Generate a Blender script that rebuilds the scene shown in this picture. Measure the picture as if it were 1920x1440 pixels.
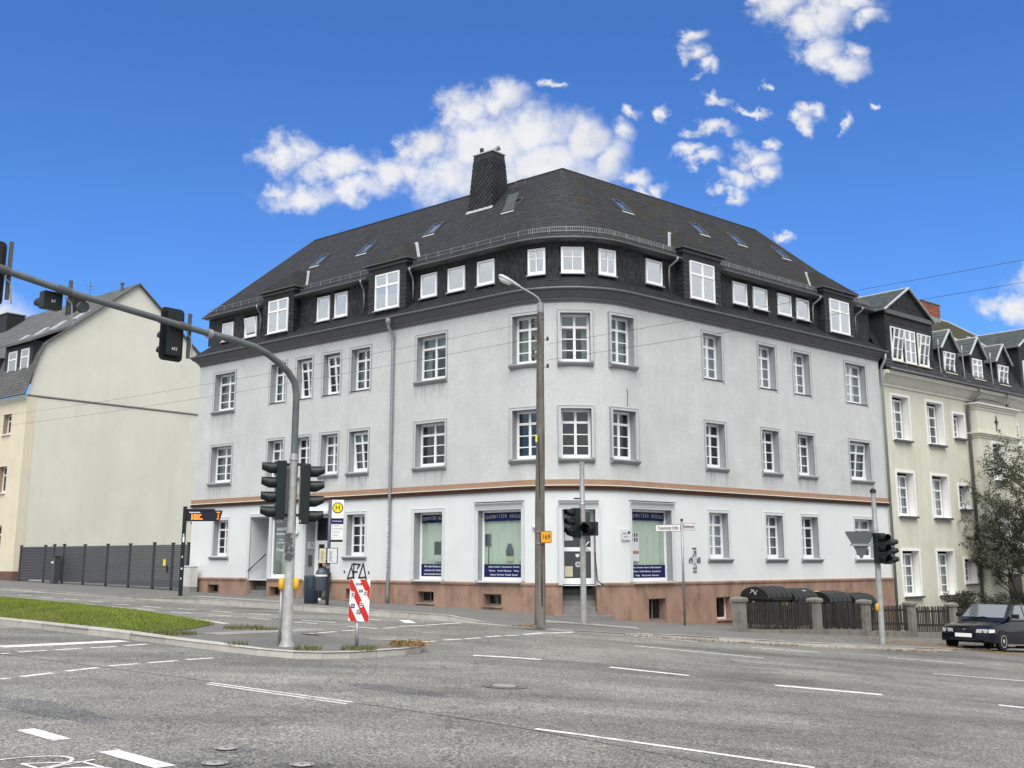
import bpy, bmesh, math, random
from math import sin, cos, pi, radians, sqrt, atan2, degrees
from mathutils import Vector, Matrix
random.seed(7)
D = bpy.data
for o in list(D.objects): D.objects.remove(o)
SC = bpy.context.scene
COL = SC.collection

# ---------------------------------------------------------------- camera, sky, sun, exposure
EYE = 1.65
PITCH = math.atan(400 / 2025)
cam = D.cameras.new('camera'); cam.sensor_width = 36; cam.lens = 36 * 2025 / 1920
cam.shift_y = -70 / 1920; cam.clip_end = 4000; cam.clip_start = .1
cam_o = D.objects.new('camera', cam); COL.objects.link(cam_o)
cam_o.location = (0, 0, EYE); cam_o.rotation_euler = (pi / 2 + PITCH, 0, 0)
SC.camera = cam_o
SUN_EL, SUN_AZ = radians(56), radians(184)      # azimuth clockwise from +Y
SUN_STRENGTH, SUN_ANGLE, SUN_COL = 2.3, radians(50), (1, .955, .89)
SKY_STRENGTH, EXPOSURE = .10, .88
CLOUD = (4.85, 4.88, 4.95)
W = D.worlds.new('World'); SC.world = W; W.use_nodes = True
SC.view_settings.view_transform = 'Standard'; SC.view_settings.look = 'None'
SC.view_settings.exposure = EXPOSURE; SC.view_settings.gamma = 1
SC.view_settings.use_curve_mapping = False
SC.cycles.max_bounces = 6; SC.cycles.transparent_max_bounces = 12; SC.cycles.use_denoising = True

def build_sky():
    nt = W.node_tree; N = nt.nodes; Lk = nt.links; N.clear()
    out = N.new('ShaderNodeOutputWorld'); bg = N.new('ShaderNodeBackground')
    sky = N.new('ShaderNodeTexSky'); sky.sky_type = 'NISHITA'; sky.sun_disc = False
    sky.sun_elevation = SUN_EL; sky.sun_rotation = SUN_AZ; sky.ozone_density = 3.0; sky.dust_density = .2; sky.air_density = 1.0
    tc = N.new('ShaderNodeTexCoord')
    def m(op, a, b=None, c=None):
        n = N.new('ShaderNodeMath'); n.operation = op
        for i, v in enumerate((a, b, c)):
            if v is None: continue
            if isinstance(v, (int, float)): n.inputs[i].default_value = v
            else: Lk.new(v, n.inputs[i])
        return n.outputs[0]
    def vm(op, a, b=None):
        n = N.new('ShaderNodeVectorMath'); n.operation = op
        for i, v in enumerate((a, b)):
            if v is None: continue
            if isinstance(v, (tuple, list)): n.inputs[i].default_value = v
            else: Lk.new(v, n.inputs[i])
        return n.outputs['Value' if op == 'LENGTH' else 'Vector']
    sep = N.new('ShaderNodeSeparateXYZ'); Lk.new(tc.outputs['Generated'], sep.inputs[0])
    yy = m('MAXIMUM', sep.outputs[1], .15)
    comb = N.new('ShaderNodeCombineXYZ')
    Lk.new(m('DIVIDE', sep.outputs[0], yy), comb.inputs[0]); Lk.new(m('DIVIDE', sep.outputs[2], yy), comb.inputs[1])
    def noise(scale, detail, vec, rough=.6):
        n = N.new('ShaderNodeTexNoise'); n.inputs['Scale'].default_value = scale; n.inputs['Detail'].default_value = detail
        n.inputs['Roughness'].default_value = rough; Lk.new(vec, n.inputs['Vector']); return n
    w1 = noise(9, 4, comb.outputs[0]); w2 = noise(34, 5, comb.outputs[0], .65)
    warp = vm('ADD', vm('MULTIPLY', vm('SUBTRACT', w1.outputs['Color'], (.5, .5, .5)), (.085, .06, 0)),
              vm('MULTIPLY', vm('SUBTRACT', w2.outputs['Color'], (.5, .5, .5)), (.04, .034, 0)))
    uv = vm('ADD', comb.outputs[0], warp)
    blobs = [(-.222, .392, .034, .017), (-.20, .398, .03, .014), (-.198, .352, .05, .013), (-.225, .362, .02, .01), (-.165, .38, .04, .016), (-.15, .355, .035, .012), (-.12, .372, .035, .016), (-.085, .40, .024, .02), (-.075, .372, .05, .024), (-.045, .43, .03, .024), (-.015, .437, .034, .024),
             (-.02, .395, .07, .04), (.02, .405, .05, .03), (.03, .372, .07, .034), (.065, .395, .034, .028), (.1, .413, .018, .016), (.09, .385, .026, .03), (.127, .365, .018, .011), (.135, .35, .014, .01), (.115, .435, .012, .006),
             (.25, .565, .02, .012), (.275, .55, .03, .022), (.30, .53, .026, .022), (.318, .54, .034, .022), (.318, .50, .024, .022), (.335, .482, .028, .016), (.352, .497, .014, .01), (.345, .55, .03, .014), (.365, .535, .018, .012),
             (.18, .515, .014, .009), (.186, .495, .015, .012), (.198, .48, .014, .008), (.174, .395, .016, .008), (.19, .384, .016, .008), (.2, .416, .022, .007), (.23, .39, .017, .014), (.238, .372, .012, .012), (.217, .362, .012, .012), (.214, .345, .01, .01), (.24, .41, .01, .008),
             (.278, .428, .01, .012), (.288, .44, .013, .009), (.324, .431, .007, .01), (.205, .447, .012, .007), (.232, .44, .014, .004), (.362, .44, .008, .005), (.15, .44, .006, .012), (.475, .243, .04, .016), (.5, .262, .034, .02),
             (.53, .25, .05, .03), (-.485, .232, .034, .02), (-.455, .215, .02, .012), (.257, .303, .010, .006), (.248, .47, .006, .006), (.15, .36, .012, .008), (.04, .46, .012, .006)]
    field = None
    for (u, v, a, b) in blobs:
        l = vm('LENGTH', vm('MULTIPLY', vm('SUBTRACT', uv, (u, v, 0)), (1 / a, 1 / b, 0)))
        d = m('SUBTRACT', 1.22, l)
        d = m('MINIMUM', d, 1.25)
        field = d if field is None else m('SMOOTH_MAX', field, d, .22) if False else m('MAXIMUM', field, d)
    fine = noise(34, 9, comb.outputs[0], .6)
    fieldn = m('ADD', field, m('MULTIPLY', m('SUBTRACT', fine.outputs['Fac'], .5), 1.75))
    ss = N.new('ShaderNodeMapRange'); ss.interpolation_type = 'SMOOTHSTEP'; Lk.new(fieldn, ss.inputs[0])
    ss.inputs[1].default_value = -.1; ss.inputs[2].default_value = 1.15
    # near-overcast over the unseen sky, thickened for neutral light and pale reflections (dome coordinates)
    dome = vm('MULTIPLY', tc.outputs['Generated'], (2.2, 2.2, 4.0))
    g = noise(1.6, 8, dome, .6)
    gs = N.new('ShaderNodeMapRange'); gs.interpolation_type = 'SMOOTHSTEP'; Lk.new(g.outputs['Fac'], gs.inputs[0])
    gs.inputs[1].default_value = .27; gs.inputs[2].default_value = .46
    front = N.new('ShaderNodeMapRange'); front.interpolation_type = 'SMOOTHSTEP'; Lk.new(sep.outputs[1], front.inputs[0])
    front.inputs[1].default_value = .45; front.inputs[2].default_value = .7
    up = N.new('ShaderNodeMapRange'); Lk.new(sep.outputs[2], up.inputs[0]); up.inputs[1].default_value = -.06; up.inputs[2].default_value = .0
    gen = m('MULTIPLY', m('MULTIPLY', gs.outputs[0], up.outputs[0]), m('SUBTRACT', 1, front.outputs[0]))
    dens = m('MAXIMUM', m('MULTIPLY', ss.outputs[0], front.outputs[0]), gen)
    # cloud body shading: soft grey towards the thick underside
    cs = noise(16, 6, comb.outputs[0], .6)
    shade = N.new('ShaderNodeMapRange'); Lk.new(cs.outputs['Fac'], shade.inputs[0]); shade.inputs[1].default_value = .35; shade.inputs[2].default_value = .65
    shade.inputs[3].default_value = .93; shade.inputs[4].default_value = 1.03
    cc = vm('SCALE', CLOUD); cc.node.inputs[0].default_value = CLOUD
    Lk.new(shade.outputs[0], cc.node.inputs['Scale'])
    hs = N.new('ShaderNodeVectorMath'); hs.operation = 'MULTIPLY'; hs.inputs[1].default_value = (.33, .57, .93); Lk.new(sky.outputs[0], hs.inputs[0])
    mix = N.new('ShaderNodeMixRGB'); Lk.new(m('MULTIPLY', dens, .97), mix.inputs[0]); Lk.new(hs.outputs[0], mix.inputs[1]); Lk.new(cc, mix.inputs[2])
    Lk.new(mix.outputs[0], bg.inputs[0]); bg.inputs[1].default_value = SKY_STRENGTH
    Lk.new(bg.outputs[0], out.inputs[0])
build_sky()
sun = D.lights.new('sun', 'SUN'); sun.energy = SUN_STRENGTH; sun.angle = SUN_ANGLE; sun.color = SUN_COL
sun_o = D.objects.new('sun', sun); COL.objects.link(sun_o); sun_o.location = (0, -20, 40)
sun_o.rotation_euler = Vector((-sin(SUN_AZ) * cos(SUN_EL), -cos(SUN_AZ) * cos(SUN_EL), -sin(SUN_EL))).to_track_quat('-Z', 'Y').to_euler()

# ---------------------------------------------------------------- materials
MATS = {}
def srgb(r, g, b):
    f = lambda v: (v / 255 / 12.92) if v / 255 <= .04045 else ((v / 255 + .055) / 1.055) ** 2.4
    return (f(r), f(g), f(b))
def mat(name, col, rough=.7, var=.0, vscale=1.5, bump=0, bscale=40, metal=0, spec=.4, isl=0, streak=0, emit=None, fine=0, fscale=60, coat=0):
    """procedural surface: base colour with soft mottling, per-piece variation, streaks, fine grain and relief"""
    m = D.materials.new(name); m.use_nodes = True; nt = m.node_tree; N = nt.nodes; Lk = nt.links
    b = N['Principled BSDF']; b.inputs['Roughness'].default_value = rough; b.inputs['Metallic'].default_value = metal
    b.inputs['Specular IOR Level'].default_value = spec
    if coat: b.inputs['Coat Weight'].default_value = coat; b.inputs['Coat Roughness'].default_value = .05
    b.inputs['Base Color'].default_value = (*col, 1)
    MATS[name] = m
    geo = N.new('ShaderNodeNewGeometry')
    fac = None
    def add(v):
        nonlocal fac
        if fac is None: fac = v; return
        n = N.new('ShaderNodeMath'); n.operation = 'ADD'; Lk.new(fac, n.inputs[0]); Lk.new(v, n.inputs[1]); fac = n.outputs[0]
    def nz(scale, detail, amt, vec=None, rough=.55):
        t = N.new('ShaderNodeTexNoise'); t.inputs['Scale'].default_value = scale; t.inputs['Detail'].default_value = detail; t.inputs['Roughness'].default_value = rough
        Lk.new(vec or geo.outputs['Position'], t.inputs['Vector'])
        r = N.new('ShaderNodeMapRange'); r.inputs[1].default_value = .25; r.inputs[2].default_value = .75; r.inputs[3].default_value = -amt; r.inputs[4].default_value = amt; r.clamp = False
        Lk.new(t.outputs['Fac'], r.inputs[0]); add(r.outputs[0]); return t
    if var: nz(vscale, 5, var)
    if fine: nz(fscale, 3, fine, rough=.7)
    if streak:
        mp = N.new('ShaderNodeMapping'); mp.inputs['Scale'].default_value = (2.6, 2.6, .22); Lk.new(geo.outputs['Position'], mp.inputs[0]); nz(1.6, 6, streak, mp.outputs[0], .65)
    if isl:
        for src in (geo.outputs['Random Per Island'], N.new('ShaderNodeObjectInfo').outputs['Random']):
            r = N.new('ShaderNodeMapRange'); r.inputs[3].default_value = -isl; r.inputs[4].default_value = isl; Lk.new(src, r.inputs[0]); add(r.outputs[0])
    if fac is not None:
        n = N.new('ShaderNodeMath'); n.operation = 'ADD'; n.inputs[1].default_value = 1; Lk.new(fac, n.inputs[0])
        mx = N.new('ShaderNodeVectorMath'); mx.operation = 'SCALE'; mx.inputs[0].default_value = col; Lk.new(n.outputs[0], mx.inputs['Scale'])
        Lk.new(mx.outputs[0], b.inputs['Base Color'])
    if bump:
        t = N.new('ShaderNodeTexNoise'); t.inputs['Scale'].default_value = bscale; t.inputs['Detail'].default_value = 3; Lk.new(geo.outputs['Position'], t.inputs['Vector'])
        bp = N.new('ShaderNodeBump'); bp.inputs['Strength'].default_value = bump; bp.inputs['Distance'].default_value = .02; Lk.new(t.outputs['Fac'], bp.inputs['Height']); Lk.new(bp.outputs[0], b.inputs['Normal'])
    if emit: b.inputs['Emission Color'].default_value = (*emit[0], 1); b.inputs['Emission Strength'].default_value = emit[1]
    return m
def patchy(m, col2, scale, lo, hi, amt=1.0, zstretch=1):
    """mix a second colour into a material where a noise is high: moss, stains, worn spots"""
    nt = m.node_tree; N = nt.nodes; Lk = nt.links; b = N['Principled BSDF']
    geo = N.new('ShaderNodeNewGeometry'); mp = N.new('ShaderNodeMapping'); mp.inputs['Scale'].default_value = (1, 1, zstretch); Lk.new(geo.outputs['Position'], mp.inputs[0])
    t = N.new('ShaderNodeTexNoise'); t.inputs['Scale'].default_value = scale; t.inputs['Detail'].default_value = 6; t.inputs['Roughness'].default_value = .65; Lk.new(mp.outputs[0], t.inputs[0])
    r = N.new('ShaderNodeMapRange'); r.inputs[1].default_value = lo; r.inputs[2].default_value = hi; r.inputs[4].default_value = amt; Lk.new(t.outputs['Fac'], r.inputs[0])
    mx = N.new('ShaderNodeMixRGB'); Lk.new(r.outputs[0], mx.inputs[0]); mx.inputs[2].default_value = (*col2, 1)
    inp = b.inputs['Base Color']
    if inp.links: Lk.new(inp.links[0].from_socket, mx.inputs[1])
    else: mx.inputs[1].default_value = inp.default_value
    Lk.new(mx.outputs[0], inp); return m

mat('wall_grey', (.53, .555, .555), .92, var=.08, vscale=1.0, bump=.35, bscale=26, spec=.2, fine=.09, fscale=12, streak=.035)
patchy(MATS['wall_grey'], (.45, .455, .465), .7, .5, .78, .5, .5)
mat('wall_white', (.67, .71, .715), .9, var=.04, vscale=.9, bump=.12, bscale=20, spec=.2, streak=.03)
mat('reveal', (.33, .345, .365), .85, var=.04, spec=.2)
mat('trim_grey', (.48, .50, .51), .8, var=.06, vscale=3, spec=.25)
mat('sill_grey', (.29, .30, .315), .8, var=.06, vscale=3, spec=.25)
mat('trim_white', (.60, .63, .645), .8, var=.04, vscale=3, spec=.25)
mat('cornice', (.14, .142, .152), .75, var=.08, vscale=2, spec=.3)
mat('sandstone', (.34, .225, .17), .9, var=.12, vscale=1.3, bump=.25, bscale=30, spec=.2, streak=.12)
patchy(MATS['sandstone'], (.17, .115, .09), 2.0, .45, .68, .8, .5)
mat('course', (.34, .215, .15), .85, var=.1, vscale=2.5, spec=.2)
mat('course_dark', (.10, .055, .042), .85, var=.1, spec=.2)
mat('slate', (.022, .0235, .027), .62, var=.12, vscale=.7, isl=.22, spec=.3, fine=.15, fscale=9)
mat('slate_wall', (.024, .025, .029), .55, var=.15, isl=.33, spec=.3, fine=.2, fscale=12)
mat('slate_gap', (.006, .006, .007), .8)
mat('slate_moss', (.025, .026, .029), .75, var=.15, vscale=.8, isl=.2, spec=.25)
patchy(MATS['slate_moss'], (.036, .032, .018), 1.1, .47, .66, .85)
mat('slate_green', (.075, .09, .088), .6, var=.12, isl=.14, spec=.35)
mat('slate_moss_heavy', (.05, .05, .038), .85, var=.2, isl=.2, spec=.2)
patchy(MATS['slate_moss_heavy'], (.075, .07, .03), 1.3, .42, .6, .9)
mat('slate_light', (.115, .117, .12), .7, var=.16, vscale=.9, isl=.16, spec=.3)
mat('zinc', (.30, .31, .325), .45, var=.12, vscale=4, metal=.6, spec=.5)
mat('zinc_dark', (.12, .122, .13), .5, var=.12, vscale=4, metal=.4)
mat('lead', (.42, .45, .48), .5, var=.1, vscale=5, metal=.2)
mat('frame_white', (.87, .88, .89), .4, spec=.5)
mat('navy_film', (.012, .019, .095), .6, spec=.15)
mat('ink_white', (.78, .79, .82), .6)
mat('ink_cream', (.52, .52, .46), .6)
mat('ink_black', (.012, .012, .013), .6)
mat('graffiti', (.035, .035, .04), .7)
mat('curtain', (.55, .60, .54), .9, var=.05)
mat('curtain_green', (.60, .655, .57), .9, var=.05)
mat('curtain_white', (.72, .73, .73), .9)
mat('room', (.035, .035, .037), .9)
mat('rubber_black', (.02, .02, .021), .7)
mat('door_grey', (.19, .195, .2), .5, var=.05)
mat('door_dark', (.06, .045, .035), .5)
mat('yellow_wall', (.70, .705, .62), .92, var=.05, vscale=.7, bump=.12, bscale=22, spec=.2, streak=.025)
mat('yellow_front', (.68, .63, .49), .92, var=.06, vscale=.9, bump=.12, bscale=22, spec=.2, streak=.04)
mat('tan_reveal', (.34, .27, .18), .85)
mat('cream_wall', (.61, .615, .52), .92, var=.07, vscale=.6, bump=.15, bscale=22, spec=.2, streak=.09)
patchy(MATS['yellow_wall'], (.60, .61, .54), .35, .48, .75, .6, .3)
patchy(MATS['cream_wall'], (.48, .46, .37), .9, .52, .75, .6, .4)
mat('cream_trim', (.62, .61, .54), .85, var=.05, streak=.06)
mat('white_reveal', (.82, .82, .80), .8, var=.03)
mat('brown_plinth', (.15, .085, .07), .9, var=.1)
mat('brick', (.30, .10, .055), .9, var=.15, isl=.25, bump=.2)
mat('mortar', (.3, .28, .26), .95)
mat('anthracite', (.060, .064, .075), .5, var=.06, spec=.4)
mat('anthracite_post', (.045, .048, .058), .5)
mat('steel', (.34, .35, .355), .5, var=.14, vscale=6, metal=.5)
mat('steel_pole', (.36, .37, .365), .6, var=.2, vscale=7, metal=.25, fine=.12, fscale=25)
mat('arm_paint', (.13, .145, .15), .55, var=.2, vscale=3, metal=.2)
patchy(MATS['arm_paint'], (.13, .07, .04), 2.5, .55, .7, .7)
mat('signal_green', (.007, .013, .013), .45, spec=.4)
mat('signal_black', (.010, .011, .012), .5)
mat('lens_dark', (.03, .012, .012), .25, spec=.6)
mat('lens_red', (.10, .02, .02), .25, spec=.6)
mat('sign_back', (.085, .095, .098), .6, var=.08)
mat('yellow_paint', (.75, .42, .02), .45)
mat('orange_paint', (.72, .33, .015), .45)
mat('yellow_sign', (.80, .66, .03), .4)
mat('red_film', (.55, .02, .018), .4)
mat('white_film', (.78, .78, .78), .4)
mat('wood_pole', (.15, .14, .122), .9, var=.22, vscale=2, bump=.5, bscale=18, streak=.35)
patchy(MATS['wood_pole'], (.055, .045, .036), 3.0, .5, .64, .8, .12)
mat('picket', (.034, .031, .029), .85, var=.2, vscale=5, isl=.25, streak=.25, bump=.2)
mat('concrete', (.20, .195, .175), .92, var=.18, vscale=2.5, bump=.25, streak=.15)
patchy(MATS['concrete'], (.10, .10, .075), 2.6, .5, .68, .7)
mat('kerb', (.40, .39, .36), .9, var=.15, vscale=3, bump=.35, bscale=45, isl=.12, fine=.2, fscale=50)
mat('slab', (.27, .265, .25), .9, var=.12, vscale=3, bump=.25, isl=.1, fine=.12)
mat('step', (.19, .19, .185), .9, var=.14, vscale=4, bump=.2)
mat('pavement_asphalt', (.145, .145, .14), .95, var=.14, vscale=.8, bump=.4, bscale=60, fine=.2, fscale=70)
mat('cobble', (.17, .165, .155), .9, var=.12, isl=.2, bump=.2)
mat('soil', (.085, .075, .055), .95, var=.2, vscale=4, bump=.5)
mat('grass', (.15, .21, .032), .75, isl=.4, var=.3, vscale=1.2, spec=.2)
patchy(MATS['grass'], (.24, .22, .07), 1.6, .5, .7, .7)
mat('weed', (.12, .13, .045), .8, isl=.4, spec=.2)
mat('dry_leaf', (.26, .15, .055), .8, isl=.45, spec=.2)
mat('leaf_dark', (.055, .064, .038), .6, isl=.4, spec=.35)
mat('bark', (.055, .048, .04), .9, var=.2, vscale=8, bump=.4)
mat('plastic_black', (.013, .0135, .015), .42, spec=.5, var=.15, vscale=4)
mat('bin_navy', (.012, .024, .045), .45, spec=.5)
mat('bin_grey', (.055, .075, .10), .45, spec=.5)
mat('cabinet', (.55, .56, .54), .6, var=.1, vscale=4, streak=.12)
mat('led_orange', (.8, .25, .03), .5, emit=((1, .33, .04), 2.2))
mat('led_white', (.6, .6, .7), .5, emit=((.7, .72, .85), .8))
mat('screen', (.006, .007, .018), .3, spec=.5)
mat('paper', (.62, .63, .66), .7)
mat('paper_cream', (.58, .54, .38), .7)
mat('car_paint', (.002, .0028, .009), .12, spec=.35, coat=.25)
mat('car_black', (.006, .006, .007), .5)
mat('car_glass', (.30, .33, .36), .04, spec=1.0, metal=.7)
mat('headlight', (.42, .44, .43), .12, spec=.9, coat=1)
mat('chrome', (.6, .61, .63), .25, metal=1)
mat('tyre', (.012, .012, .012), .85)
mat('cloth_black', (.008, .008, .010), .9)
mat('skin', (.42, .24, .17), .6)
mat('manhole', (.30, .295, .28), .7, var=.15, vscale=12)
mat('porcelain', (.02, .018, .017), .3)
mat('mosaic_grey', (.13, .14, .16), .6, isl=.4)
mat('mosaic_pale', (.55, .57, .6), .6, isl=.1)
mat('seam', (.17, .165, .15), .8)
mat('rail_black', (.012, .012, .013), .4, metal=.4)
mat('marking', (.70, .70, .69), .75, var=.1, vscale=5)
patchy(MATS['marking'], (.24, .24, .235), 7, .5, .68, .8)

def glass(name, tint, refl):
    m = D.materials.new(name); m.use_nodes = True; nt = m.node_tree; N = nt.nodes; Lk = nt.links; N.clear()
    o = N.new('ShaderNodeOutputMaterial'); gl = N.new('ShaderNodeBsdfGlossy'); gl.inputs['Roughness'].default_value = .02; gl.inputs['Color'].default_value = (.9, .94, .97, 1)
    tr = N.new('ShaderNodeBsdfTransparent'); tr.inputs['Color'].default_value = (*tint, 1)
    lw = N.new('ShaderNodeLayerWeight'); lw.inputs['Blend'].default_value = .5; fr = N.new('ShaderNodeMath'); fr.operation = 'POWER'; fr.inputs[1].default_value = 4.0; Lk.new(lw.outputs['Facing'], fr.inputs[0])
    a = N.new('ShaderNodeMath'); a.operation = 'MULTIPLY_ADD'; a.inputs[1].default_value = .9; a.inputs[2].default_value = refl; a.use_clamp = True
    # old panes are never perfectly flat
    geo = N.new('ShaderNodeNewGeometry'); t = N.new('ShaderNodeTexNoise'); t.inputs['Scale'].default_value = 1.3; Lk.new(geo.outputs['Position'], t.inputs[0])
    bp = N.new('ShaderNodeBump'); bp.inputs['Strength'].default_value = .12; bp.inputs['Distance'].default_value = .02; Lk.new(t.outputs['Fac'], bp.inputs['Height']); Lk.new(bp.outputs[0], gl.inputs['Normal'])
    mx = N.new('ShaderNodeMixShader'); Lk.new(fr.outputs[0], a.inputs[0]); Lk.new(a.outputs[0], mx.inputs[0]); Lk.new(tr.outputs[0], mx.inputs[1]); Lk.new(gl.outputs[0], mx.inputs[2]); Lk.new(mx.outputs[0], o.inputs[0])
    MATS[name] = m
glass('glass', (.72, .76, .76), .07); glass('glass_sky', (.8, .84, .86), .3); glass('attic_glass', (.88, .9, .92), .58); glass('shop_glass', (.9, .94, .92), .06)

def stain_material():
    m = D.materials.new('rain_stain'); m.use_nodes = True; nt = m.node_tree; N = nt.nodes; Lk = nt.links; b = N['Principled BSDF']; b.inputs['Base Color'].default_value = (.16, .16, .165, 1); b.inputs['Roughness'].default_value = .95
    tc = N.new('ShaderNodeTexCoord'); geo = N.new('ShaderNodeNewGeometry'); mp = N.new('ShaderNodeMapping'); mp.inputs['Scale'].default_value = (7, 7, .5); Lk.new(geo.outputs['Position'], mp.inputs[0])
    t = N.new('ShaderNodeTexNoise'); t.inputs['Scale'].default_value = 1.5; t.inputs['Detail'].default_value = 4; Lk.new(mp.outputs[0], t.inputs[0])
    r = N.new('ShaderNodeMapRange'); r.inputs[1].default_value = .45; r.inputs[2].default_value = .75; r.inputs[4].default_value = .34; Lk.new(t.outputs['Fac'], r.inputs[0])
    sp = N.new('ShaderNodeSeparateXYZ'); Lk.new(tc.outputs['Object'], sp.inputs[0]); f = N.new('ShaderNodeMapRange'); f.inputs[1].default_value = -.95; f.inputs[2].default_value = -.17; Lk.new(sp.outputs[2], f.inputs[0])
    x = N.new('ShaderNodeMath'); x.operation = 'MULTIPLY'; Lk.new(r.outputs[0], x.inputs[0]); Lk.new(f.outputs[0], x.inputs[1]); Lk.new(x.outputs[0], b.inputs['Alpha']); MATS['rain_stain'] = m
stain_material()
def asphalt_material(name='asphalt', base=(.203, .202, .187)):
    m = mat(name, (.135, .135, .132), .88, spec=.25); nt = m.node_tree; N = nt.nodes; Lk = nt.links; b = N['Principled BSDF']
    geo = N.new('ShaderNodeNewGeometry')
    rot = N.new('ShaderNodeMapping'); rot.inputs['Rotation'].default_value = (0, 0, radians(40.3)); rot.inputs['Scale'].default_value = (.12, 1, 1); Lk.new(geo.outputs['Position'], rot.inputs[0])
    def nz(scale, det, lo, hi, a, z, vec, rough=.6):
        t = N.new('ShaderNodeTexNoise'); t.inputs['Scale'].default_value = scale; t.inputs['Detail'].default_value = det; t.inputs['Roughness'].default_value = rough; Lk.new(vec, t.inputs[0])
        r = N.new('ShaderNodeMapRange'); r.inputs[1].default_value = lo; r.inputs[2].default_value = hi; r.inputs[3].default_value = a; r.inputs[4].default_value = z; Lk.new(t.outputs['Fac'], r.inputs[0]); return r.outputs[0], t
    P = geo.outputs['Position']
    g1, gt = nz(40, 3, .34, .66, .0, 2.0, P, .85)       # stones of the surface course
    g2, _ = nz(17, 3, .3, .7, .6, 1.4, P, .75)
    big, _ = nz(.35, 5, .3, .7, .72, 1.22, P)
    lane, _ = nz(.6, 6, .32, .7, .62, 1.26, rot.outputs[0])
    sm, _ = nz(2.3, 4, .3, .72, .88, 1.1, P)
    # hairline cracks
    vo = N.new('ShaderNodeTexVoronoi'); vo.feature = 'DISTANCE_TO_EDGE'; vo.inputs['Scale'].default_value = .22
    wn = N.new('ShaderNodeTexNoise'); wn.inputs['Scale'].default_value = 1.1; wn.inputs['Detail'].default_value = 5; Lk.new(P, wn.inputs[0])
    wa = N.new('ShaderNodeVectorMath'); wa.operation = 'MULTIPLY_ADD'; wa.inputs[1].default_value = (1.6, 1.6, 1.6); Lk.new(wn.outputs['Color'], wa.inputs[0]); Lk.new(P, wa.inputs[2]); Lk.new(wa.outputs[0], vo.inputs[0])
    cr = N.new('ShaderNodeMapRange'); cr.inputs[1].default_value = .0; cr.inputs[2].default_value = .006; cr.inputs[3].default_value = .62; cr.inputs[4].default_value = 1; Lk.new(vo.outputs['Distance'], cr.inputs[0])
    v = g1
    for k in (g2, big, lane, sm, cr.outputs[0]):
        n = N.new('ShaderNodeMath'); n.operation = 'MULTIPLY'; Lk.new(v, n.inputs[0]); Lk.new(k, n.inputs[1]); v = n.outputs[0]
    sc = N.new('ShaderNodeVectorMath'); sc.operation = 'SCALE'; sc.inputs[0].default_value = base; Lk.new(v, sc.inputs['Scale']); Lk.new(sc.outputs[0], b.inputs['Base Color'])
    bp = N.new('ShaderNodeBump'); bp.inputs['Strength'].default_value = .5; bp.inputs['Distance'].default_value = .012; Lk.new(gt.outputs['Fac'], bp.inputs['Height']); Lk.new(bp.outputs[0], b.inputs['Normal'])
asphalt_material(); asphalt_material('asphalt_dark', (.15, .152, .15)); mat('tar', (.11, .11, .108), .85, var=.3, vscale=2.5)

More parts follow.
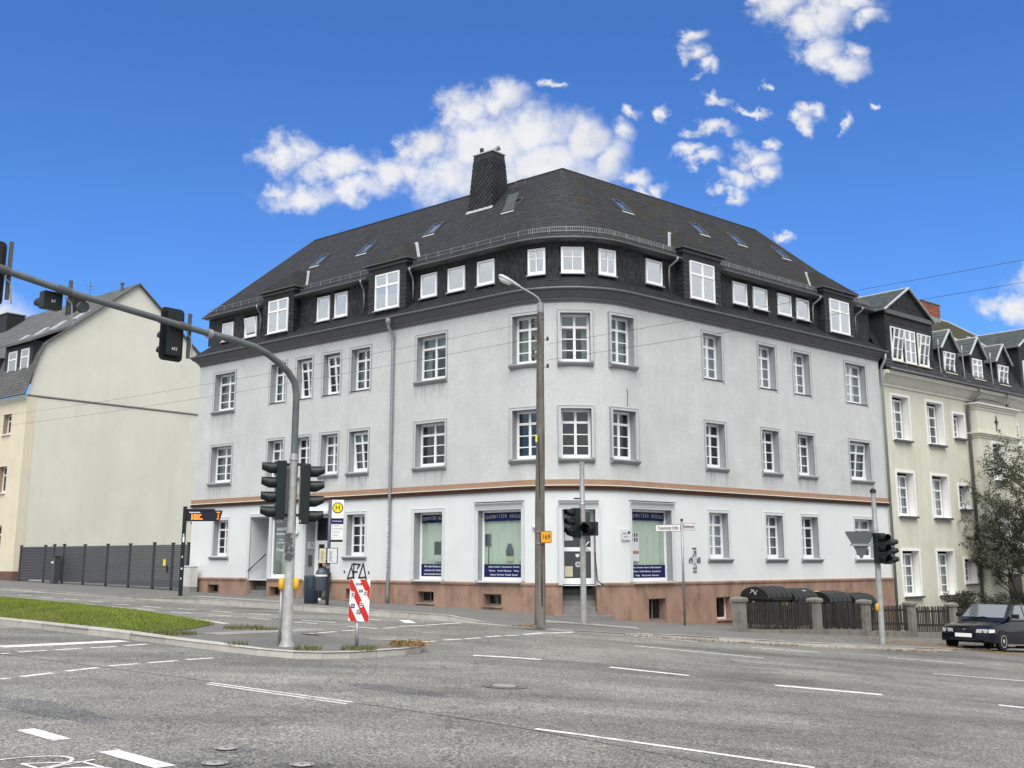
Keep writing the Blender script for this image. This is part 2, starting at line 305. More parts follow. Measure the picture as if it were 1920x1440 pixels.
# ---------------------------------------------------------------- mesh helpers
I4 = Matrix.Identity(4)
def RZ(a): return Matrix.Rotation(a, 4, 'Z')
def T(x, y=0, z=0): return Matrix.Translation((x, y, z))
class MB:
    """collects simple solids into one mesh"""
    def __init__(s): s.v = []; s.f = []
    def add(s, vs, fs, M=None):
        k = len(s.v); s.v += [tuple(M @ Vector(p)) if M else tuple(p) for p in vs]; s.f += [tuple(i + k for i in q) for q in fs]; return s
    def box(s, x0, x1, y0, y1, z0, z1, M=None):
        return s.add([(x0, y0, z0), (x1, y0, z0), (x1, y1, z0), (x0, y1, z0), (x0, y0, z1), (x1, y0, z1), (x1, y1, z1), (x0, y1, z1)],
                     [(0, 3, 2, 1), (4, 5, 6, 7), (0, 1, 5, 4), (1, 2, 6, 5), (2, 3, 7, 6), (3, 0, 4, 7)], M)
    def prism(s, poly, z0, z1, M=None):          # polygon in xy, extruded along z
        n = len(poly)
        return s.add([(x, y, z0) for x, y in poly] + [(x, y, z1) for x, y in poly],
                     [tuple(range(n - 1, -1, -1)), tuple(range(n, 2 * n))] + [(i, (i + 1) % n, n + (i + 1) % n, n + i) for i in range(n)], M)
    def tube(s, pts, rad, n=8, cap=True, M=None):
        pts = [Vector(p) for p in pts]; R = rad if isinstance(rad, (list, tuple)) else [rad] * len(pts); vs = []; fs = []
        ref = None
        for i, p in enumerate(pts):
            d = (pts[min(i + 1, len(pts) - 1)] - pts[max(i - 1, 0)]).normalized()
            if ref is None:
                ref = Vector((0, 0, 1)) if abs(d.z) < .9 else Vector((1, 0, 0))
            a = d.cross(ref).normalized(); b = d.cross(a).normalized(); ref = -b if b.dot(ref) < 0 else b
            a = d.cross(ref).normalized()
            for k in range(n):
                t = 2 * pi * k / n; vs.append(p + (a * cos(t) + ref * sin(t)) * R[i])
        for i in range(len(pts) - 1):
            for k in range(n): fs.append((i * n + k, i * n + (k + 1) % n, (i + 1) * n + (k + 1) % n, (i + 1) * n + k))
        if cap: fs += [tuple(range(n - 1, -1, -1)), tuple(range((len(pts) - 1) * n, len(pts) * n))]
        return s.add(vs, fs, M)
    def lathe(s, prof, n=16, M=None):            # prof: (radius, z)
        vs = []; fs = []
        for r, z in prof:
            for k in range(n): t = 2 * pi * k / n; vs.append((r * cos(t), r * sin(t), z))
        m = len(prof)
        for i in range(m - 1):
            for k in range(n): fs.append((i * n + k, i * n + (k + 1) % n, (i + 1) * n + (k + 1) % n, (i + 1) * n + k))
        fs += [tuple(range(n - 1, -1, -1)), tuple(range((m - 1) * n, m * n))]
        return s.add(vs, fs, M)
    def loft(s, rings, M=None, cap=True, closed=True):
        n = len(rings[0]); vs = [p for r in rings for p in r]; fs = []
        for i in range(len(rings) - 1):
            for k in range(n if closed else n - 1): fs.append((i * n + k, i * n + (k + 1) % n, (i + 1) * n + (k + 1) % n, (i + 1) * n + k))
        if cap: fs += [tuple(range(n - 1, -1, -1)), tuple(range((len(rings) - 1) * n, len(rings) * n))]
        return s.add(vs, fs, M)
    def sheet(s, rows):                            # open surface through rows of points
        return s.loft(rows, cap=False, closed=False)
    def mesh(s, name, smooth=False):
        me = D.meshes.new(name); me.from_pydata(s.v, [], s.f); me.update()
        bm = bmesh.new(); bm.from_mesh(me); bmesh.ops.recalc_face_normals(bm, faces=bm.faces); bm.to_mesh(me); bm.free()
        if smooth:
            me.polygons.foreach_set('use_smooth', [True] * len(me.polygons))
            if smooth is not True: me.set_sharp_from_angle(angle=radians(smooth))
        return me
def link(name, me, m, parent=None, M=None, **props):
    o = D.objects.new(name, me); COL.objects.link(o)
    if me is not None and m and not me.materials: me.materials.append(MATS[m])
    if parent is not None: o.parent = parent
    if M is not None: o.matrix_local = M if parent is None else M
    for k, v in props.items(): o[k] = v
    return o
def obj(name, mb, m, parent=None, M=None, smooth=False, bevel=0, **props):
    o = link(name, mb.mesh(name, smooth), m, parent, M, **props)
    if bevel:
        b = o.modifiers.new('bevel', 'BEVEL'); b.width = bevel; b.segments = 2; b.limit_method = 'ANGLE'
    return o
def thing(name, label, cat, M=None, group=None):
    o = link(name, None, None, None, M, label=label, category=cat)
    o.empty_display_size = .3
    if group: o['group'] = group
    return o
def tag(o, label, cat, group=None):
    o['label'] = label; o['category'] = cat
    if group: o['group'] = group
    return o
def structure(o): o['kind'] = 'structure'; return o
def stuff(o): o['kind'] = 'stuff'; return o
_txt = {}
def text(body, size, m, parent, M, name='lettering', align='CENTER', ext=.002, sx=1):
    key = (body, size, align, ext, sx, m)
    if key not in _txt:
        cu = D.curves.new('t', 'FONT'); cu.body = body; cu.size = size; cu.align_x = align; cu.align_y = 'CENTER'; cu.extrude = ext; cu.resolution_u = 2
        t = D.objects.new('t', cu); COL.objects.link(t); dg = bpy.context.evaluated_depsgraph_get()
        me = D.meshes.new_from_object(t.evaluated_get(dg)); me.name = name; D.objects.remove(t); D.curves.remove(cu)
        me.transform(Matrix.Diagonal((sx, 1, 1, 1)) ); me.transform(Matrix.Rotation(pi / 2, 4, 'X')); me.materials.clear(); me.materials.append(MATS[m]); _txt[key] = me
    return link(name, _txt[key], m, parent, M)
def clip(poly, a, b, c):      # keep a*x+b*y<=c
    out = []
    for i in range(len(poly)):
        p, q = poly[i], poly[(i + 1) % len(poly)]; dp = a * p[0] + b * p[1] - c; dq = a * q[0] + b * q[1] - c
        if dp <= 0: out.append(p)
        if dp * dq < 0: t = dp / (dp - dq); out.append((p[0] + (q[0] - p[0]) * t, p[1] + (q[1] - p[1]) * t))
    return out
def V2(p): return Vector((p[0], p[1]))

# ---------------------------------------------------------------- lie of the land: the side street falls to the right
def g(X):
    X = max(-45, min(45, X)); return -.05 * X - .03 * (sqrt(X * X + 1) - 1)
ROAD = -.11
# ---------------------------------------------------------------- ground, road, markings
DL = Vector((-.76249, .64700)); DR = Vector((.75721, .65318)); NL = Vector((-.64700, -.76249)); NR = Vector((.65318, -.75721))
C0 = Vector((1.9864, 34.5430))
PHL, PHR = radians(-40.31), radians(40.78)
ARC_C, ARC_R = Vector((1.9703, 38.4911)), 3.0
TL = 2.5666
LEN_L, LEN_R = 21.11, 18.62
def FL(s, o, z=None): p = C0 + DL * s + NL * o; return (p.x, p.y) if z is None else (p.x, p.y, z)
def FR(s, o, z=None): p = C0 + DR * s + NR * o; return (p.x, p.y) if z is None else (p.x, p.y, z)
def FA(t, o, z=None): p = ARC_C + Vector((sin(t), -cos(t))) * (ARC_R + o); return (p.x, p.y) if z is None else (p.x, p.y, z)

def land(polygon, dz, step=.5):
    """flat polygon laid onto the land, cut into strips so that it follows the slope"""
    mb = MB(); x0 = min(p[0] for p in polygon); x1 = max(p[0] for p in polygon); n = max(1, int((x1 - x0) / step)); w = (x1 - x0) / n
    for i in range(n):
        q = clip(clip(polygon, 1, 0, x0 + (i + 1) * w), -1, 0, -(x0 + i * w))
        if len(q) >= 3: mb.add([(x, y, g(x) + (dz(x, y) if callable(dz) else dz)) for x, y in q], [tuple(range(len(q)))])
    return mb
xs = [-1500, -400, -100, -45] + [-44 + i for i in range(88)] + [45, 100, 400, 1500]
mb = MB(); ys = [-60, 60, 300, 1800]
mb.add([(x, y, g(x) + ROAD) for x in xs for y in ys], [(i * 4 + j, (i + 1) * 4 + j, (i + 1) * 4 + j + 1, i * 4 + j + 1) for i in range(len(xs) - 1) for j in range(3)])
road = structure(obj('road', mb, 'asphalt'))
def strip(a, b, w, dz=.004, inset=0):
    a, b = V2(a), V2(b); d = (b - a); n = max(1, int(d.length / .5)); u = d.normalized(); s = Vector((-u.y, u.x)) * w / 2; mb = MB(); rows = []
    for i in range(n + 1):
        p = a + d * i / n; rows.append([(q.x, q.y, g(q.x) + ROAD + dz) for q in (p - s, p + s)])
    return mb.sheet(rows)
MARKS = [((-9.28, 20.26), (-7.69, 22.16), .45), ((-8.66, 18.94), (-8.56, 19.06), .13), ((-8.52, 19.3), (-8.21, 19.71), .13), ((-8.12, 19.85), (-7.81, 20.28), .13), ((-7.7, 20.43), (-7.37, 20.83), .13), ((-7.29, 21.04), (-7.03, 21.51), .13), ((-6.96, 15.28), (-6.92, 15.42), .13), ((-6.83, 15.64), (-6.62, 16.19), .13), ((-6.54, 16.44), (-6.29, 17.05), .13), ((-6.23, 17.32), (-5.92, 17.74), .13), ((-5.82, 17.94), (-5.49, 18.39), .13), ((-5.41, 18.6), (-5.07, 18.98), .13), ((-4.15, 15.42), (-1.92, 13.7), .06), ((-4.14, 15.25), (-1.98, 13.55), .06), ((-4.79, 11.16), (-4.2, 10.61), .18), ((-3.58, 10.09), (-2.86, 9.42), .19), ((-.72, 20.69), (.54, 20.5), .2), ((1.74, 20.02), (3.09, 19.61), .2), ((4.47, 19.13), (6.25, 19.01), .22), ((8.15, 18.91), (8.75, 18.7), .2), ((.25, 12.12), (2.92, 11.01), .1), ((2.86, 26.05), (5.73, 25.49), .12), ((6.24, 29.07), (8.06, 29.29), .12), ((3.42, 29.62), (4.91, 29.6), .12), ((9.91, 29.53), (11.92, 29.65), .12), ((9.35, 24.98), (11.8, 24.99), .12), ((-1.94, 23.54), (-1.6, 23.96), .14), ((-1.5, 24.23), (-1.13, 24.69), .14), ((-1.05, 24.8), (-.71, 25.29), .14), ((-.6, 25.61), (-.25, 26.16), .14), ((-.18, 26.3), (.15, 26.73), .14), ((.28, 27.03), (.79, 28.12), .14), ((.83, 28.06), (1.6, 29.3), .14), ((-4.83, 24.92), (-4.51, 25.38), .14), ((-4.44, 25.58), (-4.13, 26.15), .14), ((-4.03, 26.43), (-3.76, 26.77), .14), ((-4.16, 28.22), (-3.33, 27.58), .14), ((-3.19, 27.79), (-2.91, 28.28), .14), ((-2.92, 28.67), (-2.35, 29.29), .14), ((-2.32, 29.3), (-1.95, 29.93), .14), ((-1.92, 30.0), (-1.4, 30.9), .14), ((-5.81, 29.57), (-5.08, 29.04), .12), ((-5.76, 30.43), (-4.69, 29.68), .12), ((-4.08, 31.6), (-3.69, 31.2), .12), ((-3.0, 31.6), (-2.68, 29.34), .35), ((-18.9, 41.12), (-18.1, 40.45), .12), ((-19.33, 43.33), (-18.53, 42.77), .12), ((-17.5, 39.89), (-16.67, 39.31), .12), ((-17.87, 41.95), (-17.07, 41.26), .12), ((-16.06, 38.64), (-15.34, 38.05), .12), ((-16.51, 40.84), (-15.73, 40.19), .12), ((-14.67, 37.47), (-13.83, 36.72), .12), ((-15.08, 39.51), (-14.31, 38.77), .12), ((-13.15, 35.93), (-12.34, 35.26), .12), ((-13.46, 37.5), (-12.74, 36.98), .12), ((-11.65, 34.56), (-10.87, 33.83), .12), ((-12.14, 36.43), (-11.31, 35.75), .12), ((-10.23, 33.31), (-9.46, 32.76), .12), ((-10.62, 35.29), (-9.88, 34.88), .12), ((-8.79, 32.19), (-8.01, 31.7), .12), ((-9.31, 34.41), (-8.5, 33.73), .12), ((-7.35, 31.0), (-6.6, 30.47), .12), ((-7.87, 33.22), (-7.08, 32.8), .12)]
for a, b, w in MARKS:
    u = V2(b) - V2(a)
    if w == .35: continue
    obj('lane_marking', strip(a, b, w), 'marking', road)
obj('lane_marking', strip((-3.06, 31.55), (-2.75, 30.2), .3), 'marking', road)
# bicycle symbol, half out of the picture: two wheels and a frame
mb = MB(); bc = V2((-3.72, 9.26)); bu = Vector((.76, -.65)); bv = Vector((.65, .76))
def ground_line(mb, pts, w, dz=.005):
    for a, b in zip(pts, pts[1:]):
        k = strip(a, b, w, dz); mb.add(k.v, k.f)
for c in (-.35, .33):
    cc = bc + bu * c + bv * (-.1); ground_line(mb, [tuple(cc + (bu * cos(t) * .28 + bv * sin(t) * .42)) for t in [2 * pi * i / 22 for i in range(23)]], .035)
P = lambda a, b: tuple(bc + bu * a + bv * b)
ground_line(mb, [P(-.35, -.1), P(-.1, .3), P(.25, .3), P(.33, -.1)], .035); ground_line(mb, [P(-.35, -.1), P(0, -.1), P(.25, .3)], .035, .006); ground_line(mb, [P(0, -.1), P(-.12, .42)], .035, .007)
obj('bicycle_symbol', mb, 'marking', road)
for i, (x, y, r, lab) in enumerate([(-2.59, 10.31, .105, 'small round cover farthest from the camera of the three near bicycle symbol'), (-2.5, 9.59, .11, 'small round cover half cut by the lower edge, beside the bicycle symbol'), (-1.77, 9.62, .105, 'small round cover at lower edge, rightmost of the three small ones'), (-.11, 15.92, .24, 'large pale round manhole cover alone in the middle of the road')]):
    z = g(x) + ROAD; e = thing('manhole_cover', lab, 'manhole cover', T(x, y, z + .003) @ Matrix.Rotation(math.atan(.05 + .03 * x / sqrt(x * x + 1)), 4, 'Y'), 'iron covers in the roadway')
    mb = MB(); n = 28
    def ring(r0, r1, z0):
        k = [(r0 * cos(2 * pi * j / n), r0 * sin(2 * pi * j / n), z0) for j in range(n)] + [(r1 * cos(2 * pi * j / n), r1 * sin(2 * pi * j / n), z0) for j in range(n)]
        return MB().add(k, [(j, (j + 1) % n, n + (j + 1) % n, n + j) for j in range(n)])
    obj('rim', ring(r, r * .84, .012 + (0 if i < 3 else -.004)), 'manhole' if i < 3 else 'seam', e)
    obj('groove', ring(r * .84, r * .74, .006), 'rubber_black', e)
    obj('lid', MB().lathe([(r * .74, .002), (r * .74, .011), (r * .7, .013)], n), 'manhole' if i < 3 else 'slab', e, smooth=30)
    if i < 3: obj('lifting_slot', MB().box(-r * .16, r * .16, -r * .12, r * .12, .0132, .0145), 'rubber_black', e)
    if i == 3:
        k = ring(r * 1.35, r, .004); obj('patch', k, 'pavement_asphalt', e)
# dark repair patches on the right carriageway
random.seed(3)
for (x, y, w, h) in [(4.5, 22.9, .75, .22), (5.35, 23.2, .55, .3), (5.9, 23.6, .7, .12), (4.9, 22.2, .5, .12)]:
    poly = [(x + w * cos(t) * random.uniform(.6, 1), y + h * sin(t) * random.uniform(.6, 1)) for t in [2 * pi * k / 14 for k in range(14)]]
    obj('asphalt_patch', land(poly, ROAD + .004, 1), 'rubber_black' if False else 'seam', road)

for a, b, w in [((-9.6, 19.6), (-4.15, 15.55), .03), ((-30, 34.5), (-9.9, 19.8), .03), ((-2.0, 13.75), (6.5, 7.2), .025), ((-9.5, 13.2), (-1.0, 6.0), .03), ((.5, 20.35), (14, 18.2), .025), ((-6.4, 29.8), (.3, 24.2), .03)]:
    obj('road_seam', strip(a, b, w, .003), 'tar', road)
rnd = random.Random(33)
def blot(x, y, w, h, m_, dz, ang=0):
    poly = []
    for k in range(22):
        t = 2 * pi * k / 22; r_ = rnd.uniform(.72, 1.0); px_, py_ = w * cos(t) * r_, h * sin(t) * r_; poly.append((x + px_ * cos(ang) - py_ * sin(ang), y + px_ * sin(ang) + py_ * cos(ang)))
    obj('asphalt_patch', land(poly, ROAD + dz, .6), m_, road)
for x, y, w, h in [(-2.55, 10.3, .3, .2), (-2.5, 9.6, .34, .2), (-1.77, 9.65, .3, .2)]: blot(x, y, w, h, 'asphalt_dark', .002)
blot(-5.2, 12.6, 1.5, .35, 'asphalt_dark', .002, -.72); blot(-1.6, 15.2, 1.2, .3, 'asphalt_dark', .002, -.7)
# ---------------------------------------------------------------- pavement with kerb stones
def kerb_run(path, parent, top=0.0, w=.15, lens=1.0, tops=None, rnd=random.Random(5)):
    """one stone after another along a path; path is the road edge, stones lie to its left"""
    pts = [V2(p) for p in path]; seg = []
    for i, (a, b) in enumerate(zip(pts, pts[1:])):
        n = max(1, round((b - a).length / lens)); t0 = tops[i] if tops else top; t1 = tops[i + 1] if tops else top
        for k in range(n): seg.append((a.lerp(b, k / n), a.lerp(b, (k + 1) / n), t0 + (t1 - t0) * k / n, t0 + (t1 - t0) * (k + 1) / n))
    for a, b, t0, t1 in seg:
        u = (b - a).normalized(); s = Vector((-u.y, u.x)); e = u * .006; a2, b2 = a + e, b - e
        j = rnd.uniform(-.008, .008); vs = []
        for p, t in ((a2, t0), (b2, t1)):
            for q, z in ((p + s * (j), ROAD - .06), (p + s * (.012 + j), t - .022), (p + s * (.03 + j), t + .004), (p + s * w, t + .004), (p + s * w, ROAD - .06)):
                vs.append((q.x, q.y, g(q.x) + z))
        obj('kerb_stone', MB().add(vs, [(0, 1, 6, 5), (1, 2, 7, 6), (2, 3, 8, 7), (3, 4, 9, 8), (0, 4, 3, 2, 1), (5, 6, 7, 8, 9)]), 'kerb', parent)
KERB = [(-44, 66.5), (-30, 54.6), (-24.4, 49.9), (-18.5, 45.3), (-15.1, 42.45), (-13.6, 41.2), (-11.1, 39.15), (-8.4, 36.9), (-5.8, 34.75), (-4.2, 33.4), (-3.0, 32.4), (-1.8, 31.45), (-.9, 30.7), (0, 30.15), (.7, 29.8), (1.65, 29.6), (3.0, 29.75), (4.6, 30.1), (6.7, 30.85), (8.15, 31.5), (11.1, 33.2), (12.2, 33.85), (13.6, 34.8), (14.7, 35.9), (14.9, 36.8)]
KTOP = [-.02, -.02, -.02, -.03, -.06, -.03, .06, .06, .06, .06, .06, .05, -.05, -.075, -.075, -.075, -.06, 0, 0, 0, 0, 0, 0, -.02, -.02]
pave_poly = [tuple(p) for p in KERB] + [(15.4, 38.4), (22, 44.5), (32, 53), (34, 62), (2, 62), (-30, 78), (-50, 78)]
def ktop(x, y):
    for (a, b, t0, t1) in zip(KERB, KERB[1:], KTOP, KTOP[1:]):
        if a[0] <= x <= b[0]: return t0 + (t1 - t0) * (x - a[0]) / max(.01, b[0] - a[0])
    return 0
def pdz(x, y):
    # near the kerb the pavement meets the stones, farther in it lies level
    best = 1e9; kt = 0
    for (a, b, t0, t1) in zip(KERB, KERB[1:], KTOP, KTOP[1:]):
        a, b = V2(a), V2(b); d = b - a; t = max(0, min(1, (V2((x, y)) - a).dot(d) / d.length_squared)); q = (a + d * t - V2((x, y))).length
        if q < best: best, kt = q, t0 + (t1 - t0) * t
    k = min(1, best / 1.6); return kt * (1 - k)
# pavement as a fine grid near the kerb
mb = MB(); gx0, gx1, st = -50, 34, .6; nx = int((gx1 - gx0) / st)
def ccw_clip_cells():
    for i in range(nx):
        xa, xb = gx0 + i * st, gx0 + (i + 1) * st
        col = clip(clip(pave_poly, 1, 0, xb), -1, 0, -xa)
        if len(col) < 3: continue
        y0 = min(p[1] for p in col); prev = col
        cuts = [y0 + .5, y0 + 1, y0 + 1.8, y0 + 3, y0 + 200]
        lo = col
        for cy in cuts:
            cell = clip(lo, 0, 1, cy); lo = clip(lo, 0, -1, -cy)
            if len(cell) >= 3: mb.add([(x, y, g(x) + pdz(x, y)) for x, y in cell], [tuple(range(len(cell)))])
            if len(lo) < 3: break
ccw_clip_cells()
pavement = structure(obj('pavement', mb, 'pavement_asphalt'))
kerb_run(KERB, pavement, tops=KTOP)
# pale slabs let into the corner pavement
def slab_quad(name, pts, dz, m, parent, lift):
    q = land(pts, lambda x, y: dz(x, y) + lift, 2) if callable(dz) else land(pts, dz + lift, 2); return obj(name, q, m, parent)
for (a, b, w) in [((.9, 31.2), (3.6, 31.35), .9)]:
    u = (V2(b) - V2(a)); n = 6
    for i in range(n):
        for k in range(2):
            p = V2(a) + u * i / n + Vector((0, k * .46)); q = p + u / n * .98
            slab_quad('paving_slab', [(p.x, p.y), (q.x, q.y), (q.x, q.y + .45), (p.x, p.y + .45)], pdz, 'slab', pavement, .008)
for i in range(14):
    p = V2((-12.6, 42.7)) + Vector((.762, -.647)) * i * .41
    slab_quad('paving_slab', [tuple(p), tuple(p + Vector((.762, -.647)) * .4), tuple(p + Vector((.762, -.647)) * .4 + Vector((.65, .76)) * .8), tuple(p + Vector((.65, .76)) * .8)], 0.0, 'slab', pavement, .006)
# mosaic paving beside the side street: small stones, too many to count
mb = MB(); rnd = random.Random(11); n = 0
for i in range(0, 98):
    for j in range(0, 20):
        s, o = 4.2 + i * .125, 3.55 + j * .125 + (.06 if i % 2 else 0)
        o += rnd.uniform(-.01, .01); p = V2(FR(s, o))
        d = min(((V2(a) - p).length for a in [V2(k).lerp(V2(l), t / 4) for k, l in zip(KERB[16:23], KERB[17:24]) for t in range(5)]))
        if d < .25 or rnd.random() < .03: continue
        side = (V2(KERB[22]) - V2(KERB[16])); 
        # stay on the pavement side of the kerb
        ok = True
        for k, l in zip(KERB[16:22], KERB[17:23]):
            k, l = V2(k), V2(l)
            if k.x <= p.x <= l.x and p.y < k.y + (l.y - k.y) * (p.x - k.x) / (l.x - k.x) + .2: ok = False
        if not ok: continue
        h = rnd.uniform(.006, .02); a = .052; ang = rnd.uniform(-.2, .2) + .7
        vs = []
        for sc, z in ((1, -.01), (.82, h)):
            for cx_, cy_ in ((-a, -a), (a, -a), (a, a), (-a, a)):
                x = p.x + (cx_ * cos(ang) - cy_ * sin(ang)) * sc; y = p.y + (cx_ * sin(ang) + cy_ * cos(ang)) * sc; vs.append((x, y, g(x) + pdz(x, y) + z))
        mb.add(vs, [(4, 5, 6, 7), (0, 1, 5, 4), (1, 2, 6, 5), (2, 3, 7, 6), (3, 0, 4, 7)])
stuff(obj('mosaic_paving', mb, 'cobble', pavement))
# parking strip under the car
pk_ = lambda o, s: tuple(Vector((14.0, 35.1)) + NR * o + DR * s)
mb = MB(); rows = []
for i in range(21):
    rows.append([(*pk_(o, i), g(pk_(o, i)[0]) + z) for o, z in ((-.6, -.06), (0, -.03), (4.2, -.03), (5.6, ROAD + .003))])
rows.insert(0, [(*pk_(o, -.8), g(pk_(o, -.8)[0]) + ROAD + .003) for o in (-.6, 0, 4.2, 5.6)])
structure(obj('parking_strip', mb.sheet(rows), 'pavement_asphalt'))

# ---------------------------------------------------------------- traffic island
ISL = [(-30.5, 41.2), (-20, 32.4), (-14.2, 27.8), (-12.05, 26.15), (-10.5, 24.9), (-9.0, 23.65), (-7.7, 22.5), (-6.7, 21.6), (-5.6, 20.6), (-4.5, 19.65), (-3.75, 19.2), (-3.25, 19.2), (-2.8, 19.42), (-2.4, 19.85), (-1.95, 20.4), (-1.72, 21.0), (-1.7, 21.7), (-1.85, 22.35), (-2.2, 22.75), (-2.8, 22.72), (-3.5, 22.75), (-4.6, 23.6), (-5.5, 24.6), (-6.76, 26.6), (-7.85, 28.1), (-10.5, 31.3), (-14.6, 35.2), (-19.8, 39.6), (-30.5, 48.6)]
island = structure(obj('traffic_island', land(ISL, .0, .4), 'pavement_asphalt'))
def ikt(i): return .035 if 3 <= i <= 8 else .0
kerb_run(ISL, island, tops=[.04 if i < 7 else .02 if i < 9 else .0 if i < 20 else -.05 if i < 23 else .0 for i in range(len(ISL))], w=.2, lens=1.15)
G_POLY = [(-30.5, 41.6), (-14.1, 28.2), (-10.4, 25.3), (-9.0, 24.05), (-7.75, 23.0), (-7.25, 23.1), (-7.0, 24.4), (-6.95, 26.0), (-8.0, 27.6), (-10.5, 30.9), (-14.5, 34.8), (-30.5, 48.0)]
def mound(x, y):
    d = 1e9
    for a, b in zip(G_POLY, G_POLY[1:]):
        a, b = V2(a), V2(b); q = b - a; t = max(0, min(1, (V2((x, y)) - a).dot(q) / q.length_squared)); d = min(d, (a + q * t - V2((x, y))).length)
    return .012 + .16 * min(1, d / 1.6) ** .8
mb = MB()
for i in range(60):
    xa = -30.5 + i * .4
    col = clip(clip(G_POLY, 1, 0, xa + .4), -1, 0, -xa)
    if len(col) < 3: continue
    y = min(p[1] for p in col)
    while len(col) >= 3:
        y += .4; cell = clip(col, 0, 1, y); col = clip(col, 0, -1, -y)
        if len(cell) >= 3: mb.add([(px, py, g(px) + mound(px, py)) for px, py in cell], [tuple(range(len(cell)))])
obj('earth_bed', mb, 'soil', island)
def inside(poly, x, y):
    r = False
    for (a, b), (c, d) in zip(poly, poly[1:] + poly[:1]):
        if (b > y) != (d > y) and x < (c - a) * (y - b) / (d - b) + a: r = not r
    return r
def blades(name, m, poly, n, h, w, seed, zf, lean=.5):
    rnd = random.Random(seed); mb = MB(); x0, x1 = min(p[0] for p in poly), max(p[0] for p in poly); y0, y1 = min(p[1] for p in poly), max(p[1] for p in poly); c = 0
    while c < n:
        x, y = rnd.uniform(x0, x1), rnd.uniform(y0, y1)
        if not inside(poly, x, y): continue
        c += 1; hh = h * rnd.uniform(.45, 1.25); a = rnd.uniform(0, 6.28); dx, dy = cos(a), sin(a); l = hh * lean * rnd.random(); z = g(x) + zf(x, y)
        ww = w * rnd.uniform(.6, 1.2); b = rnd.uniform(0, 6.28)
        mb.add([(x - dx * ww, y - dy * ww, z - .01), (x + dx * ww, y + dy * ww, z - .01), (x + cos(b) * l, y + sin(b) * l, z + hh)], [(0, 1, 2)])
    return mb
gp = [p for p in G_POLY if p[0] > -20] ; gp = [(-16, 29.8)] + gp[1:] if False else clip(G_POLY, -1, 0, 16.5)
stuff(tag(obj('grass', blades('grass', 'grass', gp, 52000, .06, .009, 2, mound), 'grass'), 'bright green lawn growing on the traffic island', 'grass'))
weeds = MB(); rnd = random.Random(9)
for (cx_, cy_, r, n) in [(-6.0, 24.9, .45, 260), (-5.4, 24.6, .25, 120), (-3.6, 19.75, .25, 120), (-2.75, 20.0, .35, 240), (-1.95, 21.2, .3, 320), (-2.1, 21.4, .25, 160), (-5.0, 20.35, .2, 80), (-6.9, 22.7, .5, 300)]:
    for i in range(n):
        a, q = rnd.uniform(0, 6.28), r * sqrt(rnd.random()); x, y = cx_ + q * cos(a), cy_ + q * sin(a); hh = rnd.uniform(.03, .11); b = rnd.uniform(0, 6.28); z = g(x)
        weeds.add([(x - .008, y, z), (x + .008, y, z), (x + cos(b) * hh * .6, y + sin(b) * hh * .6, z + hh)], [(0, 1, 2)])
stuff(tag(obj('weeds', weeds, 'weed'), 'tufts of weed along the island kerb', 'weeds'))
# pale slabs across the island
for i in range(9):
    p = V2((-6.5, 23.15)) + Vector((.32, .19)) * i * 0 + Vector((.2, .24)) * i
    q = Vector((.2, .24)) * .97; w = Vector((.55, -.42))
    slab_quad('paving_slab', [tuple(p), tuple(p + w), tuple(p + w + q), tuple(p + q)], .0, 'slab', island, .006)
# fallen leaves in the gutters
lv = MB(); rnd = random.Random(21)
def leaf(x, y, z, s):
    a = rnd.uniform(0, 6.28); t = rnd.uniform(-.5, .5); dx, dy = cos(a) * s, sin(a) * s
    lv.add([(x - dx, y - dy, z + abs(t) * s), (x + dy * .6, y - dx * .6, z), (x + dx, y + dy, z + abs(t) * s * .8), (x - dy * .6, y + dx * .6, z + .004)], [(0, 1, 2, 3)])
for i in range(900):
    k = rnd.randrange(16, 23); a, b = V2(KERB[k]), V2(KERB[k + 1]); p = a.lerp(b, rnd.random()); u = (b - a).normalized(); off = abs(rnd.gauss(0, .13)); p = p + Vector((u.y, -u.x)) * off
    leaf(p.x, p.y, g(p.x) + ROAD + .012 + rnd.random() * .03, rnd.uniform(.018, .042))
for i in range(900):
    p = V2((13.7 + rnd.gauss(0, 1.3), 36.0 + rnd.gauss(0, 1.0))); leaf(p.x, p.y, g(p.x) + .012, rnd.uniform(.02, .045))
for i in range(500):
    t = rnd.random(); p = V2((14.9, 35.2)).lerp(V2((17.5, 33.6)), t) + Vector((rnd.gauss(0, .4), rnd.gauss(0, .35))); leaf(p.x, p.y, g(p.x) + .004 + (ROAD + .02 if p.y < 33.5 else 0), rnd.uniform(.02, .045))
for i in range(420):
    p = V2((-1.95 + rnd.gauss(0, .22), 21.1 + rnd.gauss(0, .4))); leaf(p.x, p.y, g(p.x) + .02 + rnd.random() * .05, rnd.uniform(.02, .045))
for i in range(160):
    p = V2(FR(3.2 + rnd.random() * 4, .25 + abs(rnd.gauss(0, .3)))); leaf(p.x, p.y, g(p.x) + .012, rnd.uniform(.02, .04))
for i in range(120):
    p = V2((.5 + rnd.gauss(0, .2), 29.35 + rnd.gauss(0, .14))); leaf(p.x, p.y, g(p.x) + .0 + rnd.random() * .08 - .05, rnd.uniform(.02, .05))
for i in range(140):
    p = V2((rnd.uniform(-9, 9), rnd.uniform(20, 36))); leaf(p.x, p.y, g(p.x) + .01, rnd.uniform(.015, .03))
stuff(tag(obj('fallen_leaves', lv, 'dry_leaf'), 'brown fallen leaves lying in the gutters and on the pavement', 'leaves'))
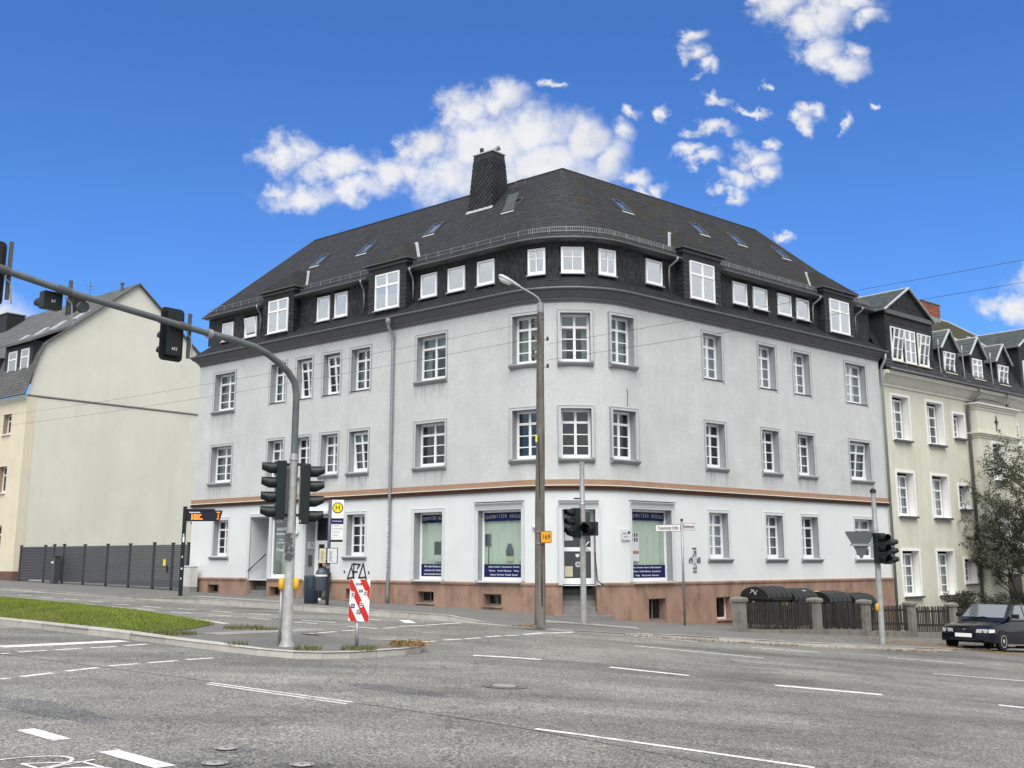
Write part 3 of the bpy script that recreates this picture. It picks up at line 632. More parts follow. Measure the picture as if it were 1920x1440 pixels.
# ---------------------------------------------------------------- the corner house
UL = LEN_L - TL; UA = UL + ARC_R * (PHR - PHL); UEND = UA + LEN_R - TL
def uL(s): return LEN_L - s
def uR(s): return UA + s - TL
def uA(deg): return UL + ARC_R * (radians(deg) - PHL)
def PU(u, o=0):
    if u <= UL: return Vector(FL(LEN_L - u, o))
    if u <= UA: return Vector(FA(PHL + (u - UL) / ARC_R, o))
    return Vector(FR(u - UA + TL, o))
def P3(u, o, z): p = PU(u, o); return (p.x, p.y, z)
NARC = 20
def outline(o):
    """front outline of the house at an offset, from the rear left corner round to the rear right"""
    return [Vector(FL(LEN_L + o, -8)), Vector(FL(LEN_L + o, o))] + [Vector(FA(PHL + (PHR - PHL) * i / NARC, o)) for i in range(NARC + 1)] + [Vector(FR(LEN_R + o, o)), Vector(FR(LEN_R + o, -8))]
def sweep(profile):
    return MB().sheet([[(p.x, p.y, z) for p in outline(o)] for o, z in profile])
house = thing('corner_house', 'three-storey pale grey corner house with rounded corner, slate mansard and shop windows', 'house', T(C0.x, C0.y, 0))
HM = T(-C0.x, -C0.y, 0)
def hpart(name, mb, m, smooth=False, parent=None, **k): return obj(name, mb, m, parent or house, HM if parent is None else None, smooth, **k)

GF_Z, F1_Z, F2_Z = (1.78, 3.33), (4.95, 6.52), (8.1, 9.75)
OPEN = []     # (u0,u1,z0,z1,depth,kind)
def op(u0, u1, z0, z1, depth=.27, kind='casement', **k): OPEN.append(dict(u0=min(u0, u1), u1=max(u0, u1), z0=z0, z1=z1, depth=depth, kind=kind, **k))
LW = [(18.42, 19.9, 1), (14.9, 15.9, 0), (13.22, 14.18, 0), (11.5, 12.5, 0), (9.76, 10.83, 0), (5.73, 7.2, 1)]
for i, (a, b, wide) in enumerate(LW):
    op(uL(a), uL(b), 8.08, 9.72, sill=wide, tilt=(i in (2, 3)), light=0)
    op(uL(a), uL(b), 4.94, 6.5, sill=1, tilt=(i == 4), light=0)
op(uL(18.4), uL(19.46), 1.82, 3.32, sill=1, light=0)
op(uL(9.81), uL(10.83), 1.81, 3.34, sill=1, light=0, boxed=1)
for d0, d1 in ((-40.3, -20.5), (-6.8, 12.7), (27, 47)):
    op(uA(d0), uA(d1), 8.17, 9.83, sill=1, light=0); op(uA(d0), uA(d1), 4.95, 6.58, sill=1, light=0)
RW = [(6.62, 7.7, 0), (9.96, 11.02, 0), (12.25, 13.35, 0), (15.96, 17.5, 1)]
for i, (a, b, wide) in enumerate(RW):
    op(uR(a), uR(b), 8.17, 9.86, sill=0, light=1); op(uR(a), uR(b), 4.94, 6.54, sill=1, tilt=(i == 3), light=0); op(uR(a), uR(b), 1.72, 3.31, sill=1, light=(i == 0))
op(uL(5.79), uL(7.19), .97, 3.31, .3, 'shop', txt=0); op(uL(2.21), uL(4.11), .97, 3.3, .22, 'shop', txt=1, hood=1); op(uR(2.61), uR(4.6), .95, 3.32, .26, 'shop', txt=2, hood=1)
op(uL(15.55), uL(16.83), .86, 3.4, .9, 'entry'); op(uL(14.22), uL(15.47), .95, 3.36, .1, 'salon'); op(uL(11.88), uL(13.23), .86, 3.38, .5, 'door75'); op(uA(-6.6), uA(14.2), .86, 3.27, .45, 'shopdoor', hood=1)
LOW = [dict(u0=uL(16.83), u1=uL(15.55), z0=-1.5, z1=.86, depth=.9), dict(u0=uL(13.23), u1=uL(11.88), z0=-1.5, z1=.86, depth=.5), dict(u0=uA(-6.6), u1=uA(14.2), z0=-1.5, z1=.86, depth=1.1)]
for a, b, z0, z1 in [(18.8, 19.57, .28, .63), (14.56, 15.35, .23, .6), (10.15, 10.74, .22, .6), (6.13, 6.92, .19, .57), (3.02, 3.8, .16, .54)]: LOW.append(dict(u0=uL(b), u1=uL(a), z0=z0, z1=z1, depth=.22, cellar=1))
for a, b, z0, z1, k in [(3.31, 4.17, -.33, .39, 1), (6.82, 7.63, -.4, .37, 2)]: LOW.append(dict(u0=uR(a), u1=uR(b), z0=z0, z1=z1, depth=.25, cellar=k))

def wall_with_openings(z0, z1, off, openings, u0=0, u1=UEND):
    wall, revs = MB(), []
    us = {u0, u1} | {q for q in (UL, UA) if u0 < q < u1} | {q for q in [UL + (UA - UL) * i / 24 for i in range(25)] if u0 < q < u1}; zs = {z0, z1}
    for o in openings: us |= {o['u0'], o['u1']}; zs |= {max(z0, o['z0']), min(z1, o['z1'])}
    us = sorted(us); zs = sorted(zs)
    ins = lambda u, z: any(o['u0'] < u < o['u1'] and o['z0'] < z < o['z1'] for o in openings)
    for a, b in zip(us, us[1:]):
        if b - a < 1e-6: continue
        for c, d in zip(zs, zs[1:]):
            if not ins((a + b) / 2, (c + d) / 2): wall.add([P3(a, off, c), P3(b, off, c), P3(b, off, d), P3(a, off, d)], [(0, 1, 2, 3)])
    for o in openings:
        a, b, c, d, k = o['u0'], o['u1'], max(z0, o['z0']), min(z1, o['z1']), -o['depth']
        mids = [u for u in us if a <= u <= b]; rev = MB(); revs.append(rev)
        for u in (a, b):
            # jambs run square to the opening
            ch = (PU(b, off) - PU(a, off)).normalized(); n = Vector((-ch.y, ch.x)); n = n if n.dot(PU(u, 1) - PU(u, 0)) > 0 else -n
            p = PU(u, off); q = p + n * (k - .03)
            rev.add([(p.x, p.y, c), (q.x, q.y, c), (q.x, q.y, d), (p.x, p.y, d)], [(0, 1, 2, 3)])
        for z in ((d,) if o['z0'] < z0 else (c, d)) if o['z1'] <= z1 else (c,):
            for u, w in zip(mids, mids[1:]): rev.add([P3(u, off, z), P3(w, off, z), P3(w, k - .05, z), P3(u, k - .05, z)], [(0, 1, 2, 3)])
    return wall, revs
UP = [o for o in OPEN if o['z0'] > 4]; GR = [o for o in OPEN if o['z0'] < 4]
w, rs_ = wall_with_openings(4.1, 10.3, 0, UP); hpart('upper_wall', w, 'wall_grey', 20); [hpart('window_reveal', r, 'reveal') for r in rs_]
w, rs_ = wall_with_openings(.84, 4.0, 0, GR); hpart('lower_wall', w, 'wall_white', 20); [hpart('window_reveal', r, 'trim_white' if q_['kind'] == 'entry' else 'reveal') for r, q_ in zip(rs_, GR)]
ends_ = sorted((q['u0'], q['u1']) for q in LOW[:3]); a_ = 0
for b_, c_ in ends_ + [(UEND, 0)]:
    w, rs_ = wall_with_openings(-1.5, .84, .05, [q for q in LOW[3:] if a_ < q['u0'] < b_], a_, b_); hpart('plinth', w, 'sandstone', 20); [hpart('cellar_reveal', r, 'sandstone') for r in rs_]; a_ = c_
for q in LOW[:3]:
    for u_ in (q['u0'], q['u1']):
        ch_ = (PU(q['u1']) - PU(q['u0'])).normalized(); n_ = Vector((ch_.y, -ch_.x)); p_ = PU(u_, .05); r_ = p_ - n_ * (q['depth'] + .05)
        hpart('doorway_cheek', MB().add([(p_.x, p_.y, -1.5), (r_.x, r_.y, -1.5), (r_.x, r_.y, .86), (p_.x, p_.y, .86)], [(0, 1, 2, 3)]), 'sandstone')
# end walls
for A, B in ((FL(LEN_L, 0), FL(LEN_L, -8)), (FR(LEN_R, 0), FR(LEN_R, -8)), (FL(LEN_L, -8), FL(7, -8)), (FR(LEN_R, -8), FR(7, -8))):
    hpart('end_wall', MB().add([(*A, -1.5), (*B, -1.5), (*B, 10.4), (*A, 10.4)], [(0, 1, 2, 3)]), 'wall_grey')
# string course, plinth cap with gaps at the doors, cornice
hpart('string_course', sweep([(0, 4.24), (.055, 4.24), (.06, 4.075), (.0, 4.075)]), 'course', 25)
hpart('string_course_bead', sweep([(.0, 4.07), (.105, 4.065), (.11, 4.035), (.0, 4.03)]), 'cream_trim', 25)
hpart('string_course_base', sweep([(.0, 4.028), (.085, 4.028), (.085, 3.985), (.055, 3.97), (.055, 3.955), (.09, 3.945), (.075, 3.9), (.0, 3.895)]), 'course_dark', 25)
def cap_run(u0, u1):
    n = max(2, int((u1 - u0) / .5)); us = [u0 + (u1 - u0) * i / n for i in range(n + 1)]
    return MB().loft([[P3(u, o, z) for o, z in ((0, .82), (.075, .82), (.085, .84), (.085, .9), (.06, .93), (0, .93))] for u in us])
cuts = sorted([(uL(16.9), uL(15.5)), (uL(13.3), uL(11.82)), (uA(-7.4), uA(15))]); u = 0
for a, b in cuts + [(UEND, 0)]:
    hpart('plinth_cap', cap_run(u, a), 'sandstone', 30); u = b
hpart('cornice', sweep([(0, 10.2), (.03, 10.2), (.03, 10.26), (.07, 10.275), (.07, 10.33), (.10, 10.35), (.17, 10.43), (.26, 10.5), (.29, 10.52), (.29, 10.6), (.24, 10.62)]), 'cornice', 35)
def gutter_tube(o, z, r):
    pts = [(p.x, p.y, z) for p in outline(o)]; return MB().tube(pts, r, 8)
hpart('gutter', gutter_tube(.33, 10.62, .055), 'zinc_dark', 60)

# windows ------------------------------------------------------------
_pane = MB().box(-.5, .5, -.5, .5, -.5, .5).mesh('pane'); _pane.materials.append(MATS['glass'])
_panes = {'glass': _pane}
def pane_mesh(m):
    if m not in _panes: k = _pane.copy(); k.materials.clear(); k.materials.append(MATS[m]); _panes[m] = k
    return _panes[m]
_frames = {}
def casement_frame(w, h, cols, rows, fw=.085, bar=.034, transom=None, mullion=.085, thick=.06):
    """rows: heights of the bars from the bottom as fractions; transom: index of the thick bar"""
    key = (round(w, 2), round(h, 2), cols, tuple(rows), transom, mullion, fw)
    if key in _frames: return _frames[key]
    mb = MB(); y0, y1 = 0, thick; e = .003
    mb.box(-w / 2, -w / 2 + fw, y0, y1, 0, h); mb.box(w / 2 - fw, w / 2, y0, y1, 0, h); mb.box(-w / 2 + fw, w / 2 - fw, y0, y1, 0, fw * 1.5); mb.box(-w / 2 + fw, w / 2 - fw, y0, y1, h - fw, h)
    xs = [-w / 2 + fw + (w - 2 * fw) * i / cols for i in range(cols + 1)]; zs = [fw * 1.5] + [h * r for r in rows] + [h - fw]
    for x in xs[1:-1]: mb.box(x - mullion / 2, x + mullion / 2, y0 - .012, y1 - e, fw * 1.4, h - fw * .9)
    for i, z in enumerate(zs[1:-1]):
        t = .08 if transom == i else bar; mb.box(-w / 2 + fw * .9, w / 2 - fw * .9, y0 - .006 if transom == i else y0 + .012, y1 - 2 * e, z - t / 2, z + t / 2)
    cells = [((xs[i] + xs[i + 1]) / 2, (zs[j] + zs[j + 1]) / 2, xs[i + 1] - xs[i], zs[j + 1] - zs[j]) for i in range(cols) for j in range(len(zs) - 1)]
    _frames[key] = (mb.mesh('window'), cells); return _frames[key]
_rooms = {}
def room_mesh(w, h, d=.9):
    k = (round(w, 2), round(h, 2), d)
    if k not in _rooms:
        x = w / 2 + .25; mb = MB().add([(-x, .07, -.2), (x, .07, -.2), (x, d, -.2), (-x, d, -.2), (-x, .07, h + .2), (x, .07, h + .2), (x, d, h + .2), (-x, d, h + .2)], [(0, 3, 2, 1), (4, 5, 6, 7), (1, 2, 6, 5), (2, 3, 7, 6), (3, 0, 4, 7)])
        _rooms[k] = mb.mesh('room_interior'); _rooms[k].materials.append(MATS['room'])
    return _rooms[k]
_curt = {}
def curtain_mesh(w, h, m, y=.14, full=True):
    k = (round(w, 2), round(h, 2), m, full)
    if k not in _curt:
        n = max(10, int(w / .035)); rows = []
        for z in (.02, h - .02):
            rows.append([(-w / 2 + w * i / n, y + .014 * sin(i * 1.9) + .008 * sin(i * .7), z) for i in range(n + 1)])
        _curt[k] = MB().sheet(rows).mesh('curtain', True); _curt[k].materials.append(MATS[m])
    return _curt[k]
rw = random.Random(4)
def place_window(parent, M, w, h, cols, rows, transom=None, mullion=.085, glass_m='glass', curtain=None, tilt=0, fw=.085, frame_m='frame_white', room=True):
    """frame at y=0 of matrix M, outside towards -y"""
    me, cells = casement_frame(w, h, cols, rows, fw, transom=transom, mullion=mullion)
    win = link('window', me, frame_m, parent, M)
    S = I4
    if tilt: 
        win.matrix_local = M @ T(0, .05, .04) @ Matrix.Rotation(radians(tilt), 4, 'X') @ Matrix.Diagonal((.9, 1, .94, 1))
        link('outer_frame', outer_frame(w, h), frame_m, parent, M)
    for x, z, a, b in cells: link('pane', pane_mesh(glass_m), glass_m, win, T(x, .03, z) @ Matrix.Diagonal((a, .008, b, 1)))
    if curtain: link('curtain', curtain_mesh(w - .04, h - .04, curtain), curtain, win)
    elif room and w > .8 and rw.random() < .6:
        for sx_ in (-1, 1): link('curtain', curtain_mesh(w * .24, h - .04, 'curtain'), 'curtain', win, T(sx_ * (w / 2 - w * .13), .02, 0))
        if rw.random() < .4: link('blind', curtain_mesh(w - .06, h * .3, 'curtain_white'), 'curtain_white', win, T(0, -.03, h * .7 - .04))
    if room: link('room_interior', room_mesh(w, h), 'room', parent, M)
    return win
_of = {}
def outer_frame(w, h, f=.05):
    k = (round(w, 2), round(h, 2))
    if k not in _of:
        mb = MB(); mb.box(-w / 2, -w / 2 + f, 0, .05, 0, h); mb.box(w / 2 - f, w / 2, 0, .05, 0, h); mb.box(-w / 2 + f, w / 2 - f, 0, .05, 0, f); mb.box(-w / 2 + f, w / 2 - f, 0, .05, h - f, h); _of[k] = mb.mesh('outer_frame')
    return _of[k]
def opening_frame(o, d):
    a, b = PU(o['u0']), PU(o['u1']); c = (a + b) / 2; ch = b - a; ph = atan2(ch.y, ch.x); n = Vector((sin(ph), -cos(ph)))
    return c, ph, n, ch.length
def surround(o, m, band=.09, th=.025, bottom=False, parent=None):
    c, ph, n, w = opening_frame(o, 0); h = o['z1'] - o['z0']; sag = .05 if UL < (o['u0'] + o['u1']) / 2 < UA else 0
    M = T(c.x - C0.x, c.y - C0.y, o['z0']) @ RZ(ph); mb = MB(); x = w / 2; y0, y1 = -th - sag, .04
    z0 = -band if bottom else 0
    mb.prism([(-x - band, z0), (-x, z0), (-x, h), (x, h), (x, z0), (x + band, z0), (x + band, h + band), (-x - band, h + band)], 0, 1)
    vs = [(p[0], y0 if p[2] else y1, p[1]) for p in mb.v]; k = MB(); k.v = vs; k.f = mb.f
    obj('surround', k, m, house, M)
    # thin outer bead
    k = MB()
    for a, b, c_, d in ((-x - band - .014, -x - band, z0, h + band + .014), (x + band, x + band + .014, z0, h + band + .014), (-x - band, x + band, h + band, h + band + .014)): k.box(a, b, y0 - .01, y1, c_, d)
    obj('bead', k, 'reveal' if m == 'trim_grey' else m, house, M)
def sill(o, m='sill_grey', proj=.12, ext=.1):
    c, ph, n, w = opening_frame(o, 0); sag = .05 if UL < (o['u0'] + o['u1']) / 2 < UA else 0
    M = T(c.x - C0.x, c.y - C0.y, o['z0']) @ RZ(ph); x = w / 2 + ext
    prof = [(.2, -.02), (-proj - sag, -.04), (-proj - sag, -.075), (-proj + .03 - sag, -.09), (-proj + .05 - sag, -.13), (-.02 - sag * .5, -.17), (.1, -.17)]
    obj('window_sill', MB().loft([[(s, y, z) for y, z in prof] for s in (-x, x)]), m, house, M)
    if o['z0'] > 4 and not sag: obj('rain_stain', MB().add([(-x, -.004, -.95), (x, -.004, -.95), (x, -.004, -.17), (-x, -.004, -.17)], [(0, 1, 2, 3)]), 'rain_stain', house, M)
def hood(o, m='trim_white'):
    c, ph, n, w = opening_frame(o, 0); sag = .05 if UL < (o['u0'] + o['u1']) / 2 < UA else 0
    M = T(c.x - C0.x, c.y - C0.y, o['z1']) @ RZ(ph); x = w / 2 + .1
    prof = [(.05, .06), (-.04 - sag, .06), (-.05 - sag, .14), (-.09 - sag, .2), (-.13 - sag, .215), (-.13 - sag, .245), (.05, .26)]
    obj('door_hood', MB().loft([[(s * (1 if i else 1), y, z) for y, z in prof] for i, s in enumerate((-x, x))]), m, house, M)
    obj('hood_flashing', MB().box(-x - .02, x + .02, -.15 - sag, .02, .262, .275), 'zinc_dark', house, M)
ROWS4 = (.255, .49, .735)
CURT = [None, None, None, 'curtain', None, None, None, 'curtain_white', None, None, None]
for i, o in enumerate(OPEN):
    c, ph, n, w = opening_frame(o, 0); h = o['z1'] - o['z0']; dep = o['depth']; upper = o['z0'] > 4
    base = T(c.x - C0.x, c.y - C0.y, o['z0']) @ RZ(ph); M = base @ T(0, dep, 0)
    if o['kind'] == 'casement':
        surround(o, 'trim_grey' if upper else 'trim_white', .085 if upper else .1, .02, bottom=not o['sill'] or o.get('boxed', 0))
        if o['sill']: sill(o, 'sill_grey', ext=.14 if not upper else .1)
        else: obj('window_sill', MB().box(-w / 2 - .03, w / 2 + .03, -.03, dep, -.03, -.004), 'rubber_black', house, base)
        gm = 'glass_sky' if o.get('light') else 'glass'
        place_window(house, M, w, h, 2, ROWS4, transom=2, glass_m=gm, curtain=('curtain_white' if o.get('light') else CURT[i % 11]), tilt=(6 if o.get('tilt') else 0))
    elif o['kind'] == 'shop':
        surround(o, 'trim_white', .12, .03)
        if o.get('hood'): hood(o)
        win = link('window', casement_frame(w, h, 1, (), .075)[0], 'frame_white', house, M)
        link('pane', pane_mesh('shop_glass'), 'shop_glass', win, T(0, .03, h / 2) @ Matrix.Diagonal((w - .1, .008, h - .1, 1)))
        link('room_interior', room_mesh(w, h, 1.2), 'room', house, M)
        link('curtain', curtain_mesh(w + .3, h, 'curtain_green', .085), 'curtain_green', win)
        x0 = w / 2 - .075
        obj('window_film', MB().box(-x0, x0, .010, .018, h - .36, h - .075), 'navy_film', win)
        obj('window_film', MB().box(-x0, x0, .010, .018, .115, .54), 'navy_film', win)
        t = 'CHEMNITZER BRÜCKE'
        nn = len(t)
        for k, ch in enumerate(t):          # the name runs in a shallow arc
            if ch == ' ': continue
            q = (k + .5) / nn - .5; text(ch, .17, 'ink_cream', win, T(q * 1.9 * x0, .005, h - .2 - .13 * q * q) @ Matrix.Rotation(-q * .3 * 0, 4, 'Y'), name='letter', sx=.78)
        lines = [['Wir wollen Brücken bauen', 'zwischen den Kulturen', 'www.chemnitzer-bruecke.de'], ['Добро пожаловать   Soyez les bienvenus   Bienvenidos', 'Welcome     Herzlich willkommen     Witamy', 'Bienvenue   Bine ați venit   Üdvözöljük   Benvenuti'], ['Witamy   Bienvenidos   Bienvenue   Добро пожаловать', 'Welcome   Herzlich willkommen   Soyez bienvenus', 'Vítejte     Bine ați venit   Benvenuti']][o['txt']]
        for k, l in enumerate(lines): text(l, .1 if o['txt'] == 0 else .075, 'ink_white', win, T(0, .006, .455 - k * .13), name='lettering', sx=min(1.2, 2 * x0 * .93 / (len(l) * (.056 if o['txt'] == 0 else .0415))))
        obj('sill_plate', MB().loft([[(s, y, z) for y, z in ((dep, .0), (-.16, -.05), (-.16, -.07), (dep, -.04))] for s in (-w / 2 - .02, w / 2 + .02)]), 'sill_grey', house, base)
        # display on the window ledge
        if o['txt'] == 0:
            obj('display_card', MB().box(-.02, .3, .042, .05, .86, 1.32), 'ink_black', win); obj('display_card', MB().box(.0, .32, .036, .042, .62, .86), 'paper', win); obj('display_card', MB().box(.44, .6, .042, .05, .7, 1.12), 'bin_grey', win)
        elif o['txt'] == 1:
            obj('display_card', MB().box(-.86, -.62, .04, .055, 1.2, 1.55), 'bin_grey', win); obj('display_stand', MB().tube([(-.72, .05, .4), (-.72, .05, 1.22)], .012, 6), 'ink_black', win); obj('display_shelf', MB().box(-.86, .6, .05, .27, 1.17, 1.19) if False else MB().box(-.86, -.58, .04, .058, 1.16, 1.185), 'ink_black', win)
            obj('display_figure', MB().lathe([(.05, .8), (.15, .82), (.17, .95), (.12, 1.1), (.06, 1.22)], 10, T(.22, .045, 0) @ Matrix.Diagonal((1, .08, 1, 1))), 'bin_grey', win, smooth=40); obj('display_card', MB().box(.08, .4, .036, .041, .64, .8), 'paper_cream', win); obj('display_card', MB().box(.62, .8, .036, .042, .66, 1.0), 'paper', win)
        else:
            obj('poster', MB().box(-x0 + .05, -x0 + .55, .012, .016, .66, 1.62), 'paper', win)
            for a in range(4):
                for b in range(2): obj('poster_figure', MB().box(-x0 + .1 + a * .11, -x0 + .16 + a * .11, .008, .0115, 1.3 + b * .16, 1.43 + b * .16), 'ink_black', win)
            obj('poster_band', MB().box(-x0 + .06, -x0 + .54, .008, .0115, .9, 1.0), 'course', win)
    elif o['kind'] == 'salon':
        win = link('window', casement_frame(w, h, 1, (), .09)[0], 'frame_white', house, base @ T(0, .08, 0))
        link('pane', pane_mesh('shop_glass'), 'shop_glass', win, T(0, .03, h / 2) @ Matrix.Diagonal((w - .12, .008, h - .12, 1)))
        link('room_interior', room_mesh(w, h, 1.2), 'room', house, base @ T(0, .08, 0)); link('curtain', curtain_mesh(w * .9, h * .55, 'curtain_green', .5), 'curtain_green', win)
        for k, (l, sz) in enumerate((('DOLLY\'S', .16), ('HAARSALON', .12), ('TEL 0371', .075), ('DAMEN HERREN', .075), ('Friseur', .2))): text(l, sz, 'ink_white', win, T(-.05, .02, 1.92 - (0, .19, .42, .54, .82)[k]), name='lettering')
        surround(o, 'trim_white', .08, .02); obj('sill_plate', MB().box(-w / 2 - .03, w / 2 + .03, -.12, .1, -.05, -.01), 'trim_grey', house, base)
    elif o['kind'] == 'entry':
        surround(o, 'trim_white', .1, .03)
        B = T(c.x - C0.x, c.y - C0.y, 0) @ RZ(ph)
        for k in range(4): obj('step', MB().box(-w / 2 + .002, w / 2 - .002, -.18 + k * .28, .9, -.3 + k * .17 + (.0 if k else 0), .29 + k * .17 - .02), 'step', house, B)
        dr_ = obj('door', MB().box(-w / 2 + .1, w / 2 - .1, .82, .86, .8, 3.1), 'trim_grey', house, B)
        obj('door_panel', MB().box(-.3, .3, .8, .815, 1.9, 2.9), 'door_grey', dr_)
        obj('back_wall', MB().box(-w / 2, w / 2, .87, .9, .0, 3.5), 'trim_white', house, B)
        obj('ceiling_panel', MB().box(-w / 2, w / 2, 0.03, .87, 3.36, 3.395), 'trim_white', house, B)
        obj('handrail', MB().tube([(w / 2 - .08, -.02, 1.35), (w / 2 - .08, .95, 2.05)] if False else [(-w / 2 + .06, -.1, 1.2), (-w / 2 + .2, .7, 1.9)], .022, 8), 'rail_black', house, B, True)
    elif o['kind'] == 'door75':
        surround(o, 'trim_white', .12, .03); B = T(c.x - C0.x, c.y - C0.y, 0) @ RZ(ph)
        for k in range(3): obj('step', MB().box(-w / 2 + .002, w / 2 - .002, -.25 + k * .26, .7, -.3 + k * .17, .27 + k * .17), 'step', house, B)
        fr = MB(); x = w / 2; y = .5
        for a, b, z0, z1 in ((-x, -x + .08, .6, 3.38), (x - .08, x, .6, 3.38), (-x + .08, x - .08, 3.28, 3.38), (-x + .08, x - .08, 2.26, 2.4), (-x + .08, -x + .2, .6, 2.26), (x - .2, x - .08, .6, 2.26), (-.09, .09, 1.66, 2.26), (-x + .2, x - .2, 1.52, 1.66), (-x + .2, x - .2, .6, .8)): fr.box(a, b, y - .03, y + .03, z0, z1)
        d75 = obj('door', fr, 'frame_white', house, B)
        for a, b, z0, z1 in ((-x + .08, x - .08, 2.4, 3.28), (-x + .2, -.09, 1.66, 2.26), (.09, x - .2, 1.66, 2.26), (-x + .2, x - .2, .8, 1.52)): link('pane', pane_mesh('glass'), 'glass', d75, T((a + b) / 2, y + .01, (z0 + z1) / 2) @ Matrix.Diagonal((b - a, .008, z1 - z0, 1)))
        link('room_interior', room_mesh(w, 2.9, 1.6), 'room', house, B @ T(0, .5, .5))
        pl = obj('number_plate', MB().box(-x + .002, -x + .03, .12, .42, 2.08, 2.34), 'paper', house, B); text('75', .2, 'ink_black', pl, T(-x + .032, .27, 2.21) @ RZ(pi / 2))
        obj('intercom', MB().box(-x + .002, -x + .03, .14, .34, 1.42, 1.84), 'sign_back', house, B, bevel=.005)
        obj('canopy', MB().loft([[(s, yy, z) for yy, z in ((.02, 3.42), (-.45, 3.36), (-.45, 3.39), (.02, 3.62))] for s in (-w / 2 - .12, w / 2 + .12)]), 'trim_white', house, B)
    elif o['kind'] == 'shopdoor':
        surround(o, 'trim_white', .12, .035); hood(o); B = T(c.x - C0.x, c.y - C0.y, 0) @ RZ(ph); x = w / 2; y = .42
        for k in range(5): obj('step', MB().box(-x + .002, x - .002, -.12 + k * .17, 1.1, -.8, .02 + k * .172), 'step', house, B)
        obj('step', MB().box(-x - .35, x + .45, -.55, -.1, -.8, -.06), 'step', house, B)
        fr = MB()
        for a, b, z0, z1 in ((-x, -x + .1, .88, 3.27), (x - .1, x, .88, 3.27), (-x + .1, x - .1, 3.2, 3.27), (-x + .1, x - .1, 1.93, 2.06), (-x + .1, x - .1, .88, 1.07)): fr.box(a, b, y - .03, y + .03, z0, z1)
        d = obj('door', fr, 'frame_white', house, B)
        for z0, z1 in ((1.07, 1.93), (2.06, 3.2)): link('pane', pane_mesh('glass'), 'glass', d, T(0, y + .01, (z0 + z1) / 2) @ Matrix.Diagonal((w - .2, .008, z1 - z0, 1)))
        link('room_interior', room_mesh(w, 2.4, 1.6), 'room', house, B @ T(0, .45, .88))
        obj('notice', MB().box(-x + .12, -x + .4, y - .012, y - .006, 2.28, 2.6), 'paper', d); obj('notice', MB().box(-x + .12, -x + .38, y - .012, y - .006, 1.12, 1.45), 'paper_cream', d)
        text('O', .26, 'ink_white', d, T(.02, y - .012, 1.5)); text('O', .13, 'ink_white', d, T(.02, y - .014, 1.5)); text('♥', .12, 'ink_white', d, T(.0, y - .012, 1.78))
        obj('door_handle', MB().tube([(x - .16, y - .06, 1.98), (x - .3, y - .1, 2.1), (x - .16, y - .06, 2.24)], .02, 6), 'frame_white', d)
        obj('handrail', MB().tube([(x - .03, -.05, 1.9), (x + .02, -.15, 1.0), (x + .2, -.3, .85)], .02, 6), 'rail_black', house, B, True)
for o in LOW[3:]:
    c, ph, n, w = opening_frame(o, 0); h = o['z1'] - o['z0']; M = T(c.x - C0.x, c.y - C0.y, o['z0']) @ RZ(ph) @ T(0, .2, 0)
    win = link('cellar_window', casement_frame(w, h, 2 if o['cellar'] == 1 else 1, (), .04, mullion=.03)[0], 'door_grey' if o['cellar'] == 1 else 'frame_white', house, M)
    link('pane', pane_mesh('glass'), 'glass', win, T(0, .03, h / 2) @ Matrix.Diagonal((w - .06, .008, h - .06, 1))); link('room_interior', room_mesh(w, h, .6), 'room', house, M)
    obj('window_sill', MB().box(-w / 2 - .05, w / 2 + .05, -.3, .02, -.05, -.004), 'sandstone', house, M)

# mansard -----------------------------------------------------------
Z_SK0, Z_SK1, O_SK0, O_AT = 10.64, 11.2, .3, -.33
Z_EV, O_EV, Z_RG, O_RG = 12.5, .0, 16.55, -4.0
SPR, SPL = 15.63, 18.3
# attic windows and dormers: (u0,u1,z0,z1)
ATT = [(uL(20.01), uL(19.19), 11.27, 12.12, 0), (uL(18.33), uL(17.48), 11.22, 12.12, 1), (uL(13.4), uL(12.62), 11.25, 12.28, 0), (uL(12.3), uL(11.53), 11.25, 12.28, 0), (uL(7.36), uL(6.53), 11.28, 12.2, 0), (uL(5.96), uL(5.11), 11.28, 12.2, 0), (uL(4.5), uL(3.68), 11.28, 12.2, 0)]
def uA2(px): return px
for d0, d1 in ((-31.5, -17.5), (-6.3, 10.8), (21.8, 37)): ATT.append((uA(d0), uA(d1), 11.28, 12.22, 2))
ATT += [(uR(3.96), uR(4.82), 11.34, 12.26, 0), (uR(8.92), uR(9.8), 11.38, 12.27, 0), (uR(10.2), uR(11.12), 11.38, 12.27, 0), (uR(11.82), uR(12.74), 11.38, 12.27, 0), (uR(13.1), uR(14.0), 11.38, 12.27, 0)]
DORM = [('L', 14.55, 16.65, 14.91, 16.24), ('L', 7.85, 9.95, 8.21, 9.54), ('R', 5.65, 7.8, 6.0, 7.4), ('R', 14.65, 16.9, 15.04, 16.49)]
dorm_u = [(uL(b), uL(a)) if k == 'L' else (uR(a), uR(b)) for k, a, b, c, d in DORM]
hpart('attic_wall', sweep([(O_AT, 11.1), (O_AT, 12.5)]), 'slate_gap', 20)
hpart('skirt_roof', sweep([(O_SK0, Z_SK0), (O_AT, Z_SK1)]), 'slate', 20)
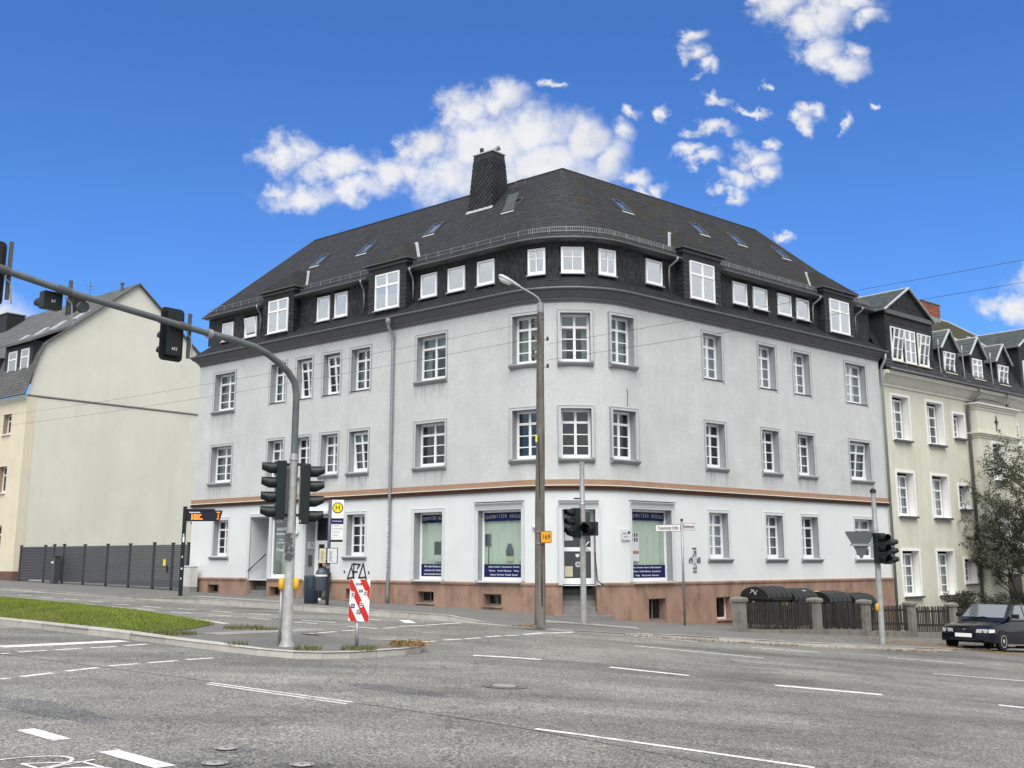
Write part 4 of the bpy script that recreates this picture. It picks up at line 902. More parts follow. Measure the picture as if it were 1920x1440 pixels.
# slates of the skirt
def hang(rows_fn, nrow, mat_, width, gap, lift, seed, top=None, diag=0):
    """lay overlapping slates on a surface; rows_fn(t) gives the row as a polyline of 3D points"""
    rnd = random.Random(seed); mb = MB()
    def walk(pts):
        L = [0]
        for a, b in zip(pts, pts[1:]): L.append(L[-1] + (b - a).length)
        def at(s):
            s = max(0, min(L[-1], s))
            for i in range(len(pts) - 1):
                if s <= L[i + 1]: return pts[i].lerp(pts[i + 1], (s - L[i]) / max(1e-9, L[i + 1] - L[i]))
            return pts[-1]
        return at, L[-1]
    for r in range(nrow):
        lo, l0 = walk(rows_fn(r / nrow)); hi, l1 = walk(rows_fn(min(1, (r + 1.35) / nrow)))
        s = -rnd.random() * width; n = 0
        while s < l0:
            w = width * rnd.uniform(.85, 1.15); a, b = max(0, s + gap), min(l0, s + w)
            if b - a > .02:
                p0, p1 = lo(a), lo(b); q1, q0 = hi(b / l0 * l1), hi(a / l0 * l1); nn = (p1 - p0).cross(q0 - p0); 
                if nn.length > 1e-9:
                    nn.normalize(); nn = nn if nn.z > 0 or abs(nn.z) < .02 else -nn
                    f = lift * rnd.uniform(.7, 1.4); e = nn * f
                    mb.add([p0 + e, p1 + e, q1 + nn * .003, q0 + nn * .003, p0 - nn * .002, p1 - nn * .002], [(0, 1, 2, 3), (4, 5, 1, 0)])
            s += w
    return mb
def lerp_rows(A, B): return lambda t: [a.lerp(b, t) for a, b in zip(A, B)]
V3 = lambda p, z: Vector((p.x, p.y, z))
front = lambda o, z: [V3(p, z) for p in outline(o)[1:-1]]
sk = hang(lerp_rows(front(O_SK0, Z_SK0), front(O_AT, Z_SK1)), 5, 'slate', .2, .006, .014, 31)
stuff(hpart('skirt_slates', sk, 'slate'))
# attic wall slates: the ones round the corner are single pieces, the rest one mass
sl_mesh = MB().box(-.5, .5, -.012, .004, -.5, .5).mesh('slate'); sl_mesh.materials.append(MATS['slate_wall'])
rest = MB(); cand = []; rnd = random.Random(12)
rows = 8; hh = (12.42 - 11.2) / rows
for r in range(rows):
    z = 11.2 + (r + .5) * hh; u = -rnd.random() * .3
    while u < UEND:
        w = rnd.uniform(.24, .36); a, b = u, u + w; u += w + .016
        a, b = max(.02, a), min(UEND - .02, b)
        # trim against windows and dormers
        for x0, x1, z0, z1 in [(q[0] - .03, q[1] + .03, q[2] - .05, q[3] + .03) for q in ATT] + [(q[0] - .02, q[1] + .02, 0, 99) for q in dorm_u]:
            if z + hh * .5 > z0 and z - hh * .5 < z1 and a < x1 and b > x0:
                if a < x0 and b <= x1: b = x0
                elif b > x1 and a >= x0: a = x1
                else: a = b = 0
        if b - a > .05: cand.append((abs((a + b) / 2 - (UL + UA) / 2), a, b, z, rnd.uniform(-.02, .05)))
cand.sort()
for k, (_, a, b, z, tl) in enumerate(cand):
    p, q = PU(a, O_AT + .006), PU(b, O_AT + .006); c = (p + q) / 2; ph = atan2(q.y - p.y, q.x - p.x)
    M = T(c.x - C0.x, c.y - C0.y, z) @ RZ(ph) @ Matrix.Rotation(.07 + tl * .6, 4, 'X') @ Matrix.Diagonal(((q - p).length - .004, 1.4, hh * 1.02, 1))
    if k < 300: link('wall_slate', sl_mesh, 'slate_wall', house, M)
    else: rest.box(-.5, .5, -.012, .004, -.5, .5, M)
stuff(obj('wall_slates', rest, 'slate_wall', house))
# attic windows
def attic_window(a, b, z0, z1, kind, off=O_AT, parent=None, dorm=False):
    p, q = PU(a, off), PU(b, off); c = (p + q) / 2; ph = atan2(q.y - p.y, q.x - p.x); w, h = (q - p).length, z1 - z0
    M = T(c.x - C0.x, c.y - C0.y, z0) @ RZ(ph) @ T(0, -.05 - (.03 if kind == 2 else 0), 0)
    if dorm: place_window(house, M, w, h, 2, (.3 * 0 + .66,), transom=0, mullion=.07, glass_m='attic_glass', curtain='curtain_white', fw=.06, room=False)
    elif kind == 2: place_window(house, M, w, h, 1, (.66,), glass_m='glass_sky', curtain='curtain', fw=.075, room=False) if False else place_window(house, M, w, h, 2, (.62,), mullion=.03, glass_m='attic_glass', curtain='curtain', fw=.08, room=False)
    else: place_window(house, M, w, h, 1, (), glass_m='attic_glass', curtain='curtain_white', fw=.075, room=False, tilt=(9 if kind == 1 else 0))
    obj('sill_plate', MB().box(-w / 2 - .03, w / 2 + .03, -.08, .03, -.04, -.005), 'lead', house, M)
for a, b, z0, z1, k in ATT: attic_window(a, b, z0, z1, k)
# upper roof
eave = front(O_EV, Z_EV); apexp = ARC_C + Vector((0, 1)) * 0
def meet(o):
    # point where both ridge lines cross
    a = C0 + NL * o; b = C0 + NR * o; d = b - a; den = DL.x * -DR.y + DR.x * DL.y; t = (d.x * -DR.y + DR.x * d.y) / den; return a + DL * t
apex = V3(meet(O_RG), Z_RG); ridL = V3(Vector(FL(SPL, O_RG)), Z_RG); ridR = V3(Vector(FR(SPR, O_RG)), Z_RG)
top = [ridL] + [apex] * (NARC + 1) + [ridR]
rf = MB().sheet([eave, top])
rl, rr = V3(Vector(FL(LEN_L, -8)), Z_EV), V3(Vector(FR(LEN_R, -8)), Z_EV); rm = V3(meet(-8), Z_EV)
rf.add([eave[0], ridL, rl], [(0, 1, 2)]); rf.add([eave[-1], ridR, rr], [(0, 1, 2)]); rf.add([rl, ridL, apex, rm], [(0, 1, 2, 3)]); rf.add([rr, ridR, apex, rm], [(0, 1, 2, 3)])
roof = hpart('roof', rf, 'slate')
L_e, L_t = eave[:2], top[:2]; A_e, A_t = eave[1:-1], top[1:-1]; R_e, R_t = eave[-2:], top[-2:]
stuff(obj('roof_slates', hang(lerp_rows(eave[:NARC // 2 + 6], top[:NARC // 2 + 6]), 38, 'slate', .2, .005, .012, 41), 'slate', roof))
stuff(obj('roof_slates', hang(lerp_rows(eave[NARC // 2 + 5:], top[NARC // 2 + 5:]), 38, 'slate', .2, .005, .012, 42), 'slate_moss', roof))
hipe = lambda a, b: hang(lambda t: [a[0].lerp(b, t), a[1].lerp(b, t)], 38, 'slate', .2, .005, .012, 43)
stuff(obj('roof_slates', hipe((rl, eave[0]), ridL), 'slate', roof)); stuff(obj('roof_slates', hipe((eave[-1], rr), ridR), 'slate_moss', roof))
for nm, pts in (('ridge_cap', [ridL, apex, ridR]), ('hip_cap', [eave[0], ridL]), ('hip_cap', [eave[-1], ridR])):
    obj(nm, MB().tube([p + Vector((0, 0, .0)) for p in pts], .05, 8), 'slate_wall', roof)
# eave boarding, gutter and snow guard
hpart('eave_board', sweep([(O_AT + .01, 12.4), (O_EV - .1, 12.4), (O_EV - .02, 12.44), (O_EV + .01, 12.49)]), 'zinc_dark', 30)
def run_between(o, z, spans):
    out = []
    for a, b in spans:
        n = max(2, int((b - a) / .4)); out.append([P3(a + (b - a) * i / n, o, z) for i in range(n + 1)])
    return out
free = []; u = 0
for a, b in sorted(dorm_u) + [(UEND, 0)]: free.append((u + .02 if u else .0, a - .1 if a < UEND else UEND)); u = b + .1
for k in run_between(O_EV + .06, 12.47, free): hpart('gutter', MB().tube(k, .042, 8), 'zinc_dark', 60)
slope = lambda o: Z_EV + (O_EV - o) * (Z_RG - Z_EV) / (O_EV - O_RG)
GO = -.22
post = MB().tube([(0, 0, -.05), (0, 0, .22)], .009, 5).mesh('guard_post'); bars = MB()
for (a, b), lo, hi in zip(free, run_between(GO, slope(GO) + .06, free), run_between(GO, slope(GO) + .2, free)):
    for k in (lo, hi): obj('guard_rail', MB().tube(k, .010, 5), 'zinc', roof)
    n = int((b - a) / .62)
    for i in range(n + 1):
        p = P3(a + .05 + (b - a - .1) * i / max(1, n), GO, slope(GO)); link('guard_post', post, 'zinc', roof, T(*p))
    u = a
    while u < b:
        if u > (UL + UA) / 2 - 1.6: p = P3(u, GO, slope(GO)); bars.box(-.005, .005, -.005, .005, .03, .2, T(*p))
        u += .085
stuff(obj('guard_bars', bars, 'zinc', roof))

# dormers
for (kind, a, b, wa, wb), (u0, u1) in zip(DORM, dorm_u):
    F = FL if kind == 'L' else FR; sg = 1
    def Q(s, o, z): return F(s, o, z)
    zt = 12.92; mb = MB()
    mb.add([Q(a, 0, 10.85), Q(b, 0, 10.85), Q(b, 0, zt), Q(a, 0, zt), Q(a, -1.2, 10.85), Q(b, -1.2, 10.85), Q(b, -1.2, zt), Q(a, -1.2, zt)], [(0, 1, 2, 3), (0, 3, 7, 4), (1, 5, 6, 2), (3, 2, 6, 7)])
    dm = hpart('dormer', mb, 'slate_wall')
    # slates on the dormer front and cheeks
    ph = PHL if kind == 'L' else PHR; k = MB(); rnd = random.Random(int(a * 10))
    for s0, s1, fn in ((a, b, lambda s, z: Q(s, .006, z)), (0, .45, lambda s, z: Q(a - .006, -s, z)), (0, .45, lambda s, z: Q(b + .006, -s, z))):
        for r in range(11):
            z = 11.0 + r * .17; s = s0 - rnd.random() * .3
            while s < s1:
                w = rnd.uniform(.22, .34); x0, x1 = max(s0, s), min(s1, s + w - .006); s += w
                if fn(0, 0) == Q(0, .006, 0) and x1 > wa - .04 and x0 < wb + .04 and z + .17 > 11.08 and z < 12.52:
                    if x0 < wa - .04: x1 = wa - .04
                    elif x1 > wb + .04: x0 = wb + .04
                    else: continue
                if x1 - x0 < .04: continue
                p = [Vector(fn(x0, z)), Vector(fn(x1, z)), Vector(fn(x1, z + .19)), Vector(fn(x0, z + .19))]; nn = (p[1] - p[0]).cross(p[3] - p[0]).normalized(); out = Vector((*(NL if kind == 'L' else NR), 0)) if fn(0, 0) == Q(0, .006, 0) else (p[0] - Vector(Q((a + b) / 2, -.2, z)));  nn = nn if nn.dot(out) > 0 else -nn
                k.add([p[0] + nn * .014, p[1] + nn * .014, p[2], p[3], p[0] - nn * .004, p[1] - nn * .004], [(0, 1, 2, 3), (4, 5, 1, 0)])
    stuff(obj('dormer_slates', k, 'slate_wall', dm))
    # hipped roof
    ex = .16; e0, e1 = a - ex, b + ex; m = (a + b) / 2; ze = 12.94; zr = 14.0; of = .2; orr = -.95; back = O_EV - (zr - Z_EV) * (O_EV - O_RG) / (Z_RG - Z_EV); bk = O_EV - (ze - Z_EV) * (O_EV - O_RG) / (Z_RG - Z_EV)
    A, B_, Cc, Dd = Vector(Q(e0, of, ze)), Vector(Q(e1, of, ze)), Vector(Q(e1, bk - .05, ze)), Vector(Q(e0, bk - .05, ze)); E, Fp = Vector(Q(m, orr, zr)), Vector(Q(m, back - .05, zr))
    rd = MB().add([A, B_, Cc, Dd, E, Fp], [(0, 1, 4), (1, 2, 5, 4), (3, 0, 4, 5), (0, 3, 2, 1)])
    dr_ = obj('dormer_roof', rd, 'slate', dm)
    sl = hang(lambda t: [A.lerp(E, t), B_.lerp(E, t)], 10, 's', .2, .005, .012, 51)
    for q in (hang(lambda t: [B_.lerp(E, t), Cc.lerp(Fp, t)], 10, 's', .2, .005, .012, 52), hang(lambda t: [Dd.lerp(Fp, t), A.lerp(E, t)], 10, 's', .2, .005, .012, 53)): sl.add(q.v, q.f)
    stuff(obj('dormer_roof_slates', sl, 'slate_moss', dm))
    for p in ((Cc, Fp), (Dd, Fp)):
        v = [x + Vector((0, 0, .075)) for x in p]; sd = Vector((*(DL if kind == 'L' else DR), 0)) * (.08 if p[0] is Cc else -.08)
        obj('valley_flashing', MB().add([v[0] - sd, v[0] + sd, v[1] + sd, v[1] - sd, v[0] + Vector((0, 0, .02)), v[1] + Vector((0, 0, .02))], [(0, 1, 2, 3), (0, 4, 5, 3)]), 'lead', dm)
    # boarded eave round the dormer
    bd = MB()
    for i, (f, z0, z1) in enumerate(((.06, 12.76, 12.85), (.2, 12.88, 12.935))):
        bd.add([Q(a - f, f, z0), Q(b + f, f, z0), Q(b + f, -.6, z0), Q(a - f, -.6, z0), Q(a - f, f, z1), Q(b + f, f, z1), Q(b + f, -.6, z1), Q(a - f, -.6, z1)], [(0, 1, 5, 4), (1, 2, 6, 5), (3, 0, 4, 7), (0, 3, 2, 1), (4, 5, 6, 7)])
    obj('dormer_eave', bd, 'zinc_dark', dm)
    cc = (u0 + u1) / 2; hw = (wb - wa) / 2; uc = uL((wa + wb) / 2) if kind == 'L' else uR((wa + wb) / 2)
    attic_window(uc - hw, uc + hw, 11.06, 12.5, 0, 0.0, dorm=True)
# skylights
for kind, s, o, opened in [('L', 15.49, -2.09, 0), ('L', 12.39, -2.06, 0), ('L', 8.49, -2.14, 0), ('L', 4.47, -2.28, 1), ('R', 4.99, -2.4, 0), ('R', 9.58, -2.43, 0), ('R', 12.17, -2.52, 0), ('R', 15.28, -2.49, 0)]:
    F = FL if kind == 'L' else FR; p = Vector(F(s, o)); ph = PHL if kind == 'L' else PHR; al = math.atan2(Z_RG - Z_EV, O_EV - O_RG)
    M = T(p.x - C0.x, p.y - C0.y, slope(o) + .02) @ RZ(ph) @ Matrix.Rotation(al, 4, 'X')
    mb = MB(); w, h, f = .29, .44, .045
    for x0, x1, y0, y1 in ((-w, -w + f, -h, h), (w - f, w, -h, h), (-w + f, w - f, -h, -h + f), (-w + f, w - f, h - f, h)): mb.box(x0, x1, y0, y1, 0, .07)
    sk_ = obj('skylight', mb, 'zinc_dark', house, M)
    gp_ = link('pane', pane_mesh('glass'), 'glass', sk_, (T(0, 0, .05) if not opened else T(0, 0, .2) @ Matrix.Rotation(.35, 4, 'X')) @ Matrix.Diagonal((2 * w - .06, 2 * h - .06, .01, 1)))
    obj('backing', MB().box(-w + .03, w - .03, -h + .03, h - .03, -.03, .0), 'curtain_white' if not opened else 'room', sk_)
    obj('apron', MB().box(-w - .02, w + .02, -h - .12, -h, .005, .03), 'lead', sk_)
# chimney clad in slates
ch = thing_part = None
cb = [Vector(FL(5.85, -2.62)), Vector(FL(7.15, -2.62)), Vector(FL(7.15, -3.75)), Vector(FL(5.85, -3.75))]
ct = [Vector(FL(5.93, -2.72)), Vector(FL(6.92, -2.72)), Vector(FL(6.92, -3.45)), Vector(FL(5.93, -3.45))]
ZC0, ZC1 = 15.0, 17.55
mb = MB().add([(p.x, p.y, ZC0) for p in cb] + [(p.x, p.y, ZC1) for p in ct], [(0, 1, 5, 4), (1, 2, 6, 5), (2, 3, 7, 6), (3, 0, 4, 7), (4, 5, 6, 7)])
chim = hpart('chimney', mb, 'slate_wall')
def clad(p0, p1, q1, q0, flip, seed):
    """slanting courses of slates on a tapered face"""
    rnd = random.Random(seed); U = (p1 - p0); H = ((q0 + q1) / 2 - (p0 + p1) / 2).length; Wd = U.length; n = 0
    def S(x, y):
        t = y / H; a = p0.lerp(q0, t); b = p1.lerp(q1, t); return a.lerp(b, x / Wd)
    nn = U.cross(q0 - p0).normalized(); cen = V3((cb[0] + cb[2]) / 2, 16); nn = nn if nn.dot((p0 + q1) / 2 - cen) > 0 else -nn
    ang = radians(38) * (1 if flip else -1); ex, ey = (cos(ang), sin(ang)), (-sin(ang), cos(ang)); rh, rwid = .165, .3
    for r in range(-14, 24):
        off = rnd.random() * rwid
        for c in range(-12, 14):
            x0, y0 = c * rwid + off, r * rh; poly = [(x0, y0), (x0 + rwid - .006, y0), (x0 + rwid - .006, y0 + rh), (x0, y0 + rh)]
            poly = [(x * ex[0] + y * ey[0], x * ex[1] + y * ey[1]) for x, y in poly]
            low = [x * ey[0] + y * ey[1] for x, y in poly]
            poly = clip(clip(clip(clip(poly, 1, 0, Wd), -1, 0, 0), 0, 1, H - .22), 0, -1, -.2)
            if len(poly) < 3: continue
            ar = abs(sum(a[0] * b[1] - b[0] * a[1] for a, b in zip(poly, poly[1:] + poly[:1]))) / 2
            if ar < .006: continue
            base = y0; vs = [S(*p) + nn * (.022 - .018 * min(1, max(0, (p[0] * ey[0] + p[1] * ey[1] - base) / rh))) for p in poly]; m_ = len(vs)
            o_ = obj('slate', MB().add(vs + [v - nn * .022 for v in vs], [tuple(range(m_))] + [(i, (i + 1) % m_, m_ + (i + 1) % m_, m_ + i) for i in range(m_)]), 'slate_wall', chim); n += 1
    return n
B3 = [V3(p, ZC0) for p in cb]; T3 = [V3(p, ZC1) for p in ct]
clad(B3[1], B3[0], T3[0], T3[1], True, 1); clad(B3[0], B3[3], T3[3], T3[0], False, 2)
obj('cap', MB().loft([[(p.x, p.y, z) for p in [c + (c - (ct[0] + ct[2]) / 2).normalized() * e for c in ct]] for e, z in ((.03, 17.55), (.05, 17.56), (.05, 17.6), (.0, 17.63))]), 'lead', chim)
pc = (ct[0] * .3 + ct[1] * .7 + ct[2] * .0); pc = (ct[1] + ct[2]) / 2 * .4 + (ct[0] + ct[1]) / 2 * .6
obj('flue', MB().lathe([(.08, 17.6), (.08, 17.85), (.06, 17.86)], 10, T(pc.x, pc.y, 0)), 'rubber_black', chim, smooth=40)
pd = (ct[0] + ct[3]) / 2 * .8 + (ct[1] + ct[2]) / 2 * .2
obj('flue_cowl', MB().tube([(pd.x - .05, pd.y, 17.6), (pd.x + .05, pd.y - .03, 17.74), (pd.x + .2, pd.y - .08, 17.82)], [.09, .09, .1], 10), 'zinc', chim, smooth=40)
hpart('chimney_flashing', MB().add([FL(5.8, -2.56, slope(-2.56) + .035), FL(7.2, -2.56, slope(-2.56) + .035), FL(7.2, -2.62, slope(-2.62) + .1), FL(5.8, -2.62, slope(-2.62) + .1)], [(0, 1, 2, 3)]), 'lead')
hpart('roof_ladder_bracket', MB().tube([FL(5.35, -3.5, 16.1), FL(5.35, -3.5, 16.35), FL(5.0, -3.6, 16.4), FL(5.0, -3.6, 16.15)], .03, 6), 'zinc_dark')
# downpipes
def pipe(name, pts, r=.05, m='zinc', parent=None): return hpart(name, MB().tube(pts, r, 10), m, True)
gl = lambda s, F: g(F(s, 0)[0])
pipe('downpipe', [FL(8.43, .33, 10.5), FL(8.43, .32, 10.25), FL(8.4, .1, 9.95), FL(8.4, .1, 9.7), FL(8.4, .1, .4), FL(8.4, .1, gl(8.4, FL) - .1)], .062)
hpart('rainwater_head', MB().lathe([(.06, 10.3), (.12, 10.45), (.12, 10.58)], 10, T(*FL(8.43, .33), 0)), 'zinc')
# pale marker scrawl down the pipe
rs = random.Random(8); sc_ = MB(); z = 3.6
while z > 1.2:
    h_ = rs.uniform(.05, .12); p = Vector(FL(8.4, .1 + .064, z)); sc_.box(-rs.uniform(.01, .04), rs.uniform(.01, .04), -.002, .0, 0, h_ * .25, T(*p) @ RZ(PHL)); sc_.box(rs.uniform(-.03, 0), rs.uniform(.005, .02), -.003, .0, 0, h_, T(*p) @ RZ(PHL)); z -= h_ + .03
stuff(hpart('marker_scrawl', sc_, 'ink_white'))
pipe('downpipe', [FR(18.75, .3, 10.55), FR(18.72, .3, 10.3), FR(18.68, .1, 9.9), FR(18.68, .1, 9.6), FR(18.68, .1, -1.4)], .06)
for F, s in ((FL, 17.0), (FL, 10.35), (FL, 7.6), (FR, 5.25), (FR, 14.3), (FR, 17.5)):
    sd = .12 if F is FL else -.12
    pipe('attic_downpipe', [F(s, .1, 12.46), F(s, .08, 12.36), F(s + sd, -.2, 12.15), F(s + sd, -.24, 11.95), F(s + sd, -.24, 11.3)], .04)
# small things fixed to the wall
B = T(*(Vector(FR(5.76, .0)) - C0), 1.65) @ RZ(PHR); mosaic = link('wall_mosaic', None, None, house, B); rnd = random.Random(2)
mosaic_tiles = []
for cx_, cz in ((0, 0), (-.21, 0), (.21, 0), (0, .22), (0, -.22), (0, .33), (0, -.33)):
    for i in range(3):
        for k in range(3):
            if abs(cz) > .3 and k != (2 if cz > 0 else 0): continue
            m_ = 'mosaic_pale' if (cx_ == 0 and cz == 0) or rnd.random() < .3 else 'mosaic_grey'
            obj('tile', MB().box(-.031, .031, -.02, 0, -.031, .031), m_, mosaic, T(cx_ + (i - 1) * .066, 0, cz + (k - 1) * .066))
B = T(*(Vector(FR(2.3, 0)) - C0), 2.46) @ RZ(PHR * .97); pl = obj('camera_notice', MB().box(-.19, .19, -.045, -.02, -.17, .17), 'paper', house, B)
obj('camera_pictogram', MB().prism([(.05, .08), (.16, .13), (.17, .06), (.1, .02)], 0, .003, Matrix.Rotation(pi / 2, 4, 'X') @ T(0, 0, .046)), 'ink_black', pl)
text('VIDEO', .06, 'ink_black', pl, T(-.07, -.047, .04)); text('überwacht', .045, 'ink_black', pl, T(-.02, -.047, -.06))
for F, s, z, ph in ((FL, 13.79, 2.69, PHL), (FL, 1.3, 2.72, radians(-26))):
    p = Vector(F(s, 0)) if s > 2 else Vector(FA(radians(-23.5), 0)); B = T(p.x - C0.x, p.y - C0.y, z) @ RZ(ph)
    lm = obj('wall_lamp', MB().lathe([(.11, 0), (.11, .03), (.10, .04)], 14, Matrix.Rotation(pi / 2, 4, 'X')), 'zinc', house, B, smooth=40); obj('globe', MB().lathe([(.09, .04), (.085, .09), (.05, .12), (.01, .125)], 14, Matrix.Rotation(pi / 2, 4, 'X')), 'curtain_white', lm, smooth=60)
B = T(*(Vector(FL(10.25, 0)) - C0), 1.22) @ RZ(PHL)
def strokes(lines, w): 
    mb = MB()
    for ln in lines:
        for a, b in zip(ln, ln[1:]):
            a, b = Vector(a), Vector(b); u = (b - a).normalized(); s = Vector((-u.y, u.x)) * w / 2; e = u * w * .3
            q = [a - s - e, b - s + e, b + s + e, a + s - e]; mb.add([(p.x, -.006, p.y) for p in q] + [(p.x, .0, p.y) for p in q], [(0, 1, 2, 3), (0, 4, 5, 1), (1, 5, 6, 2), (2, 6, 7, 3), (3, 7, 4, 0)])
    return mb
obj('graffiti', strokes([[(-.2, .28), (-.46, -.26)], [(-.46, -.26), (-.12, -.2), (-.22, .1)], [(-.12, .3), (-.1, -.34)], [(-.14, .28), (.24, .26)], [(.24, .26), (.08, .12)], [(-.16, -.02), (.08, .0)], [(.4, .3), (.18, -.22)], [(.4, .3), (.6, -.3)], [(.18, -.22), (.56, -.2)], [(.56, -.2), (.64, -.36)], [(-.66, .02), (-.62, -.03)], [(.7, .0), (.73, -.06)], [(.28, -.4), (.45, -.38)]], .068), 'graffiti', house, B)
hpart('wall_crack', MB().tube([P3(uA(40), .004, 7.35), P3(uA(40.3), .004, 7.0), P3(uA(39.9), .004, 6.75)], .012, 5), 'course_dark')
# ---------------------------------------------------------------- yellow gabled house on the left
S0 = 37.57
yb = Vector(FL(S0, 0)); yellow = thing('gabled_house', 'cream yellow house with blank gable wall and grey slate roof beyond the slat fence', 'house', T(yb.x, yb.y, 0)); YM = T(-yb.x, -yb.y, 0)
def ypart(name, mb, m, smooth=False, **k): return obj(name, mb, m, yellow, YM, smooth, **k)
YL = 16.0
prof = [(0, -.5), (0, 10.6), (-.42, 12.85), (-.78, 13.6), (-6.2, 18.05), (-11.6, 13.6), (-11.98, 12.85), (-12.4, 10.6), (-12.4, -.5)]
ypart('gable_wall', MB().add([FL(S0, o, z) for o, z in prof], [tuple(range(len(prof)))]), 'yellow_wall')
yo = [(39.25, 40.2, 8.55, 9.68), (39.25, 40.2, 5.3, 6.75), (39.25, 40.2, 2.0, 3.5), (42.0, 43.0, 8.55, 9.68), (42.0, 43.0, 5.3, 6.75)]
wl = MB(); us = sorted({S0, S0 + YL} | {a for o in yo for a in o[:2]}); zs = sorted({-.5, 10.6} | {a for o in yo for a in o[2:]})
for a, b in zip(us, us[1:]):
    for c, d in zip(zs, zs[1:]):
        if not any(o[0] < (a + b) / 2 < o[1] and o[2] < (c + d) / 2 < o[3] for o in yo): wl.add([FL(a, 0, c), FL(b, 0, c), FL(b, 0, d), FL(a, 0, d)], [(0, 1, 2, 3)])
for a, b, c, d in yo:
    rv = MB()
    for q in ([(a, c), (a, d)], [(b, c), (b, d)], [(a, c), (b, c)], [(a, d), (b, d)]): rv.add([FL(q[0][0], 0, q[0][1]), FL(q[1][0], 0, q[1][1]), FL(q[1][0], -.3, q[1][1]), FL(q[0][0], -.3, q[0][1])], [(0, 1, 2, 3)])
    ypart('window_reveal', rv, 'tan_reveal'); p = Vector(FL((a + b) / 2, -.26)) - yb; M = T(p.x, p.y, c) @ RZ(PHL)
    place_window(yellow, M, b - a, d - c, 2, (.68,), transom=0); p = Vector(FL((a + b) / 2, 0)) - yb
    obj('window_sill', MB().box(-(b - a) / 2 - .06, (b - a) / 2 + .06, -.1, .26, -.06, -.005), 'frame_white', yellow, T(p.x, p.y, c) @ RZ(PHL))
ypart('front_wall', wl, 'yellow_front')
ypart('corner_strip', MB().add([FL(S0 - .012, -.02, .7), FL(S0 - .012, -.5, .7), FL(S0 - .012, -.5, 10.5), FL(S0 - .012, -.02, 10.5)], [(0, 1, 2, 3)]), 'yellow_front')
ypart('plinth', MB().add([FL(S0 - .03, .03, -.5), FL(S0 + YL, .03, -.5), FL(S0 + YL, .03, 1.05), FL(S0 - .03, .03, 1.05), FL(S0 - .03, -.9, -.5), FL(S0 - .03, -.9, 1.05)], [(0, 1, 2, 3), (0, 3, 5, 4)]), 'brown_plinth')
ypart('gable_seam', MB().add([FL(S0 - .01, -.0, 10.62), FL(S0 - .05, -.0, 10.55), FL(S0 - .05, -12.4, 10.55), FL(S0 - .01, -12.4, 10.62), FL(S0 - .01, 0, 10.5), FL(S0 - .01, -12.4, 10.5)], [(0, 1, 2, 3), (1, 4, 5, 2)]), 'seam')
# roof faces over the front, with slates
ro = [(.25, 10.55), (-.42, 12.9), (-.78, 13.66), (-6.2, 18.12)]
e0, e1 = S0 - .18, S0 + YL
for (o0, z0), (o1, z1) in zip(ro, ro[1:]):
    rf_ = ypart('roof', MB().add([FL(e0, o0, z0), FL(e1, o0, z0), FL(e1, o1, z1), FL(e0, o1, z1), FL(e0, o0, z0 - .12), FL(e0, o1, z1 - .12)], [(0, 1, 2, 3), (0, 3, 5, 4)]), 'slate_light')
    A, B_, Cc, Dd = Vector(FL(e1, o0, z0)), Vector(FL(e0, o0, z0)), Vector(FL(e0, o1, z1)), Vector(FL(e1, o1, z1)); n = max(3, int((Cc - B_).length / .2))
    stuff(obj('roof_slates', hang(lambda t: [A.lerp(Dd, t), B_.lerp(Cc, t)], n, 's', .28, .006, .014, 61), 'slate_light', rf_))
ypart('rear_roof', MB().add([FL(e0, -6.2, 18.12), FL(e1, -6.2, 18.12), FL(e1, -12.3, 13.1), FL(e0, -12.3, 13.1), FL(e0, -6.2, 18.0), FL(e0, -12.3, 12.98)], [(0, 1, 2, 3), (0, 4, 5, 3)]), 'slate_light')
ypart('gutter', MB().tube([FL(e0, .3, 10.6), FL(e1, .3, 10.6)], .06, 8), 'zinc_dark', True)
ypart('eave_cornice', MB().add([FL(S0, 0, 10.3), FL(e1, 0, 10.3), FL(e1, .22, 10.52), FL(S0, .22, 10.52), FL(S0, -.0, 10.56)], [(0, 1, 2, 3), (0, 3, 4)]), 'yellow_wall')
# dormer with two windows
da, db = 37.95, 41.3
dmy = ypart('dormer', MB().add([FL(da, -.25, 11.25), FL(db, -.25, 11.25), FL(db, -.25, 13.75), FL(da, -.25, 13.75), FL(da, -1.6, 11.25), FL(db, -1.6, 11.25), FL(db, -1.6, 13.75), FL(da, -1.6, 13.75)], [(0, 1, 2, 3), (0, 3, 7, 4), (1, 5, 6, 2)]), 'slate_wall')
obj('dormer_roof', MB().add([FL(da - .3, .05, 13.62), FL(db + .3, .05, 13.62), FL(db + .3, -2.2, 14.75), FL(da - .3, -2.2, 14.75), FL(da - .3, .05, 13.78), FL(db + .3, .05, 13.78), FL(db + .3, -2.2, 14.9), FL(da - .3, -2.2, 14.9)], [(0, 1, 5, 4), (4, 5, 6, 7), (0, 3, 2, 1), (0, 4, 7, 3), (1, 2, 6, 5)]), 'slate_light', dmy)
for a, b in ((38.3, 39.25), (39.75, 40.75)):
    p = Vector(FL((a + b) / 2, -.2)) - yb; place_window(yellow, T(p.x, p.y, 11.65) @ RZ(PHL), b - a, 1.7, 1, (.72,), transom=0, glass_m='glass_sky', curtain='curtain_white', room=False)
da2 = 41.9; obj('dormer', MB().add([FL(da2, -.25, 11.25), FL(45, -.25, 11.25), FL(45, -.25, 13.2), FL(da2, -.25, 13.2), FL(da2, -1.4, 11.25), FL(da2, -1.4, 13.2)], [(0, 1, 2, 3), (0, 3, 5, 4)]), 'slate_wall', yellow, YM)
ysl = lambda o: 13.66 + (-.78 - o) * (18.12 - 13.66) / (6.2 - .78)
